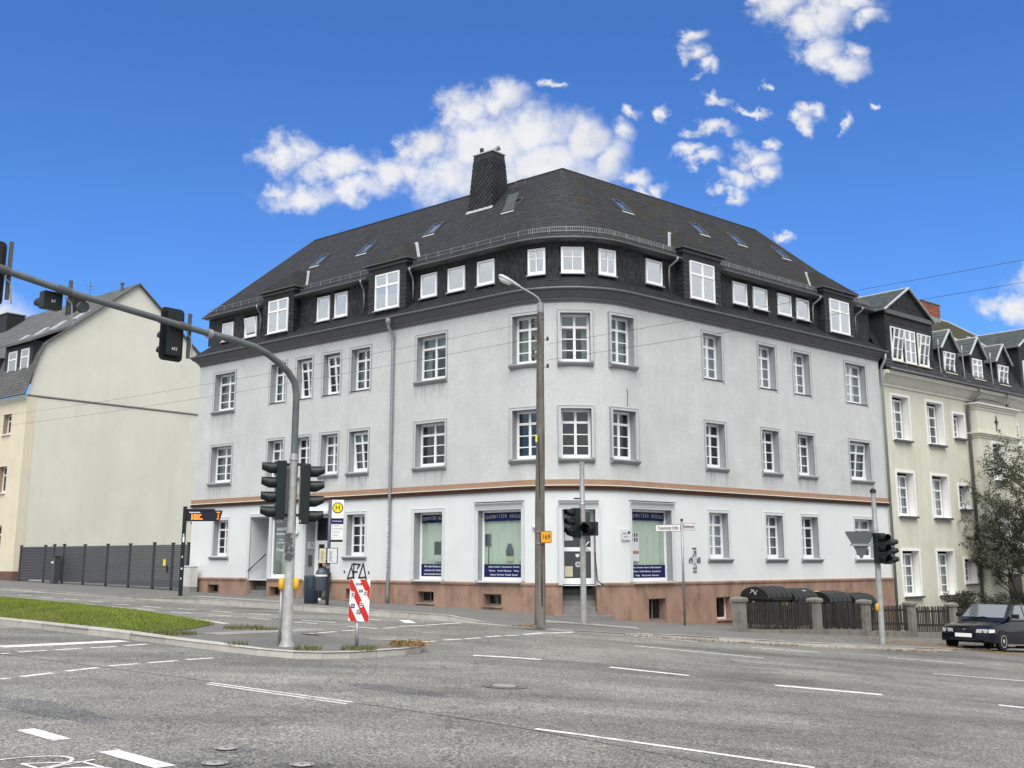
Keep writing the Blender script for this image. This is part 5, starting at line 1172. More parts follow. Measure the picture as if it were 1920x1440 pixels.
for s, o in ((38.9, -3.4), (40.2, -2.7), (41.7, -2.4), (43.2, -2.0)):
    p = Vector(FL(s, o)) - yb; obj('skylight', MB().box(-.3, .3, -.55, .55, 0, .09), 'lead', yellow, T(p.x, p.y, ysl(o)) @ RZ(PHL) @ Matrix.Rotation(math.atan2(4.46, 5.42), 4, 'X'))
for s, o, w, h, z0 in ((42.0, -4.6, .42, .42, 17.55), (51.6, -5.0, .8, .6, 17.9)):
    p = Vector(FL(s, o)) - yb; cc_ = obj('chimney', MB().box(-w, w, -h, h, -2, .0), 'slate_wall', yellow, T(p.x, p.y, z0) @ RZ(PHL)); obj('cap', MB().box(-w - .06, w + .06, -h - .06, h + .06, 0, .08), 'zinc_dark', cc_)
p = Vector(FL(38.6, -5.7)) - yb; obj('vent_pipe', MB().lathe([(.08, -.4), (.08, .35), (.13, .38), (.13, .48)], 10), 'zinc_dark', yellow, T(p.x, p.y, 17.75), smooth=40)
p = Vector(FL(41.9, -5.4)) - yb; obj('antenna', MB().tube([(0, 0, 0), (0, 0, 1.6)], .02, 5).tube([(-.3, 0, 1.3), (.3, 0, 1.3)], .012, 4).tube([(-.22, 0, 1.1), (.22, 0, 1.1)], .012, 4), 'zinc_dark', yellow, T(p.x, p.y, 17.2) @ RZ(.4))

# ---------------------------------------------------------------- cream row house on the right
cbs = Vector(FR(18.75, 0)); cream = thing('row_house', 'weathered cream row house with gabled slate dormers, right of the corner house', 'house', T(cbs.x, cbs.y, 0)); CM = T(-cbs.x, -cbs.y, 0)
def cpart(name, mb, m, smooth=False, **k): return obj(name, mb, m, cream, CM, smooth, **k)
CO = -.1; SA, SB = 18.78, 39.5; BA, BB, BO = 26.55, 30.7, .4
co = []
for a, b, rows_ in ((19.7, 21.1, 1), (22.7, 24.15, 1), (25.15, 26.2, 0)):
    for z0, z1 in ((.12, 2.04), (3.54, 5.44), (6.88, 8.84)): co.append((a, b, z0, z1) if rows_ else (a, b, z0 + .46, z1 - .35))
for a, b in ((31.3, 31.9), (33.3, 34.7)):
    for z0, z1 in ((3.54, 5.44), (6.88, 8.84)): co.append((a, b, z0 + (.5 if b - a < 1 else 0), z1 - (.4 if b - a < 1 else 0)))
bayo = [(27.85, 28.95, 5.45, 7.22), (27.85, 28.95, 2.4, 4.2)]
def flat_wall(F, a0, a1, z0, z1, o, ops, dep):
    wl, rvs = MB(), []; us = sorted({a0, a1} | {q for k in ops for q in k[:2]}); zs = sorted({z0, z1} | {q for k in ops for q in k[2:]})
    for a, b in zip(us, us[1:]):
        for c, d in zip(zs, zs[1:]):
            if not any(k[0] < (a + b) / 2 < k[1] and k[2] < (c + d) / 2 < k[3] for k in ops): wl.add([F(a, o, c), F(b, o, c), F(b, o, d), F(a, o, d)], [(0, 1, 2, 3)])
    for a, b, c, d in ops:
        rv = MB(); rvs.append(rv)
        for q in ([(a, c), (a, d)], [(b, c), (b, d)], [(a, c), (b, c)], [(a, d), (b, d)]): rv.add([F(q[0][0], o, q[0][1]), F(q[1][0], o, q[1][1]), F(q[1][0], o - dep, q[1][1]), F(q[0][0], o - dep, q[0][1])], [(0, 1, 2, 3)])
    return wl, rvs
wl, rvs = flat_wall(FR, SA, SB, -4, 9.9, CO, co, .34); cpart('front_wall', wl, 'cream_wall'); [cpart('window_reveal', r, 'white_reveal') for r in rvs]
wl, rvs = flat_wall(FR, BA, BB, -4, 9.0, BO, bayo, .3)
wl.add([FR(BA, BO, -4), FR(BA, CO, -4), FR(BA, CO, 9.0), FR(BA, BO, 9.0)], [(0, 1, 2, 3)]).add([FR(BB, BO, -4), FR(BB, CO, -4), FR(BB, CO, 9.0), FR(BB, BO, 9.0)], [(0, 1, 2, 3)])
bay = cpart('entrance_bay', wl, 'cream_wall'); [obj('window_reveal', r, 'white_reveal', bay) for r in rvs]
for z, ex, h in ((7.42, .1, .26), (8.8, .12, .3)):
    k = MB()
    for i, (e, a, b) in enumerate(((.04, 0, .4), (.1, .4, .75), (ex + .06, .75, 1))):
        k.add([FR(BA - e, BO + e, z + a * h), FR(BB + e, BO + e, z + a * h), FR(BB + e, CO, z + a * h), FR(BA - e, CO, z + a * h), FR(BA - e, BO + e, z + b * h), FR(BB + e, BO + e, z + b * h), FR(BB + e, CO, z + b * h), FR(BA - e, CO, z + b * h)], [(0, 1, 5, 4), (1, 2, 6, 5), (3, 0, 4, 7), (0, 3, 2, 1), (4, 5, 6, 7)])
    obj('bay_cornice', k, 'cream_trim', bay)
m_ = (BA + BB) / 2; obj('bay_roof', MB().add([FR(BA - .15, BO + .15, 9.11), FR(BB + .15, BO + .15, 9.11), FR(BB + .15, CO, 9.11), FR(BA - .15, CO, 9.11), FR(m_, CO, 9.62)], [(0, 1, 4), (1, 2, 4), (3, 0, 4)]), 'slate_light', bay)
p = Vector(FR(m_ - .15, BO)) - cbs; obj('bay_diamond', MB().prism([(0, .32), (.07, .08), (.2, 0), (.07, -.08), (0, -.32), (-.07, -.08), (-.2, 0), (-.07, .08)], 0, .03, Matrix.Rotation(pi / 2, 4, 'X')), 'slate_moss_heavy', cream, T(p.x, p.y, 8.3) @ RZ(PHR))
dw = MB().box(-.7, .7, -.02, .05, -1.4, 1.3); p = Vector(FR(29.0, BO)) - cbs; obj('door', dw, 'door_dark', cream, T(p.x, p.y, -.3) @ RZ(PHR))
for (a, b, c, d), oo in [(k, CO) for k in co] + [(k, BO) for k in bayo]:
    w, h = b - a, d - c; p = Vector(FR((a + b) / 2, oo - .3)) - cbs; small = w < 1.2 and oo == CO
    place_window(cream, T(p.x, p.y, c) @ RZ(PHR), w - .16, h - .1, 1 if small else 2, (.34, .66) if small else (.235, .47, .7), transom=None if small else 2, tilt=0, curtain=rw.choice([None, 'curtain', 'curtain_white', None]))
    p = Vector(FR((a + b) / 2, oo)) - cbs; B = T(p.x, p.y, c) @ RZ(PHR); k = MB(); x = w / 2; t = .11
    k.box(-x - t, -x, -.03, .02, -.05, h + t); k.box(x, x + t, -.03, .02, -.05, h + t); k.box(-x, x, -.03, .02, h, h + t); obj('surround', k, 'white_reveal', cream, B)
    obj('window_sill', MB().box(-x - .03, x + .03, -.16, .3, -.09, -.005), 'zinc_dark', cream, B)
cpart('cornice', MB().loft([[FR(s, o, z) for o, z in ((CO, 9.2), (CO + .06, 9.22), (CO + .06, 9.3), (CO + .14, 9.4), (CO + .3, 9.66), (CO + .42, 9.7), (CO + .42, 9.85), (CO, 9.86))] for s in (SA, SB)]), 'cream_trim')
cpart('gutter', MB().tube([FR(SA + .15, .42, 9.9), FR(SB, .42, 9.9)], .065, 8), 'zinc_dark', True)
for s in (27.05,): cpart('downpipe', MB().tube([FR(s, .42, 9.85), FR(s, .4, 9.6), FR(s - .55, .06, 9.05), FR(s - .6, .02, 8.8), FR(s - .6, .02, -3)], .065, 10), 'zinc_dark', True)
cpart('downpipe', MB().tube([FR(30.0, .42, 9.85), FR(29.9, .45, 9.6), FR(29.4, .6, 9.2)], .06, 8), 'zinc_dark', True)
# mansard
ms = [(.3, 9.95), (-.75, 12.1), (-4.2, 14.8)]
def CR(s, o, z): return FR(s, o, z)
low = cpart('mansard', MB().add([CR(SA, *ms[0]), CR(SB, *ms[0]), CR(SB, *ms[1]), CR(SA, *ms[1])], [(0, 1, 2, 3)]), 'slate_wall')
A, B_, Cc, Dd = [Vector(k) for k in (CR(SA, *ms[0]), CR(SB, *ms[0]), CR(SB, *ms[1]), CR(SA, *ms[1]))]
stuff(obj('mansard_slates', hang(lambda t: [A.lerp(Dd, t), B_.lerp(Cc, t)], 12, 's', .22, .006, .016, 71), 'slate_wall', low))
up_ = cpart('roof', MB().add([CR(SA, *ms[1]), CR(37.5, *ms[1]), CR(33.6, *ms[2]), CR(SA, *ms[2]), CR(37.5, -7.6, 12.1), CR(SA, -7.6, 12.1)], [(0, 1, 2, 3), (1, 4, 2), (3, 2, 4, 5), (0, 3, 5)]), 'slate_moss_heavy')
A2, B2, C2, D2 = [Vector(k) for k in (CR(SA, *ms[1]), CR(37.5, *ms[1]), CR(33.6, *ms[2]), CR(SA, *ms[2]))]
stuff(obj('roof_slates', hang(lambda t: [A2.lerp(D2, t), B2.lerp(C2, t)], 20, 's', .24, .006, .014, 72), 'slate_moss_heavy', up_))
obj('ridge_cap', MB().tube([CR(SA, -4.2, 14.82), CR(33.6, -4.2, 14.82), CR(37.5, -.75, 12.12)], .06, 6), 'lead', up_)
chb = cpart('chimney', MB().box(-1.0, 1.0, -.32, .32, -.8, .55, T(*FR(30.9, -4.1), 14.9) @ RZ(PHR)), 'mortar')
bk = MB().box(-.115, .115, -.006, .02, -.03, .03).mesh('brick'); bk.materials.append(MATS['brick'])
for face, (dx, dy, ra, wd) in enumerate(((0, -.326, 0, 2.0), (-1.006, 0, -pi / 2, .64))):
    for r in range(9):
        n = int(wd / .245); 
        for i in range(n):
            x = -wd / 2 + .13 + i * .245 + (.06 if r % 2 else -.02); link('brick', bk, 'brick', chb, T(*FR(30.9, -4.1), 14.9) @ RZ(PHR) @ T(dx, dy, -.12 + r * .074) @ RZ(ra) @ T(x, 0, 0))
obj('cap', MB().box(-1.06, 1.06, -.38, .38, .55, .6, T(*FR(30.9, -4.1), 14.9) @ RZ(PHR)), 'concrete', chb)
def gable_dormer(a, b, zb, ze, zp, front_o, wins, back, big):
    m_ = (a + b) / 2; mb = MB().add([CR(a, front_o, zb), CR(b, front_o, zb), CR(b, front_o, ze), CR(m_, front_o, zp), CR(a, front_o, ze), CR(a, back, zb), CR(a, back, ze), CR(b, back, zb), CR(b, back, ze)], [(0, 1, 2, 3, 4), (0, 4, 6, 5), (1, 7, 8, 2)])
    d = cpart('dormer', mb, 'slate_wall')
    A, B_, P_ = Vector(CR(a - .22, front_o + .15, ze - .1)), Vector(CR(b + .22, front_o + .15, ze - .1)), Vector(CR(m_, front_o + .15, zp + .1)); bo = Vector((*(-NR * (front_o + .15 - back)), 0))
    rfd = obj('dormer_roof', MB().add([A, P_, P_ + bo, A + bo, B_, B_ + bo], [(0, 1, 2, 3), (4, 5, 2, 1)]), 'slate_green', d)
    k = hang(lambda t: [(A + bo).lerp(P_ + bo, t), A.lerp(P_, t)], max(5, int((P_ - A).length / .2)), 's', .3, .006, .02, 81); q = hang(lambda t: [B_.lerp(P_, t), (B_ + bo).lerp(P_ + bo, t)], max(5, int((P_ - A).length / .2)), 's', .3, .006, .02, 82); k.add(q.v, q.f)
    stuff(obj('dormer_roof_slates', k, 'slate_green', d))
    obj('verge', MB().tube([A, P_], .055, 6), 'lead', d); obj('verge', MB().tube([P_, B_], .055, 6), 'lead', d); obj('ridge_cap', MB().tube([P_, P_ + bo], .05, 6), 'lead', d)
    obj('dormer_gutter', MB().tube([A, A + bo], .05, 6), 'zinc_dark', d)
    # slates standing on the gable
    k = MB(); rnd = random.Random(int(a)); w_ = .16 if big else .13; r = 0; z = zb
    while z < zp - .15:
        s = a + .02
        while s < b - .05:
            lim = zp - abs(s + w_ / 2 - m_) * (zp - ze) / ((b - a) / 2); z1 = z + .34
            if z1 < lim and not any(q[0] - .06 < s + w_ and s < q[1] + .06 and q[2] - .06 < z1 and z < q[3] + .06 for q in wins):
                e = .012 + rnd.random() * .012; k.add([CR(s, front_o + e, z), CR(s + w_ - .01, front_o + e, z), CR(s + w_ - .01, front_o + .004, z1), CR(s, front_o + .004, z1), CR(s, front_o, z), CR(s + w_ - .01, front_o, z)], [(0, 1, 2, 3), (4, 5, 1, 0)])
            s += w_
        z += .28
    stuff(obj('gable_slates', k, 'slate_wall', d))
    for i, (x0, x1, z0, z1, tl) in enumerate(wins):
        p = Vector(FR((x0 + x1) / 2, front_o + .05)) - cbs; B = T(p.x, p.y, z0) @ RZ(PHR)
        place_window(cream, B, x1 - x0, z1 - z0, 2, (.36, .7) if tl else (.36, .7), transom=1, glass_m='glass_sky' if not tl else 'glass', curtain='curtain_white' if not tl else None, tilt=9 if tl else 0, room=bool(tl), fw=.06)
        obj('sill_plate', MB().box(-(x1 - x0) / 2 - .04, (x1 - x0) / 2 + .04, -.1, .02, -.05, -.005), 'cream_trim', cream, B)
    return d
d = gable_dormer(19.3, 23.4, 10.2, 12.7, 13.85, .05, [(19.72, 20.62, 10.4, 11.95, 1), (20.9, 21.8, 10.4, 11.95, 0), (22.05, 22.95, 10.4, 11.95, 1)], -4.2, True)
obj('gable_band', MB().box(-2.1, 2.1, -.1, 0, 0, .2, T(*FR(21.35, .06), 12.5) @ RZ(PHR)), 'zinc_dark', d)
for c, tl in ((24.98, 1), (27.78, 0), (30.5, 1)): gable_dormer(c - .68, c + .68, 10.1, 11.6, 12.4, .0, [(c - .5, c + .5, 10.4, 11.42, tl)], -1.9, False)
gable_dormer(32.4, 36.5, 10.2, 12.7, 13.85, .05, [(32.8, 33.7, 10.4, 11.95, 0), (34.0, 34.9, 10.4, 11.95, 1)], -4.2, True)
for s in (23.9, 26.2, 29.1):
    cpart('attic_downpipe', MB().tube([FR(s, .1, 11.9), FR(s, .08, 11.6), FR(s, .12, 10.2), FR(s + .2, .3, 10.05)], .04, 6), 'zinc', True)
for s, o in ((29.0, -1.9), (32.6, -2.2)):
    p = Vector(FR(s, o)) - cbs; z = 12.1 + (-.75 - o) * 2.7 / 3.45; obj('skylight', MB().box(-.35, .35, -.5, .5, 0, .08), 'lead', cream, T(p.x, p.y, z) @ RZ(PHR) @ Matrix.Rotation(math.atan2(2.7, 3.45), 4, 'X'))
cpart('end_wall', MB().add([FR(SB, CO, -4), FR(SB, -8, -4), FR(SB, -8, 12.1), FR(SB, -.75, 12.1), FR(SB, CO, 9.9)], [(0, 1, 2, 3, 4)]), 'cream_wall')
# ---------------------------------------------------------------- grey slat fence between the two houses
fb = Vector(FL(29, 0)); zf = .3
fence = thing('slat_fence', 'anthracite metal fence of horizontal slats between the houses', 'fence', T(fb.x, fb.y, .4) @ RZ(PHL))
posts = [36.75, 34.13, 33.19, 32.2, 30.15, 28.01, 26.01, 23.97, 22.46, 21.25]
for i, s in enumerate(posts):
    x = 29 - s; z0 = g(FL(s, 0)[0]) - .4; h = 2.38 + (.03 if i in (2, 3, 7) else 0) - .4
    obj('post', MB().box(x - .05, x + .05, -.05, .05, z0 - .02, h), 'anthracite_post', fence); obj('post_cap', MB().box(x - .075, x + .075, -.075, .075, h, h + .035), 'anthracite_post', fence)
slat = MB().loft([[(x, y, z) for y, z in ((-.022, -.043), (-.034, -.03), (-.004, .043), (.022, .04), (.022, -.04))] for x in (-.5, .5)]).mesh('slat'); slat.materials.append(MATS['anthracite'])
for a, b in zip(posts, posts[1:]):
    z0 = g(FL((a + b) / 2, 0)[0]) - .4 + .12; n = 21; st = (1.93 - z0) / n
    for k in range(n): link('slat', slat, 'anthracite', fence, T(29 - (a + b) / 2, 0, z0 + .04 + k * st) @ Matrix.Diagonal((a - b - .1, 1, .95, 1)))
sg = obj('notice', MB().box(29 - 23.0 - .1, 29 - 23.0 + .1, -.06, -.05, 1.0, 1.28), 'yellow_sign', fence); obj('gate_handle', MB().box(29 - 22.75, 29 - 22.7, -.1, -.05, .7, 1.0), 'ink_black', fence)
# post with letterbox in front of the fence
p = Vector(FL(32.3, .35)); lb = thing('letterbox_pillar', 'dark metal letterbox pillar standing before the slat fence', 'letterbox', T(p.x, p.y, g(p.x)) @ RZ(PHL))
obj('body', MB().box(-.2, .2, -.14, .14, 0, 1.33), 'anthracite', lb, bevel=.01); obj('top', MB().box(-.23, .23, -.17, .17, 1.33, 1.37), 'anthracite_post', lb); obj('name_plate', MB().box(-.16, .08, -.15, -.141, 1.0, 1.1), 'paper', lb)
# cable cabinet
p = Vector(FL(20.4, .45)); cab = thing('utility_cabinet', 'worn pale grey utility cabinet against the house plinth', 'cabinet', T(p.x, p.y, g(p.x) - .02) @ RZ(PHL))
obj('body', MB().box(-.34, .34, -.2, .2, .22, 1.06), 'cabinet', cab, bevel=.015); obj('base', MB().box(-.33, .33, -.19, .19, 0, .215), 'slab', cab); obj('roof', MB().box(-.36, .36, -.22, .22, 1.06, 1.12), 'cabinet', cab, bevel=.02); obj('door', MB().box(-.3, .3, -.212, -.2, .28, 1.0), 'cabinet', cab); obj('handle', MB().box(-.24, -.21, -.23, -.212, .6, .75), 'zinc', cab)

# ---------------------------------------------------------------- bus stop
p = Vector((-12.9, 43.08)); bo = thing('departure_board', 'black electronic departure board with orange text on a dark post', 'display', T(p.x, p.y, g(p.x)))
obj('post', MB().box(-.07, .07, -.055, .055, 0, 3.44), 'signal_green', bo, bevel=.01)
for z, w, c in ((1.0, .06, 'paper'), (1.45, .05, 'paper'), (2.05, .07, 'ink_white'), (2.3, .06, 'paper'), (.62, .04, 'paper')): obj('sticker', MB().box(-.02, -.02 + w, -.064, -.0605, z, z + (.22 if z == 2.05 else .07)), c, bo)
sc = obj('screen_case', MB().loft([[(x, y, z) for x, y in ((0.1, -.1), (1.36, -.1), (1.36, .1), (.1, .1))] if i == 0 else [(x, y, z) for x, y in ((0.1, -.1), (1.46, -.1), (1.46, .1), (.1, .1))] for i, z in ((0, 2.86), (1, 3.28))]), 'screen', bo)
obj('screen_hood', MB().box(.08, 1.15, -.14, .12, 3.285, 3.34), 'bin_navy', bo); obj('bracket', MB().lathe([(.1, -.05), (.07, .03)], 10, T(.2, 0, 2.8)), 'zinc', bo)
text('Helmholtzstr.', .08, 'led_white', sc, T(.2, -.105, 3.2), align='LEFT')
for k, (l, m_) in enumerate((('21 Ebersdorf', '4'), ('32 Heckert', '9'), ('23 Neukirchen', '14'))): text(l, .075, 'led_orange', sc, T(.28, -.105, 3.1 - k * .075), align='LEFT'); text(m_, .075, 'led_orange', sc, T(1.36, -.105, 3.1 - k * .075), align='RIGHT')
text('15:42', .06, 'led_orange', sc, T(1.4, -.105, 3.2), align='RIGHT')
p = Vector((-6.23, 37.37)); bs = thing('bus_stop_sign', 'dark bus stop post carrying the round yellow H sign and timetables', 'sign', T(p.x, p.y, g(p.x)))
obj('post', MB().tube([(0, 0, 0), (0, 0, 3.52)], .06, 12), 'bin_grey', bs, smooth=True)
fl = obj('sign_panel', MB().box(.06, .47, -.02, .02, 2.9, 3.52), 'white_film', bs)
obj('sign_disc', MB().lathe([(.185, 0), (.185, .006)], 28, T(.265, -.02, 3.25) @ Matrix.Rotation(pi / 2, 4, 'X')), 'signal_green', fl); obj('sign_field', MB().lathe([(.155, 0), (.155, .004)], 28, T(.265, -.0265, 3.25) @ Matrix.Rotation(pi / 2, 4, 'X')), 'yellow_sign', fl); text('H', .24, 'signal_green', fl, T(.265, -.033, 3.25))
nm = obj('name_panel', MB().box(.06, .47, -.02, .02, 2.7, 2.895), 'navy_film', bs); text('Helmholtzstr.', .065, 'ink_white', nm, T(.265, -.024, 2.8))
for k in range(5):
    lp = obj('line_panel', MB().box(.06, .46, -.018, .018, 2.6 - k * .105, 2.695 - k * .105), 'white_film', bs); text(('21  Ebersdorf', '32  Heckert-Gebiet', '23  Neukirchen', '51  Zentrum', 'N11')[k], .045, 'ink_black', lp, T(.09, -.022, 2.65 - k * .105), align='LEFT')
obj('foot_panel', MB().box(.06, .46, -.018, .018, 2.1, 2.175), 'ink_black', bs)
for x0, x1, m_ in ((-.3, -.08, 'paper_cream'), (-.02, .3, 'paper')):
    tb = obj('timetable_case', MB().box(x0 - .02, x1 + .02, -.09, -.05, 1.38, 1.9), 'ink_black', bs); obj('timetable', MB().box(x0, x1, -.095, -.0905, 1.4, 1.88), m_, tb)
    for r in range(9): obj('printed_line', MB().box(x0 + .05, x0 + (.14 if r % 3 else .18), -.097, -.0955, 1.46 + r * .04, 1.475 + r * .04), 'bin_grey', tb)
obj('clamp', MB().tube([(0, 0, 1.22), (0, 0, 1.32)], .066, 12), 'zinc', bs)
p = Vector((-6.44, 37.3)); hb = thing('post_bin', 'small blue-grey litter bin with domed lid hung on the bus stop post', 'bin', T(p.x, p.y, g(p.x) + .48))
obj('body', MB().lathe([(.17, 0), (.185, .04), (.195, .48)], 16), 'bin_grey', hb, smooth=40); obj('dome', MB().lathe([(.2, .48), (.195, .58), (.15, .68), (.07, .74), (.01, .75)], 16), 'bin_grey', hb, smooth=60); obj('reflective_band', MB().lathe([(.203, .47), (.203, .53)], 16), 'white_film', hb, smooth=60)
p = Vector((-6.98, 38.5)); nb = thing('litter_bin', 'large navy standing litter bin beside the doorway', 'bin', T(p.x, p.y, g(p.x)))
obj('body', MB().lathe([(.23, 0), (.24, .03), (.265, .9), (.25, .93)], 22), 'bin_navy', nb, smooth=40); obj('rim', MB().lathe([(.275, .88), (.275, .95), (.2, .96)], 22), 'bin_grey', nb, smooth=40)

# person sitting on the doorstep, mostly hidden by bin and timetables
def person(M):
    V = [(0, 0, .46), (0, .02, .72), (0, .03, .98), (0, -.02, 1.1), (0, -.05, 1.2),
         (.1, 0, .45), (.13, -.42, .5), (.13, -.5, .08), (-.1, 0, .45), (-.12, -.4, .52), (-.15, -.52, .08),
         (.17, .02, 1.0), (.22, -.12, .74), (.08, -.34, .72), (-.17, .02, 1.0), (-.22, -.12, .74), (-.06, -.36, .74)]
    E = [(0, 1), (1, 2), (2, 3), (3, 4), (0, 5), (5, 6), (6, 7), (0, 8), (8, 9), (9, 10), (2, 11), (11, 12), (12, 13), (2, 14), (14, 15), (15, 16)]
    R = [.15, .14, .15, .065, .06, .1, .085, .055, .1, .085, .055, .075, .055, .042, .075, .055, .042]
    me = D.meshes.new('person'); me.from_pydata(V, E, []); o = link('person', me, 'cloth_black', None, M)
    sk = o.modifiers.new('skin', 'SKIN'); me.skin_vertices.new() if not me.skin_vertices else None
    for i, r in enumerate(R): me.skin_vertices[0].data[i].radius = (r, r); me.skin_vertices[0].data[i].use_root = (i == 0)
    s = o.modifiers.new('sub', 'SUBSURF'); s.levels = 2; s.render_levels = 2; return o
pp = Vector(FL(11.75, .2)); per = person(T(pp.x, pp.y, g(pp.x) - .02) @ RZ(PHL + .25))
tag(per, 'person in black clothes and white trainers sitting on the doorstep behind the bins', 'person')
hd = obj('head', MB().lathe([(.02, -.12), (.06, -.1), (.085, -.03), (.095, .04), (.085, .1), (.05, .14), (.01, .15)], 16, T(0, -.07, 1.33) @ Matrix.Diagonal((.9, 1.1, 1, 1))), 'skin', per, smooth=60)
obj('nose', MB().loft([[(-.012, -.165, 1.36), (.012, -.165, 1.36), (.018, -.15, 1.31), (-.018, -.15, 1.31)], [(-.004, -.175, 1.35), (.004, -.175, 1.35), (.01, -.195, 1.312), (-.01, -.195, 1.312)]]), 'skin', per)
for s in (-1, 1):
    obj('eye', MB().lathe([(.002, -.01), (.012, 0), (.002, .01)], 8, T(.035 * s, -.165, 1.37)), 'ink_black', per); obj('ear', MB().lathe([(.01, -.03), (.02, 0), (.01, .03)], 8, T(.088 * s, -.06, 1.35)), 'skin', per)
obj('mouth', MB().box(-.025, .025, -.168, -.155, 1.265, 1.275), 'course_dark', per)
obj('hair', MB().lathe([(.1, .0), (.105, .06), (.09, .13), (.05, .165), (.01, .17)], 16, T(0, -.05, 1.345) @ Matrix.Diagonal((.9, 1.12, 1, 1))), 'cloth_black', per, smooth=60)
for x, y in ((.13, -.56), (-.15, -.58)):
    sh = obj('shoe', MB().loft([[(x - .04, y + .12, 0), (x + .04, y + .12, 0), (x + .04, y + .12, .1), (x - .04, y + .12, .1)], [(x - .05, y, 0), (x + .05, y, 0), (x + .04, y, .09), (x - .04, y, .09)], [(x - .04, y - .14, 0), (x + .04, y - .14, 0), (x + .03, y - .13, .05), (x - .03, y - .13, .05)]]), 'frame_white', per, bevel=.012)
for s in (-1, 1):
    hx, hy, hz = (.07 * s, -.37, .73); hand = MB().loft([[(hx - .035, hy + .04, hz - .015), (hx + .035, hy + .04, hz - .015), (hx + .035, hy + .04, hz + .015), (hx - .035, hy + .04, hz + .015)], [(hx - .04, hy - .04, hz - .015), (hx + .04, hy - .04, hz - .015), (hx + .04, hy - .04, hz + .012), (hx - .04, hy - .04, hz + .012)]])
    for f in range(4): fx = hx - .03 + f * .02; L_ = (.06, .07, .075, .055)[f]; hand.tube([(fx, hy - .035, hz), (fx, hy - .035 - L_ * .6, hz - .005), (fx, hy - .035 - L_, hz - .03)], [.0095, .009, .007], 6)
    hand.tube([(hx - .035 * s, hy + .01, hz), (hx - .06 * s, hy - .02, hz - .005), (hx - .065 * s, hy - .05, hz - .015)], [.012, .011, .008], 6); obj('hand', hand, 'skin', per)

# ---------------------------------------------------------------- traffic signals
_sig = {}
def signal_parts(n, size, tl):
    """meshes shared by heads of one kind"""
    k = (n, size)
    if k in _sig: return _sig[k]
    h = size * 1.32; w = size * 1.45; dp = size * .85
    body = MB(); body.box(-w / 2, w / 2, 0, dp, 0, n * h)
    vz = MB(); r = size * .5; m_ = 12; rings = []
    for y, lo in ((0, -.25), (-size * .55, -.05), (-size * 1.25, .45)):
        rings.append([(r * 1.02 * sin(t), y, r * 1.02 * cos(t)) for t in [(-pi * (1 - max(0, lo) * .62) + 2 * pi * (1 - max(0, lo) * .62) * i / m_) * (.86 if lo < 0 else .8) for i in range(m_ + 1)]])
    vz.sheet(rings); rin = [[(x * .95, y, z * .95) for x, y, z in r_] for r_ in rings]; vz.sheet(rin)
    ln = MB().lathe([(r * .93, 0), (r * .7, size * .06), (r * .3, size * .1), (.005, size * .11)], 16, Matrix.Rotation(pi / 2, 4, 'X'))
    _sig[k] = (body.mesh('housing'), vz.mesh('visor', True), ln.mesh('lens', True), h, w, dp); return _sig[k]
def signal_head(parent, M, n, size=.2, red=None, back=None, label=None, num=None):
    bm_, vz, ln, h, w, dp = signal_parts(n, size, 0); hd = link('signal_head', bm_, 'signal_green', parent, M)
    b = hd.modifiers.new('bevel', 'BEVEL'); b.width = .012; b.segments = 2
    for i in range(n):
        z = (i + .5) * h; v = link('visor', vz, 'signal_green', hd, T(0, -.002, z)); l = D.objects.new('lens', ln if i != red else ln.copy()); COL.objects.link(l); l.parent = hd; l.matrix_local = T(0, .004, z)
        if not l.data.materials: l.data.materials.append(MATS['lens_dark'])
        if i == red: l.data.materials.clear(); l.data.materials.append(MATS['lens_red'])
    if back:
        bw, z0, z1 = back; r = .08; pts = []
        for cx_, cz, a0 in ((bw / 2 - r, z1 - r, 0), (-bw / 2 + r, z1 - r, pi / 2), (-bw / 2 + r, z0 + r, pi), (bw / 2 - r, z0 + r, 1.5 * pi)):
            for i in range(5): t = a0 + pi / 2 * i / 4; pts.append((cx_ + r * cos(t), cz + r * sin(t)))
        bp = obj('backplate', MB().prism(pts, 0, .012, T(0, .06, 0) @ Matrix.Rotation(pi / 2, 4, 'X')), 'signal_black', hd)
    if num: text(num, .075, 'ink_white', hd, T(0, dp + .004, .12) @ RZ(pi))
    return hd
mx, my = -4.10, 20.33; mz = g(mx); mast = thing('signal_mast', 'tall traffic signal mast on the island with curved arm over the road', 'traffic light', T(mx, my, mz))
obj('pole', MB().tube([(0, 0, 0), (0, 0, .12), (0, 0, 3.42)], [.15, .098, .076], 16), 'steel_pole', mast, smooth=40)
obj('pole_collar', MB().tube([(0, 0, 3.38), (0, 0, 3.5)], [.088, .07], 16), 'steel', mast, smooth=40)
ap = [(0, 3.4), (0, 4.62), (.05, 4.85), (.2, 5.02), (.42, 5.17), (.7, 5.31), (1.0, 5.4), (1.45, 5.46), (1.95, 5.49), (2.6, 5.55), (4.7, 5.76), (5.7, 5.9), (7.2, 6.05)]
apt = [(NL.x * t, NL.y * t, z - .0) for t, z in ap]
obj('arm_riser', MB().tube([(0, 0, 3.45)] + apt[1:9], [.064] * 9, 14), 'arm_paint', mast, smooth=50)
obj('arm', MB().tube(apt[8:], [.056] * (len(apt) - 8), 14), 'arm_paint', mast, smooth=50); obj('arm_joint', MB().tube([apt[8], tuple(Vector(apt[8]).lerp(Vector(apt[9]), .12))], .085, 14), 'steel', mast, smooth=50)
phA = atan2(DL.x, -DL.y)        # heads on the arm look along the road, away from us
def arm_at(t):
    for (a, za), (b, zb) in zip(ap[8:], ap[9:]):
        if a <= t <= b: return Vector((NL.x * t, NL.y * t, za + (zb - za) * (t - a) / (b - a)))
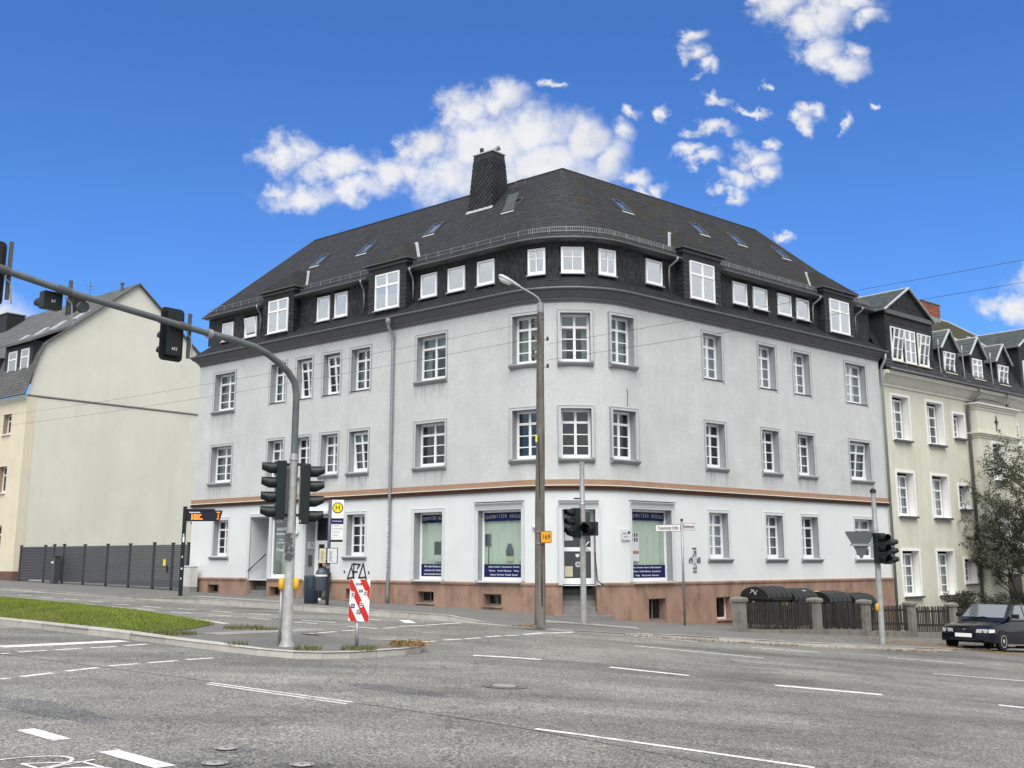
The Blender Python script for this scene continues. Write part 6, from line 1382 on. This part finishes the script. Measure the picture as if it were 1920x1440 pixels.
for t, n, sz, bk, zoff, num, pl_ in ((2.5, 3, .2, (.46, -.08, .86), -.52, '652', .78), (4.72, 1, .21, None, -.3, '61', .5), (5.72, 3, .21, (.5, -.1, .92), -.42, None, .9)):
    a = arm_at(t); M = T(a.x, a.y, a.z + zoff) @ RZ(phA) @ T(0.1, -.28, 0)
    signal_head(mast, M, n, sz, back=bk, num=num); obj('bracket_plate', MB().box(-.17, -.12, -.03, .02, zoff - .02, zoff + pl_), 'sign_back', mast, T(a.x, a.y, a.z) @ RZ(phA) @ T(0, -.06, 0))
    obj('arm_clamp', MB().tube([tuple(a - Vector((NL.x, NL.y, .1)) * .1), tuple(a + Vector((NL.x, NL.y, .1)) * .1)], .072, 12), 'sign_back', mast, smooth=40)
    if t == 4.72: obj('mini_lens', MB().lathe([(.09, 0), (.09, .1)], 12, T(a.x, a.y, a.z - .18) @ RZ(phA) @ T(-.42, -.1, 0) @ Matrix.Rotation(pi / 2, 4, 'X')), 'sign_back', mast)
    obj('cable', MB().tube([(0, .03, .02), (.04, .02, -.12), (-.06, .0, -.2), (-.1, 0, -.5)], .014, 6), 'steel', mast, T(a.x, a.y, a.z) @ RZ(phA) @ T(-.1, -.02, 0))
# two heads on the mast
phl = radians(-72); signal_head(mast, T(-.14, -.04, 2.28) @ RZ(phl) @ T(0, -.17, 0), 4, .205, red=2, num=None)
signal_head(mast, T(.14, .03, 2.2) @ RZ(radians(104)) @ T(0, -.17, 0), 4, .21)
for z in (2.36, 3.3):
    for s in (-1, 1): obj('bracket', MB().box(-.1, .1, -.02, .02, -.025, .025, T(s * .14, 0, z)), 'signal_green', mast)
obj('head_plate', MB().box(-.16, -.1, .1, .16, 2.3, 3.3), 'lead', mast); obj('head_plate', MB().box(.1, .13, .08, .14, 2.3, 3.3), 'lead', mast)
text('614', .07, 'ink_white', mast, T(-.2, -.14, 2.24)); text('621', .07, 'ink_white', mast, T(.16, -.14, 2.24))
for s in (-1, 1): obj('request_button', MB().lathe([(.02, 0), (.05, .03), (.055, .12), (.045, .2), (.02, .23)], 12, T(s * .135, -.02, 1.0)), 'yellow_paint', mast, smooth=50)
obj('cable_duct', MB().tube([(-.135, -.01, .03), (-.135, -.01, 1.0)], .025, 8), 'steel', mast, smooth=True)
stk_ = MB(); rnd = random.Random(6)
for i in range(60):
    z = rnd.uniform(1.55, 2.02); a = radians(rnd.uniform(215, 300)); w = rnd.uniform(.02, .045); stk_.box(-w, w, -.003, 0, -.012, .012, T(.104 * cos(a), .104 * sin(a), z) @ RZ(a + pi / 2) @ Matrix.Rotation(rnd.uniform(-.6, .6), 4, 'Y'))
stuff(obj('sticker_remains', stk_, 'sign_back', mast))

p = (2.05, 31.76); s2 = thing('signal_post', 'galvanised signal post with two dark heads in front of the shop door', 'traffic light', T(p[0], p[1], g(p[0])))
obj('pole', MB().tube([(0, 0, 0), (0, 0, 3.4)], .085, 14), 'steel_pole', s2, smooth=40); obj('pole_top', MB().tube([(0, 0, 3.38), (0, 0, 3.42), (0, 0, 4.62)], [.1, .075, .07], 14), 'steel', s2, smooth=40)
signal_head(s2, T(-.16, 0, 2.48) @ RZ(radians(-62)) @ T(0, -.14, 0), 3, .2, red=1); signal_head(s2, T(-.14, .02, 2.42) @ RZ(radians(-62)) @ T(0, -.12, 0), 1, .18)
signal_head(s2, T(.2, -.12, 2.48) @ RZ(radians(-22)) @ T(0, -.12, 0), 1, .3)
for z in (2.5, 3.55): obj('bracket', MB().box(-.25, .05, -.02, .02, -.02, .02, T(0, 0, z)), 'signal_green', s2)
p = (11.34, 34.17); s3 = thing('signal_post', 'signal post with give-way sign seen from behind, before the picket fence', 'traffic light', T(p[0], p[1], g(p[0]) + .0))
obj('pole', MB().tube([(0, 0, 0), (0, 0, 3.5)], .09, 14), 'steel_pole', s3, smooth=40); obj('pole_top', MB().tube([(0, 0, 3.45), (0, 0, 3.5), (0, 0, 4.62)], [.1, .075, .072], 14), 'steel', s3, smooth=40); obj('pole_cap', MB().lathe([(.1, 4.6), (.1, 4.66), (.07, 4.72), (.02, 4.74)], 12), 'rubber_black', s3, smooth=40)
signal_head(s3, T(.1, -.2, 2.42) @ RZ(radians(24)), 3, .235, red=2); signal_head(s3, T(.32, .1, 2.4) @ RZ(radians(95)) @ T(0, -.12, 0), 3, .2)
ys = obj('give_way_sign', MB().prism([(-.47, .4), (.43, .4), (.45, .36), (.02, -.42), (-.04, -.42), (-.5, .36)], 0, .012, Matrix.Rotation(pi / 2, 4, 'X')), 'sign_back', s3, T(-.52, -.12, 3.0) @ RZ(radians(8)))
obj('sign_rail', MB().box(-.36, .55, -.045, -.013, -.05, .02), 'steel', ys); obj('request_button', MB().lathe([(.03, 0), (.05, .05), (.05, .18), (.02, .22)], 10, T(-.12, -.05, 1.0)), 'orange_paint', s3, smooth=50)
obj('cable', MB().tube([(.36, -.02, 2.75), (.48, -.05, 2.7), (.46, -.04, 2.55)], .018, 6), 'rubber_black', s3)

# ---------------------------------------------------------------- wooden lamp post, wires
lx, ly = .74, 29.55; lz = g(lx); lampp = thing('lamp_post', 'weathered wooden pole with street lamp, insulators and yellow 169 sign', 'street lamp', T(lx, ly, lz))
wp = MB(); rings = []
for i in range(15):
    z = 8.62 * i / 14; r = .15 - .055 * i / 14; rings.append([(r * cos(t) * (1 + .05 * sin(3 * t + i)) + .06 * z / 8.6, r * sin(t) * (1 + .05 * sin(3 * t + i)), z) for t in [2 * pi * k / 16 for k in range(16)]])
obj('pole', wp.loft(rings), 'wood_pole', lampp, smooth=50)
obj('crack', MB().tube([(-.02, -.142, 5.0), (.0, -.146, 3.9), (.005, -.14, 3.3)], [.006, .016, .005], 5), 'rubber_black', lampp); obj('crack', MB().tube([(.06, -.135, .5), (.055, -.138, 1.2), (.06, -.13, 2.0)], [.02, .016, .005], 5), 'rubber_black', lampp)
obj('sleeve', MB().tube([(.06, 0, 8.5), (.06, 0, 8.78)], .1, 14), 'zinc', lampp, smooth=40)
for z in (8.42, 8.3): obj('strap', MB().tube([(.06, 0, z), (.06, 0, z + .03)], .103, 14), 'zinc_dark', lampp)
arm = [(.06, 0, 8.7), (.05, 0, 8.82), (.0, 0, 8.92), (-.14, 0, 9.03), (-.5, 0, 9.24), (-.62, 0, 9.31)]
obj('lamp_arm', MB().tube(arm, [.03, .03, .03, .028, .028, .028], 10), 'zinc', lampp, smooth=50)
LH = T(-.52, 0, 9.25) @ Matrix.Rotation(radians(28), 4, 'Y')
prof_ = [(.02, .035, .035), (-.12, .06, .06), (-.3, .1, .085), (-.48, .135, .1), (-.6, .12, .09), (-.68, .06, .06)]
hdl = obj('lamp_head', MB().loft([[(x, w * cos(t), h * sin(t) if sin(t) > 0 else h * .35 * sin(t)) for t in [2 * pi * k / 14 for k in range(14)]] for x, w, h in prof_]), 'lead', lampp, LH, smooth=50)
obj('lamp_glass', MB().loft([[(x, w * cos(t), -.028 - h * max(0, -sin(t))) for t in [pi + pi * k / 10 for k in range(11)]] for x, w, h in ((-.24, .05, .01), (-.3, .085, .07), (-.46, .12, .1), (-.58, .1, .08), (-.65, .04, .01))]), 'curtain_white', hdl, smooth=50)
for z, s in ((8.25, -1), (8.1, -1), (7.72, 1), (7.35, -1), (7.75, -1), (6.95, 1), (7.15, -1)):
    ins = obj('insulator_bracket', MB().tube([(.05, -.02, z), (.05 + s * .17, -.04, z), (.05 + s * .2, -.04, z + .03)], .012, 6), 'zinc_dark', lampp)
    obj('insulator', MB().lathe([(.012, -.06), (.035, -.05), (.028, 0), (.04, .02), (.02, .06)], 10, T(.05 + s * .2, -.04, z + .03)), 'porcelain', ins, smooth=40)
for z in (2.12, 2.42): obj('sign_strap', MB().tube([(.01, 0, z), (.01, 0, z + .03)], .148, 14), 'zinc', lampp)
rsgn = obj('route_sign', MB().prism([(x, z) for x, z in ((-.15, -.14), (-.13, -.16), (.13, -.16), (.15, -.14), (.15, .14), (.13, .16), (-.13, .16), (-.15, .14))], 0, .012, Matrix.Rotation(pi / 2, 4, 'X')), 'ink_black', lampp, T(.17, -.155, 2.3) @ RZ(.12)); obj('sign_face', MB().box(-.135, .135, -.016, -.0125, -.145, .145), 'orange_paint', rsgn); text('169', .19, 'ink_black', rsgn, T(0, -.019, 0), sx=.8)
obj('yellow_tag', MB().box(-.1, -.05, -.14, -.13, 4.85, 5.05), 'yellow_sign', lampp)
def wire(a, b, sag, n=14, r=.0042):
    a, b = Vector(a), Vector(b); return MB().tube([a.lerp(b, i / n) - Vector((0, 0, sag * 4 * (i / n) * (1 - i / n))) for i in range(n + 1)], r, 4)
L0 = Vector((lx, ly))
for z, zb, lab in ((8.16 + .03, 8.75, 'upper overhead wire running left from the wooden pole'), (7.72, 8.25, 'lower overhead wire running left from the wooden pole')):
    q = L0 + DL * 45; tag(obj('overhead_wire', wire((lx - .12, ly - .04, z), (q.x, q.y, zb), .35), 'rubber_black'), lab, 'wire', 'overhead wires')
for z, zb, lab in ((7.55, 8.6, 'upper overhead wire running right from the wooden pole'), (7.1, 8.1, 'lower overhead wire running right from the wooden pole')):
    q = L0 - DL * 36; tag(obj('overhead_wire', wire((lx + .25, ly - .04, z), (q.x, q.y, zb), .25), 'rubber_black'), lab, 'wire', 'overhead wires')

# ---------------------------------------------------------------- street-name post, warning beacon
p = (5.55, 35.76); sn = thing('street_name_post', 'thin post with two white street name plates by the shop window', 'sign', T(p[0], p[1], g(p[0])))
obj('post', MB().tube([(0, 0, 0), (0, 0, 3.32)], .038, 10), 'zinc', sn, smooth=True); obj('post_cap', MB().tube([(0, 0, 3.31), (0, 0, 3.39)], .042, 10), 'rubber_black', sn)
for ph, x0, x1, z, t in ((radians(-34), -.95, -.03, 3.1, 'Frankenberger Straße'), (radians(38), .04, .62, 3.14, 'Helmholtzstraße')):
    pl = obj('name_plate', MB().box(x0, x1, -.012, .012, z - .115, z + .115), 'ink_black', sn, RZ(ph)); obj('plate_face', MB().box(x0 + .012, x1 - .012, -.016, -.0125, z - .103, z + .103), 'white_film', pl)
    text(t, .17, 'ink_black', pl, T((x0 + x1) / 2, -.018, z), sx=(x1 - x0) * .93 / (len(t) * .17 * .51)); obj('plate_clamp', MB().box(min(x0, x1) if x0 > 0 else x1 - .02, (min(x0, x1) if x0 > 0 else x1) + .03, -.03, .03, z - .05, z + .05), 'zinc', sn, RZ(ph))
p = (-2.81, 20.2); be = thing('warning_beacon', 'red and white striped warning board with stickers on the island nose', 'sign', T(p[0], p[1], g(p[0])))
obj('post', MB().tube([(0, 0, 0), (0, 0, .55)], .035, 10), 'steel', be, smooth=True)
BT = T(.03, -.045, .48) @ RZ(radians(-12)) @ Matrix.Rotation(radians(1.5), 4, 'Y'); w, h = .19, .74
pl = obj('board', MB().box(-w, w, -.01, .01, 0, h), 'white_film', be, BT)
for k in range(-2, 4):
    z = k * .5 - .12; q = clip(clip(clip(clip([(-w, z + .7), (w, z), (w, z + .22), (-w, z + .92)], 0, 1, h), 0, -1, 0), 1, 0, w), -1, 0, w)
    if len(q) >= 3: obj('stripe', MB().prism(q, 0, .004, T(0, -.0105, 0) @ Matrix.Rotation(pi / 2, 4, 'X')), 'red_film', pl)
for x, z, a, b, m_, r in ((-.13, .47, .045, .07, 'paper', .1), (.02, .54, .05, .03, 'ink_black', -.1), (.11, .5, .045, .06, 'paper', .15), (.04, .3, .035, .075, 'paper', 0), (-.12, .27, .05, .05, 'navy_film', .05), (.0, .17, .055, .05, 'sign_back', .1), (-.02, .66, .08, .025, 'sign_back', -.05)):
    a *= .72; b *= .72
    st_ = obj('sticker', MB().box(-a, a, -.0175, -.015, -b, b), m_, pl, T(x, 0, z) @ Matrix.Rotation(r, 4, 'Y'))
    for k in range(2): obj('sticker_print', MB().box(-a * .7, a * .6, -.0185, -.0177, -b * .5 + k * b * .7, -b * .5 + k * b * .7 + b * .35), 'ink_black' if m_ == 'paper' else 'paper', st_)

# ---------------------------------------------------------------- picket fence with concrete posts
FD = 3.2; fsp = [4.0, 8.1, 11.1, 14.2, 17.3, 20.6]
p0 = Vector(FR(12, FD)); pf = thing('picket_fence', 'dark wooden picket fence between squat concrete posts', 'fence', T(p0.x, p0.y, 0) @ RZ(PHR))
pk = MB().loft([[(x, y, z) for x, y in ((-.028, -.012), (.028, -.012), (.028, .012), (-.028, .012))] for z in (0, .95)]).loft([[(x * k, y, z) for x, y in ((-.028, -.012), (.028, -.012), (.028, .012), (-.028, .012))] for k, z in ((1, .95), (.25, 1.0))]).mesh('picket'); pk.materials.append(MATS['picket'])
rnd = random.Random(17)
ptop = {0: .5, 1: .39, 2: .26, 3: .12, 4: .0, 5: -.15}
for i, s in enumerate(fsp):
    zg = g(FR(s, FD)[0]); zt = ptop[i]; x = s - 12
    po = obj('post', MB().loft([[(x + a * k, b * k, z) for a, b in ((-.17, -.17), (.17, -.17), (.17, .17), (-.17, .17))] for k, z in ((1, zg - .1), (.95, zt - .13))]), 'concrete', pf, bevel=.015); obj('post_cap', MB().loft([[(x + a * k, b * k, z) for a, b in ((-.2, -.2), (.2, -.2), (.2, .2), (-.2, .2))] for k, z in ((1, zt - .13), (1.02, zt - .05), (.9, zt - .01), (.3, zt + .02))]), 'concrete', po)
for i, (a, b) in enumerate(zip(fsp, fsp[1:])):
    za, zb = g(FR(a, FD)[0]), g(FR(b, FD)[0]); ta, tb = ptop[i] - .1, ptop[i + 1] - .1; zlow = [za + .16, zb + .22] if i else [za + .06, zb + .16]
    obj('footing_wall', MB().loft([[(s - 12, y, z) for y, z in ((-.1, zz - .35), (.1, zz - .35), (.1, tp), (-.1, tp))] for s, zz, tp in ((a + .15, za, zlow[0]), (b - .15, zb, zlow[1]))]), 'concrete', pf)
    tm = min(ta, tb) + .04
    for fz in (.28, .8): obj('rail', MB().loft([[(s - 12, y, z) for y, z in ((.02, zz - .04), (.06, zz - .04), (.06, zz + .04), (.02, zz + .04))] for s, zz in ((a + .15, zlow[0] + (tm - zlow[0]) * fz), (b - .15, zlow[1] + (tm - .04 - zlow[1]) * fz))]), 'picket', pf)
    n = int((b - a - .4) / .115)
    for k in range(n):
        s = a + .25 + (b - a - .5) * k / (n - 1); t = (s - a) / (b - a); z0 = zlow[0] + (zlow[1] - zlow[0]) * t + .02; hgt = tm - .03 * t - z0
        link('picket', pk, 'picket', pf, T(s - 12, 0, z0) @ Matrix.Rotation(rnd.gauss(0, .018), 4, 'Y') @ Matrix.Rotation(rnd.gauss(0, .01), 4, 'X') @ Matrix.Diagonal((1, 1, hgt * rnd.uniform(.97, 1.02), 1)))

# ---------------------------------------------------------------- waste containers
def container(s, label):
    p = Vector(FR(s, 1.75)); z = g(p.x) - .02; e = thing('waste_container', label, 'container', T(p.x, p.y, z) @ RZ(PHR), 'black wheeled waste containers behind the fence')
    L_, Dp = .66, .53
    body = MB().loft([[(x * k, y * k, z) for x, y in ((-L_, -Dp), (L_, -Dp), (L_, Dp), (-L_, Dp))] for k, z in ((.82, .2), (.97, .95), (1, 1.05))]); obj('body', body, 'plastic_black', e, bevel=.04)
    obj('rim', MB().box(-L_ - .04, L_ + .04, -Dp - .04, Dp + .04, 1.03, 1.1), 'plastic_black', e, bevel=.015)
    arc = [(-(Dp + .05) * cos(t), 1.09 + .36 * sin(t)) for t in [pi * k / 14 for k in range(15)]]
    obj('lid', MB().loft([[(x, y, z) for y, z in arc] for x in (-L_ - .03, L_ + .03)]), 'plastic_black', e, smooth=35)
    for x in (-.45, -.15, .15, .45): obj('lid_rib', MB().loft([[(x + d, y * k, 1.09 + (z - 1.09) * k) for y, z in arc] for d, k in ((-.025, 1.0), (-.018, 1.035), (.018, 1.035), (.025, 1.0))], cap=False, closed=False), 'plastic_black', e)
    obj('front_handle', MB().tube([(-.5, -Dp - .05, 1.0), (-.5, -Dp - .11, 1.02), (.5, -Dp - .11, 1.02), (.5, -Dp - .05, 1.0)], .018, 6), 'plastic_black', e)
    for x in (-1, 1): obj('trunnion', MB().tube([(x * (L_ + .02), 0, .95), (x * (L_ + .09), 0, .95)], .03, 8), 'zinc', e)
    for x in (-.5, .5):
        for y in (-.38, .38):
            wh = obj('wheel', MB().lathe([(.09, -.025), (.1, -.015), (.1, .015), (.09, .025)], 14, T(x, y, .1) @ Matrix.Rotation(pi / 2, 4, 'Y')), 'tyre', e, smooth=40); obj('fork', MB().box(x - .04, x + .04, y - .03, y + .03, .1, .24), 'zinc', e)
    obj('label_plate', MB().box(.2, .42, -Dp - .012, -Dp + .02, .84, .9), 'yellow_sign', e); return e
for s, l in ((7.4, 'black container with graffiti scrawl on its lid end, nearest the first fence post'), (8.95, 'black container standing second in the row, white mark on its lid'), (11.05, 'black container with yellow lid edge, behind the second fence post'), (12.75, 'black container farthest right in the row beside the signal post')):
    e = container(s, l)
    if s == 7.4: 
        k = strokes([[(-.15, 0), (.0, .12), (.05, -.05), (.15, .1)], [(-.1, .12), (.1, -.05)]], .02); k.v = [(-.695, -v[0], v[2] + 1.24) for v in k.v]; obj('scrawl', k, 'mosaic_pale', e)
    if s == 8.95: obj('lid_mark', MB().box(.1, .14, -.44, -.3, 1.36, 1.4), 'paper', e)
    if s == 11.05: obj('lid_edge', MB().tube([(-.7, -(.58) * cos(t), 1.09 + .36 * sin(t)) for t in [pi * k / 14 for k in range(6, 14)]], .014, 5), 'yellow_sign', e)

# ---------------------------------------------------------------- parked car (front towards the junction)
def car(M):
    e = thing('parked_car', 'dark navy small hatchback parked at the kerb, front towards the junction', 'car', M)
    # x = forward, y = left(+), z up; origin under the front bumper centre; length 3.95, width 1.66
    def ring(x, w, z0, z1, wt, n=0):      # lower body cross-section
        return [(x, -w * .93, z0), (x, -w, z0 + .12), (x, -w, (z0 + z1) / 2), (x, -wt, z1 - .03), (x, -wt * .8, z1), (x, 0, z1 + .015), (x, wt * .8, z1), (x, wt, z1 - .03), (x, w, (z0 + z1) / 2), (x, w, z0 + .12), (x, w * .93, z0)]
    R = [(-.0, .60, .30, .58, .55), (-.05, .70, .24, .66, .66), (-.18, .775, .22, .715, .73), (-.5, .815, .2, .76, .76), (-.9, .828, .2, .82, .775), (-1.12, .83, .2, .87, .785), (-1.3, .83, .2, .9, .79), (-2.3, .83, .2, .93, .8), (-3.2, .825, .2, .94, .79), (-3.7, .79, .24, .92, .74), (-3.93, .72, .3, .85, .66)]
    obj('body', MB().loft([ring(*r) for r in R]), 'car_paint', e, smooth=32)
    G = [(-1.05, .74, .86, .01), (-1.28, .745, .9, .1), (-1.78, .62, .9, .485), (-2.3, .61, .92, .52), (-3.1, .61, .93, .5), (-3.45, .63, .93, .4), (-3.72, .66, .92, .03)]
    gh = []
    for x, wt, zb, h in G: wb = .76; gh.append([(x, -wb, zb), (x, -wt - (.02 if h > .3 else 0), zb + h * .93), (x, -wt * .85, zb + h), (x, 0, zb + h + .03), (x, wt * .85, zb + h), (x, wt + (.02 if h > .3 else 0), zb + h * .93), (x, wb, zb)])
    obj('cabin', MB().loft(gh), 'car_paint', e, smooth=30)
    def plate(name, pts, m_, d=.012, parent=e):
        pts = [Vector(p) for p in pts]; n = (pts[1] - pts[0]).cross(pts[2] - pts[0]).normalized(); c = sum(pts, Vector()) / len(pts); n = n if n.dot(c - Vector((-2, 0, .7))) > 0 else -n
        k = len(pts); return obj(name, MB().add([p + n * d for p in pts] + [p - n * .02 for p in pts], [tuple(range(k))] + [(i, (i + 1) % k, k + (i + 1) % k, k + i) for i in range(k)]), m_, parent)
    plate('windscreen', [(-1.22, -.66, .955), (-1.22, .66, .955), (-1.72, .56, 1.355), (-1.72, -.56, 1.355)], 'car_glass', .03)
    for s in (-1, 1):
        plate('side_window', [(-1.52, s * .745, .96), (-1.9, s * .655, 1.36), (-2.32, s * .64, 1.385), (-2.32, s * .748, .97)], 'car_glass', .03); plate('side_window', [(-2.4, s * .748, .97), (-2.4, s * .64, 1.385), (-3.05, s * .645, 1.37), (-3.3, s * .745, .98)], 'car_glass', .03)
        obj('window_trim', MB().tube([(-1.4, s * .775, .94), (-3.4, s * .775, .965)], .012, 5), 'chrome', e)
        obj('side_moulding', MB().box(-3.4, -.95, s * .83 - .012, s * .83 + .012, .52, .57), 'car_black', e)
        ar = MB().lathe([(.315, -.02), (.315, .02)], 20, T(-.72, s * .815, .29) @ Matrix.Rotation(pi / 2, 4, 'X')); obj('wheel_arch', ar, 'car_black', e); obj('wheel_arch', MB().lathe([(.315, -.02), (.315, .02)], 20, T(-3.1, s * .81, .29) @ Matrix.Rotation(pi / 2, 4, 'X')), 'car_black', e)
        for x in (-.72, -3.1):
            W_ = T(x, s * .77, .28) @ Matrix.Rotation(s * -pi / 2, 4, 'X'); wh = obj('wheel', MB().lathe([(.19, -.08), (.26, -.08), (.28, -.05), (.28, .06), (.26, .085), (.19, .085)], 24), 'tyre', e, W_, smooth=40)
            obj('rim', MB().lathe([(.185, .07), (.185, .088), (.165, .088), (.15, .06), (.08, .055), (.06, .09), (.01, .1)], 24), 'lead', wh, smooth=40)
            for k in range(10): t = 2 * pi * k / 10; obj('rim_slot', MB().box(.095, .14, -.022, .022, .058, .07, RZ(t)), 'car_black', wh)
        hl = plate('headlight', [(.0, s * .36, .5), (-.012, s * .38, .6), (-.06, s * .66, .615), (-.085, s * .7, .58), (-.06, s * .67, .5)], 'headlight', .035); plate('indicator', [(-.08, s * .7, .51), (-.1, s * .715, .61), (-.27, s * .79, .61), (-.26, s * .8, .53)], 'curtain_white', .02)
        mr = obj('mirror', MB().loft([[(-1.42, s * .8, .98), (-1.42, s * .99, .98), (-1.42, s * .99, 1.09), (-1.42, s * .8, 1.09)], [(-1.55, s * .79, .97), (-1.56, s * .98, .97), (-1.56, s * .98, 1.1), (-1.55, s * .79, 1.1)]]), 'car_black', e, bevel=.015)
        obj('wiper', MB().tube([(-1.2, s * .1 - .25, .965), (-1.3, s * .1 + .25, 1.04)], .012, 5), 'car_black', e)
    bp = obj('bumper', MB().loft([[(x, -.8 * k, z0), (x + .0, -.8 * k, z1), (x, .8 * k, z1), (x, .8 * k, z0)] for x, k, z0, z1 in ((.08, .72, .3, .47), (.05, .88, .25, .48), (-.12, 1.0, .22, .49), (-.4, 1.035, .22, .48))]), 'car_paint', e, smooth=30)
    obj('lower_grille', MB().box(.06, .09, -.42, .42, .27, .33), 'car_black', e); obj('grille', MB().box(.0, .02, -.3, .3, .53, .58), 'car_black', e); obj('badge', MB().box(.018, .03, -.035, .035, .565, .6), 'chrome', e, bevel=.006)
    obj('number_plate', MB().box(.075, .098, -.26, .26, .36, .47), 'white_film', e, bevel=.004)
    obj('bonnet_seam', MB().tube([(-.06, -.5, .665), (-.04, 0, .68), (-.06, .5, .665)], .006, 5), 'car_black', e); obj('antenna', MB().tube([(-1.85, .25, 1.42), (-2.0, .25, 1.75)], .006, 4), 'car_black', e)
    obj('bonnet_line', MB().tube([(-.1, .6, .7), (-1.0, .7, .86)], .006, 5), 'car_black', e)
    obj('steering_wheel', MB().tube([(-1.75 + .05 * sin(t), .33 + .17 * cos(t), 1.0 + .17 * sin(t)) for t in [2 * pi * k / 14 for k in range(15)]], .014, 5), 'car_black', e)
    return e
cpos = Vector((15.6, 35.7)) - DR * .75 - NR * .83 * 0; fw = -DR
# local +y is the car's left, which faces the camera side
cz = g(cpos.x) - .03; ctr = Vector((15.6, 35.7)) - NR * .8 - DR * .72
sl_ = math.atan2(g(ctr.x + DR.x * 2) - g(ctr.x - DR.x * 0), 2.0)
car(T(ctr.x, ctr.y, g(ctr.x) - .02) @ RZ(atan2(-DR.y, -DR.x)) @ Matrix.Rotation(sl_ * 1.0, 4, 'Y') @ Matrix.Scale(1.06, 4))

# ---------------------------------------------------------------- tree and shrub before the row house
def tree(name, label, base, height, seed, n_stems, leaf_n, leaf_s, spread, zlow, cat='tree'):
    rnd = random.Random(seed); e = thing(name, label, cat, T(*base)); wood = MB(); tips = []
    def grow(p, d, L_, r, depth):
        pts = [p]; q = Vector(p); n = 5
        for i in range(n):
            d = (d + Vector((rnd.gauss(0, .13), rnd.gauss(0, .13), rnd.gauss(.03, .08)))).normalized(); q = q + d * L_ / n; pts.append(q.copy())
            if depth < 3 and i >= 1 and q.z > zlow * .6:
                for k in range(2 if depth < 2 else 1):
                    a = rnd.uniform(0, 6.28); nd = (d * .45 + Vector((cos(a), sin(a), rnd.uniform(-.1, .5))) * .8).normalized(); grow(q.copy(), nd, L_ * rnd.uniform(.38, .58), r * .5, depth + 1)
        wood.tube(pts, [r * (1 - .14 * i) for i in range(n + 1)], 6 if depth < 2 else 4)
        if depth >= 2: tips.append((pts, depth))
    for i in range(n_stems):
        a = 2 * pi * i / n_stems + rnd.random(); grow(Vector((cos(a) * .12, sin(a) * .12, 0)), Vector((cos(a) * spread, sin(a) * spread, 1)).normalized(), height * rnd.uniform(.6, .78), .025 + height * .005, 0)
    obj('trunk', wood, 'bark', e, smooth=60); lf = MB(); cnt = 0
    while cnt < leaf_n:
        pts, dpt = rnd.choice(tips); i = rnd.randrange(1, len(pts)); p = pts[i].lerp(pts[i - 1], rnd.random()) + Vector((rnd.gauss(0, .06), rnd.gauss(0, .06), rnd.gauss(0, .06)))
        if p.z < zlow: cnt += 1; continue
        cnt += 1; s = leaf_s * rnd.uniform(.6, 1.3); u = Vector((rnd.gauss(0, 1), rnd.gauss(0, 1), rnd.gauss(-.3, .7))).normalized(); v = u.cross(Vector((rnd.gauss(0, 1), rnd.gauss(0, 1), rnd.gauss(0, 1)))).normalized()
        lf.add([p, p + u * s + v * s * .42, p + u * s * 2, p + u * s - v * s * .42], [(0, 1, 2, 3)])
    stuff(obj('crown', lf, 'leaf_dark', e)); return e
tb = FR(27.5, 1.9); tree('small_tree', 'dark-leaved slender tree growing before the cream row house', (*tb, g(tb[0])), 7.9, 5, 4, 40000, .056, .27, .9)
tb = FR(22.0, 1.9); tree('garden_shrub', 'low dark shrub behind the picket fence below the small window', (*tb, g(tb[0])), 2.0, 8, 4, 9000, .05, .8, .3, 'shrub')
tb = FR(29.5, 2.2); tree('garden_hedge_bush', 'dense dark bush behind the parked car', (*tb, g(tb[0])), 2.6, 13, 5, 16000, .055, .8, .2, 'shrub')
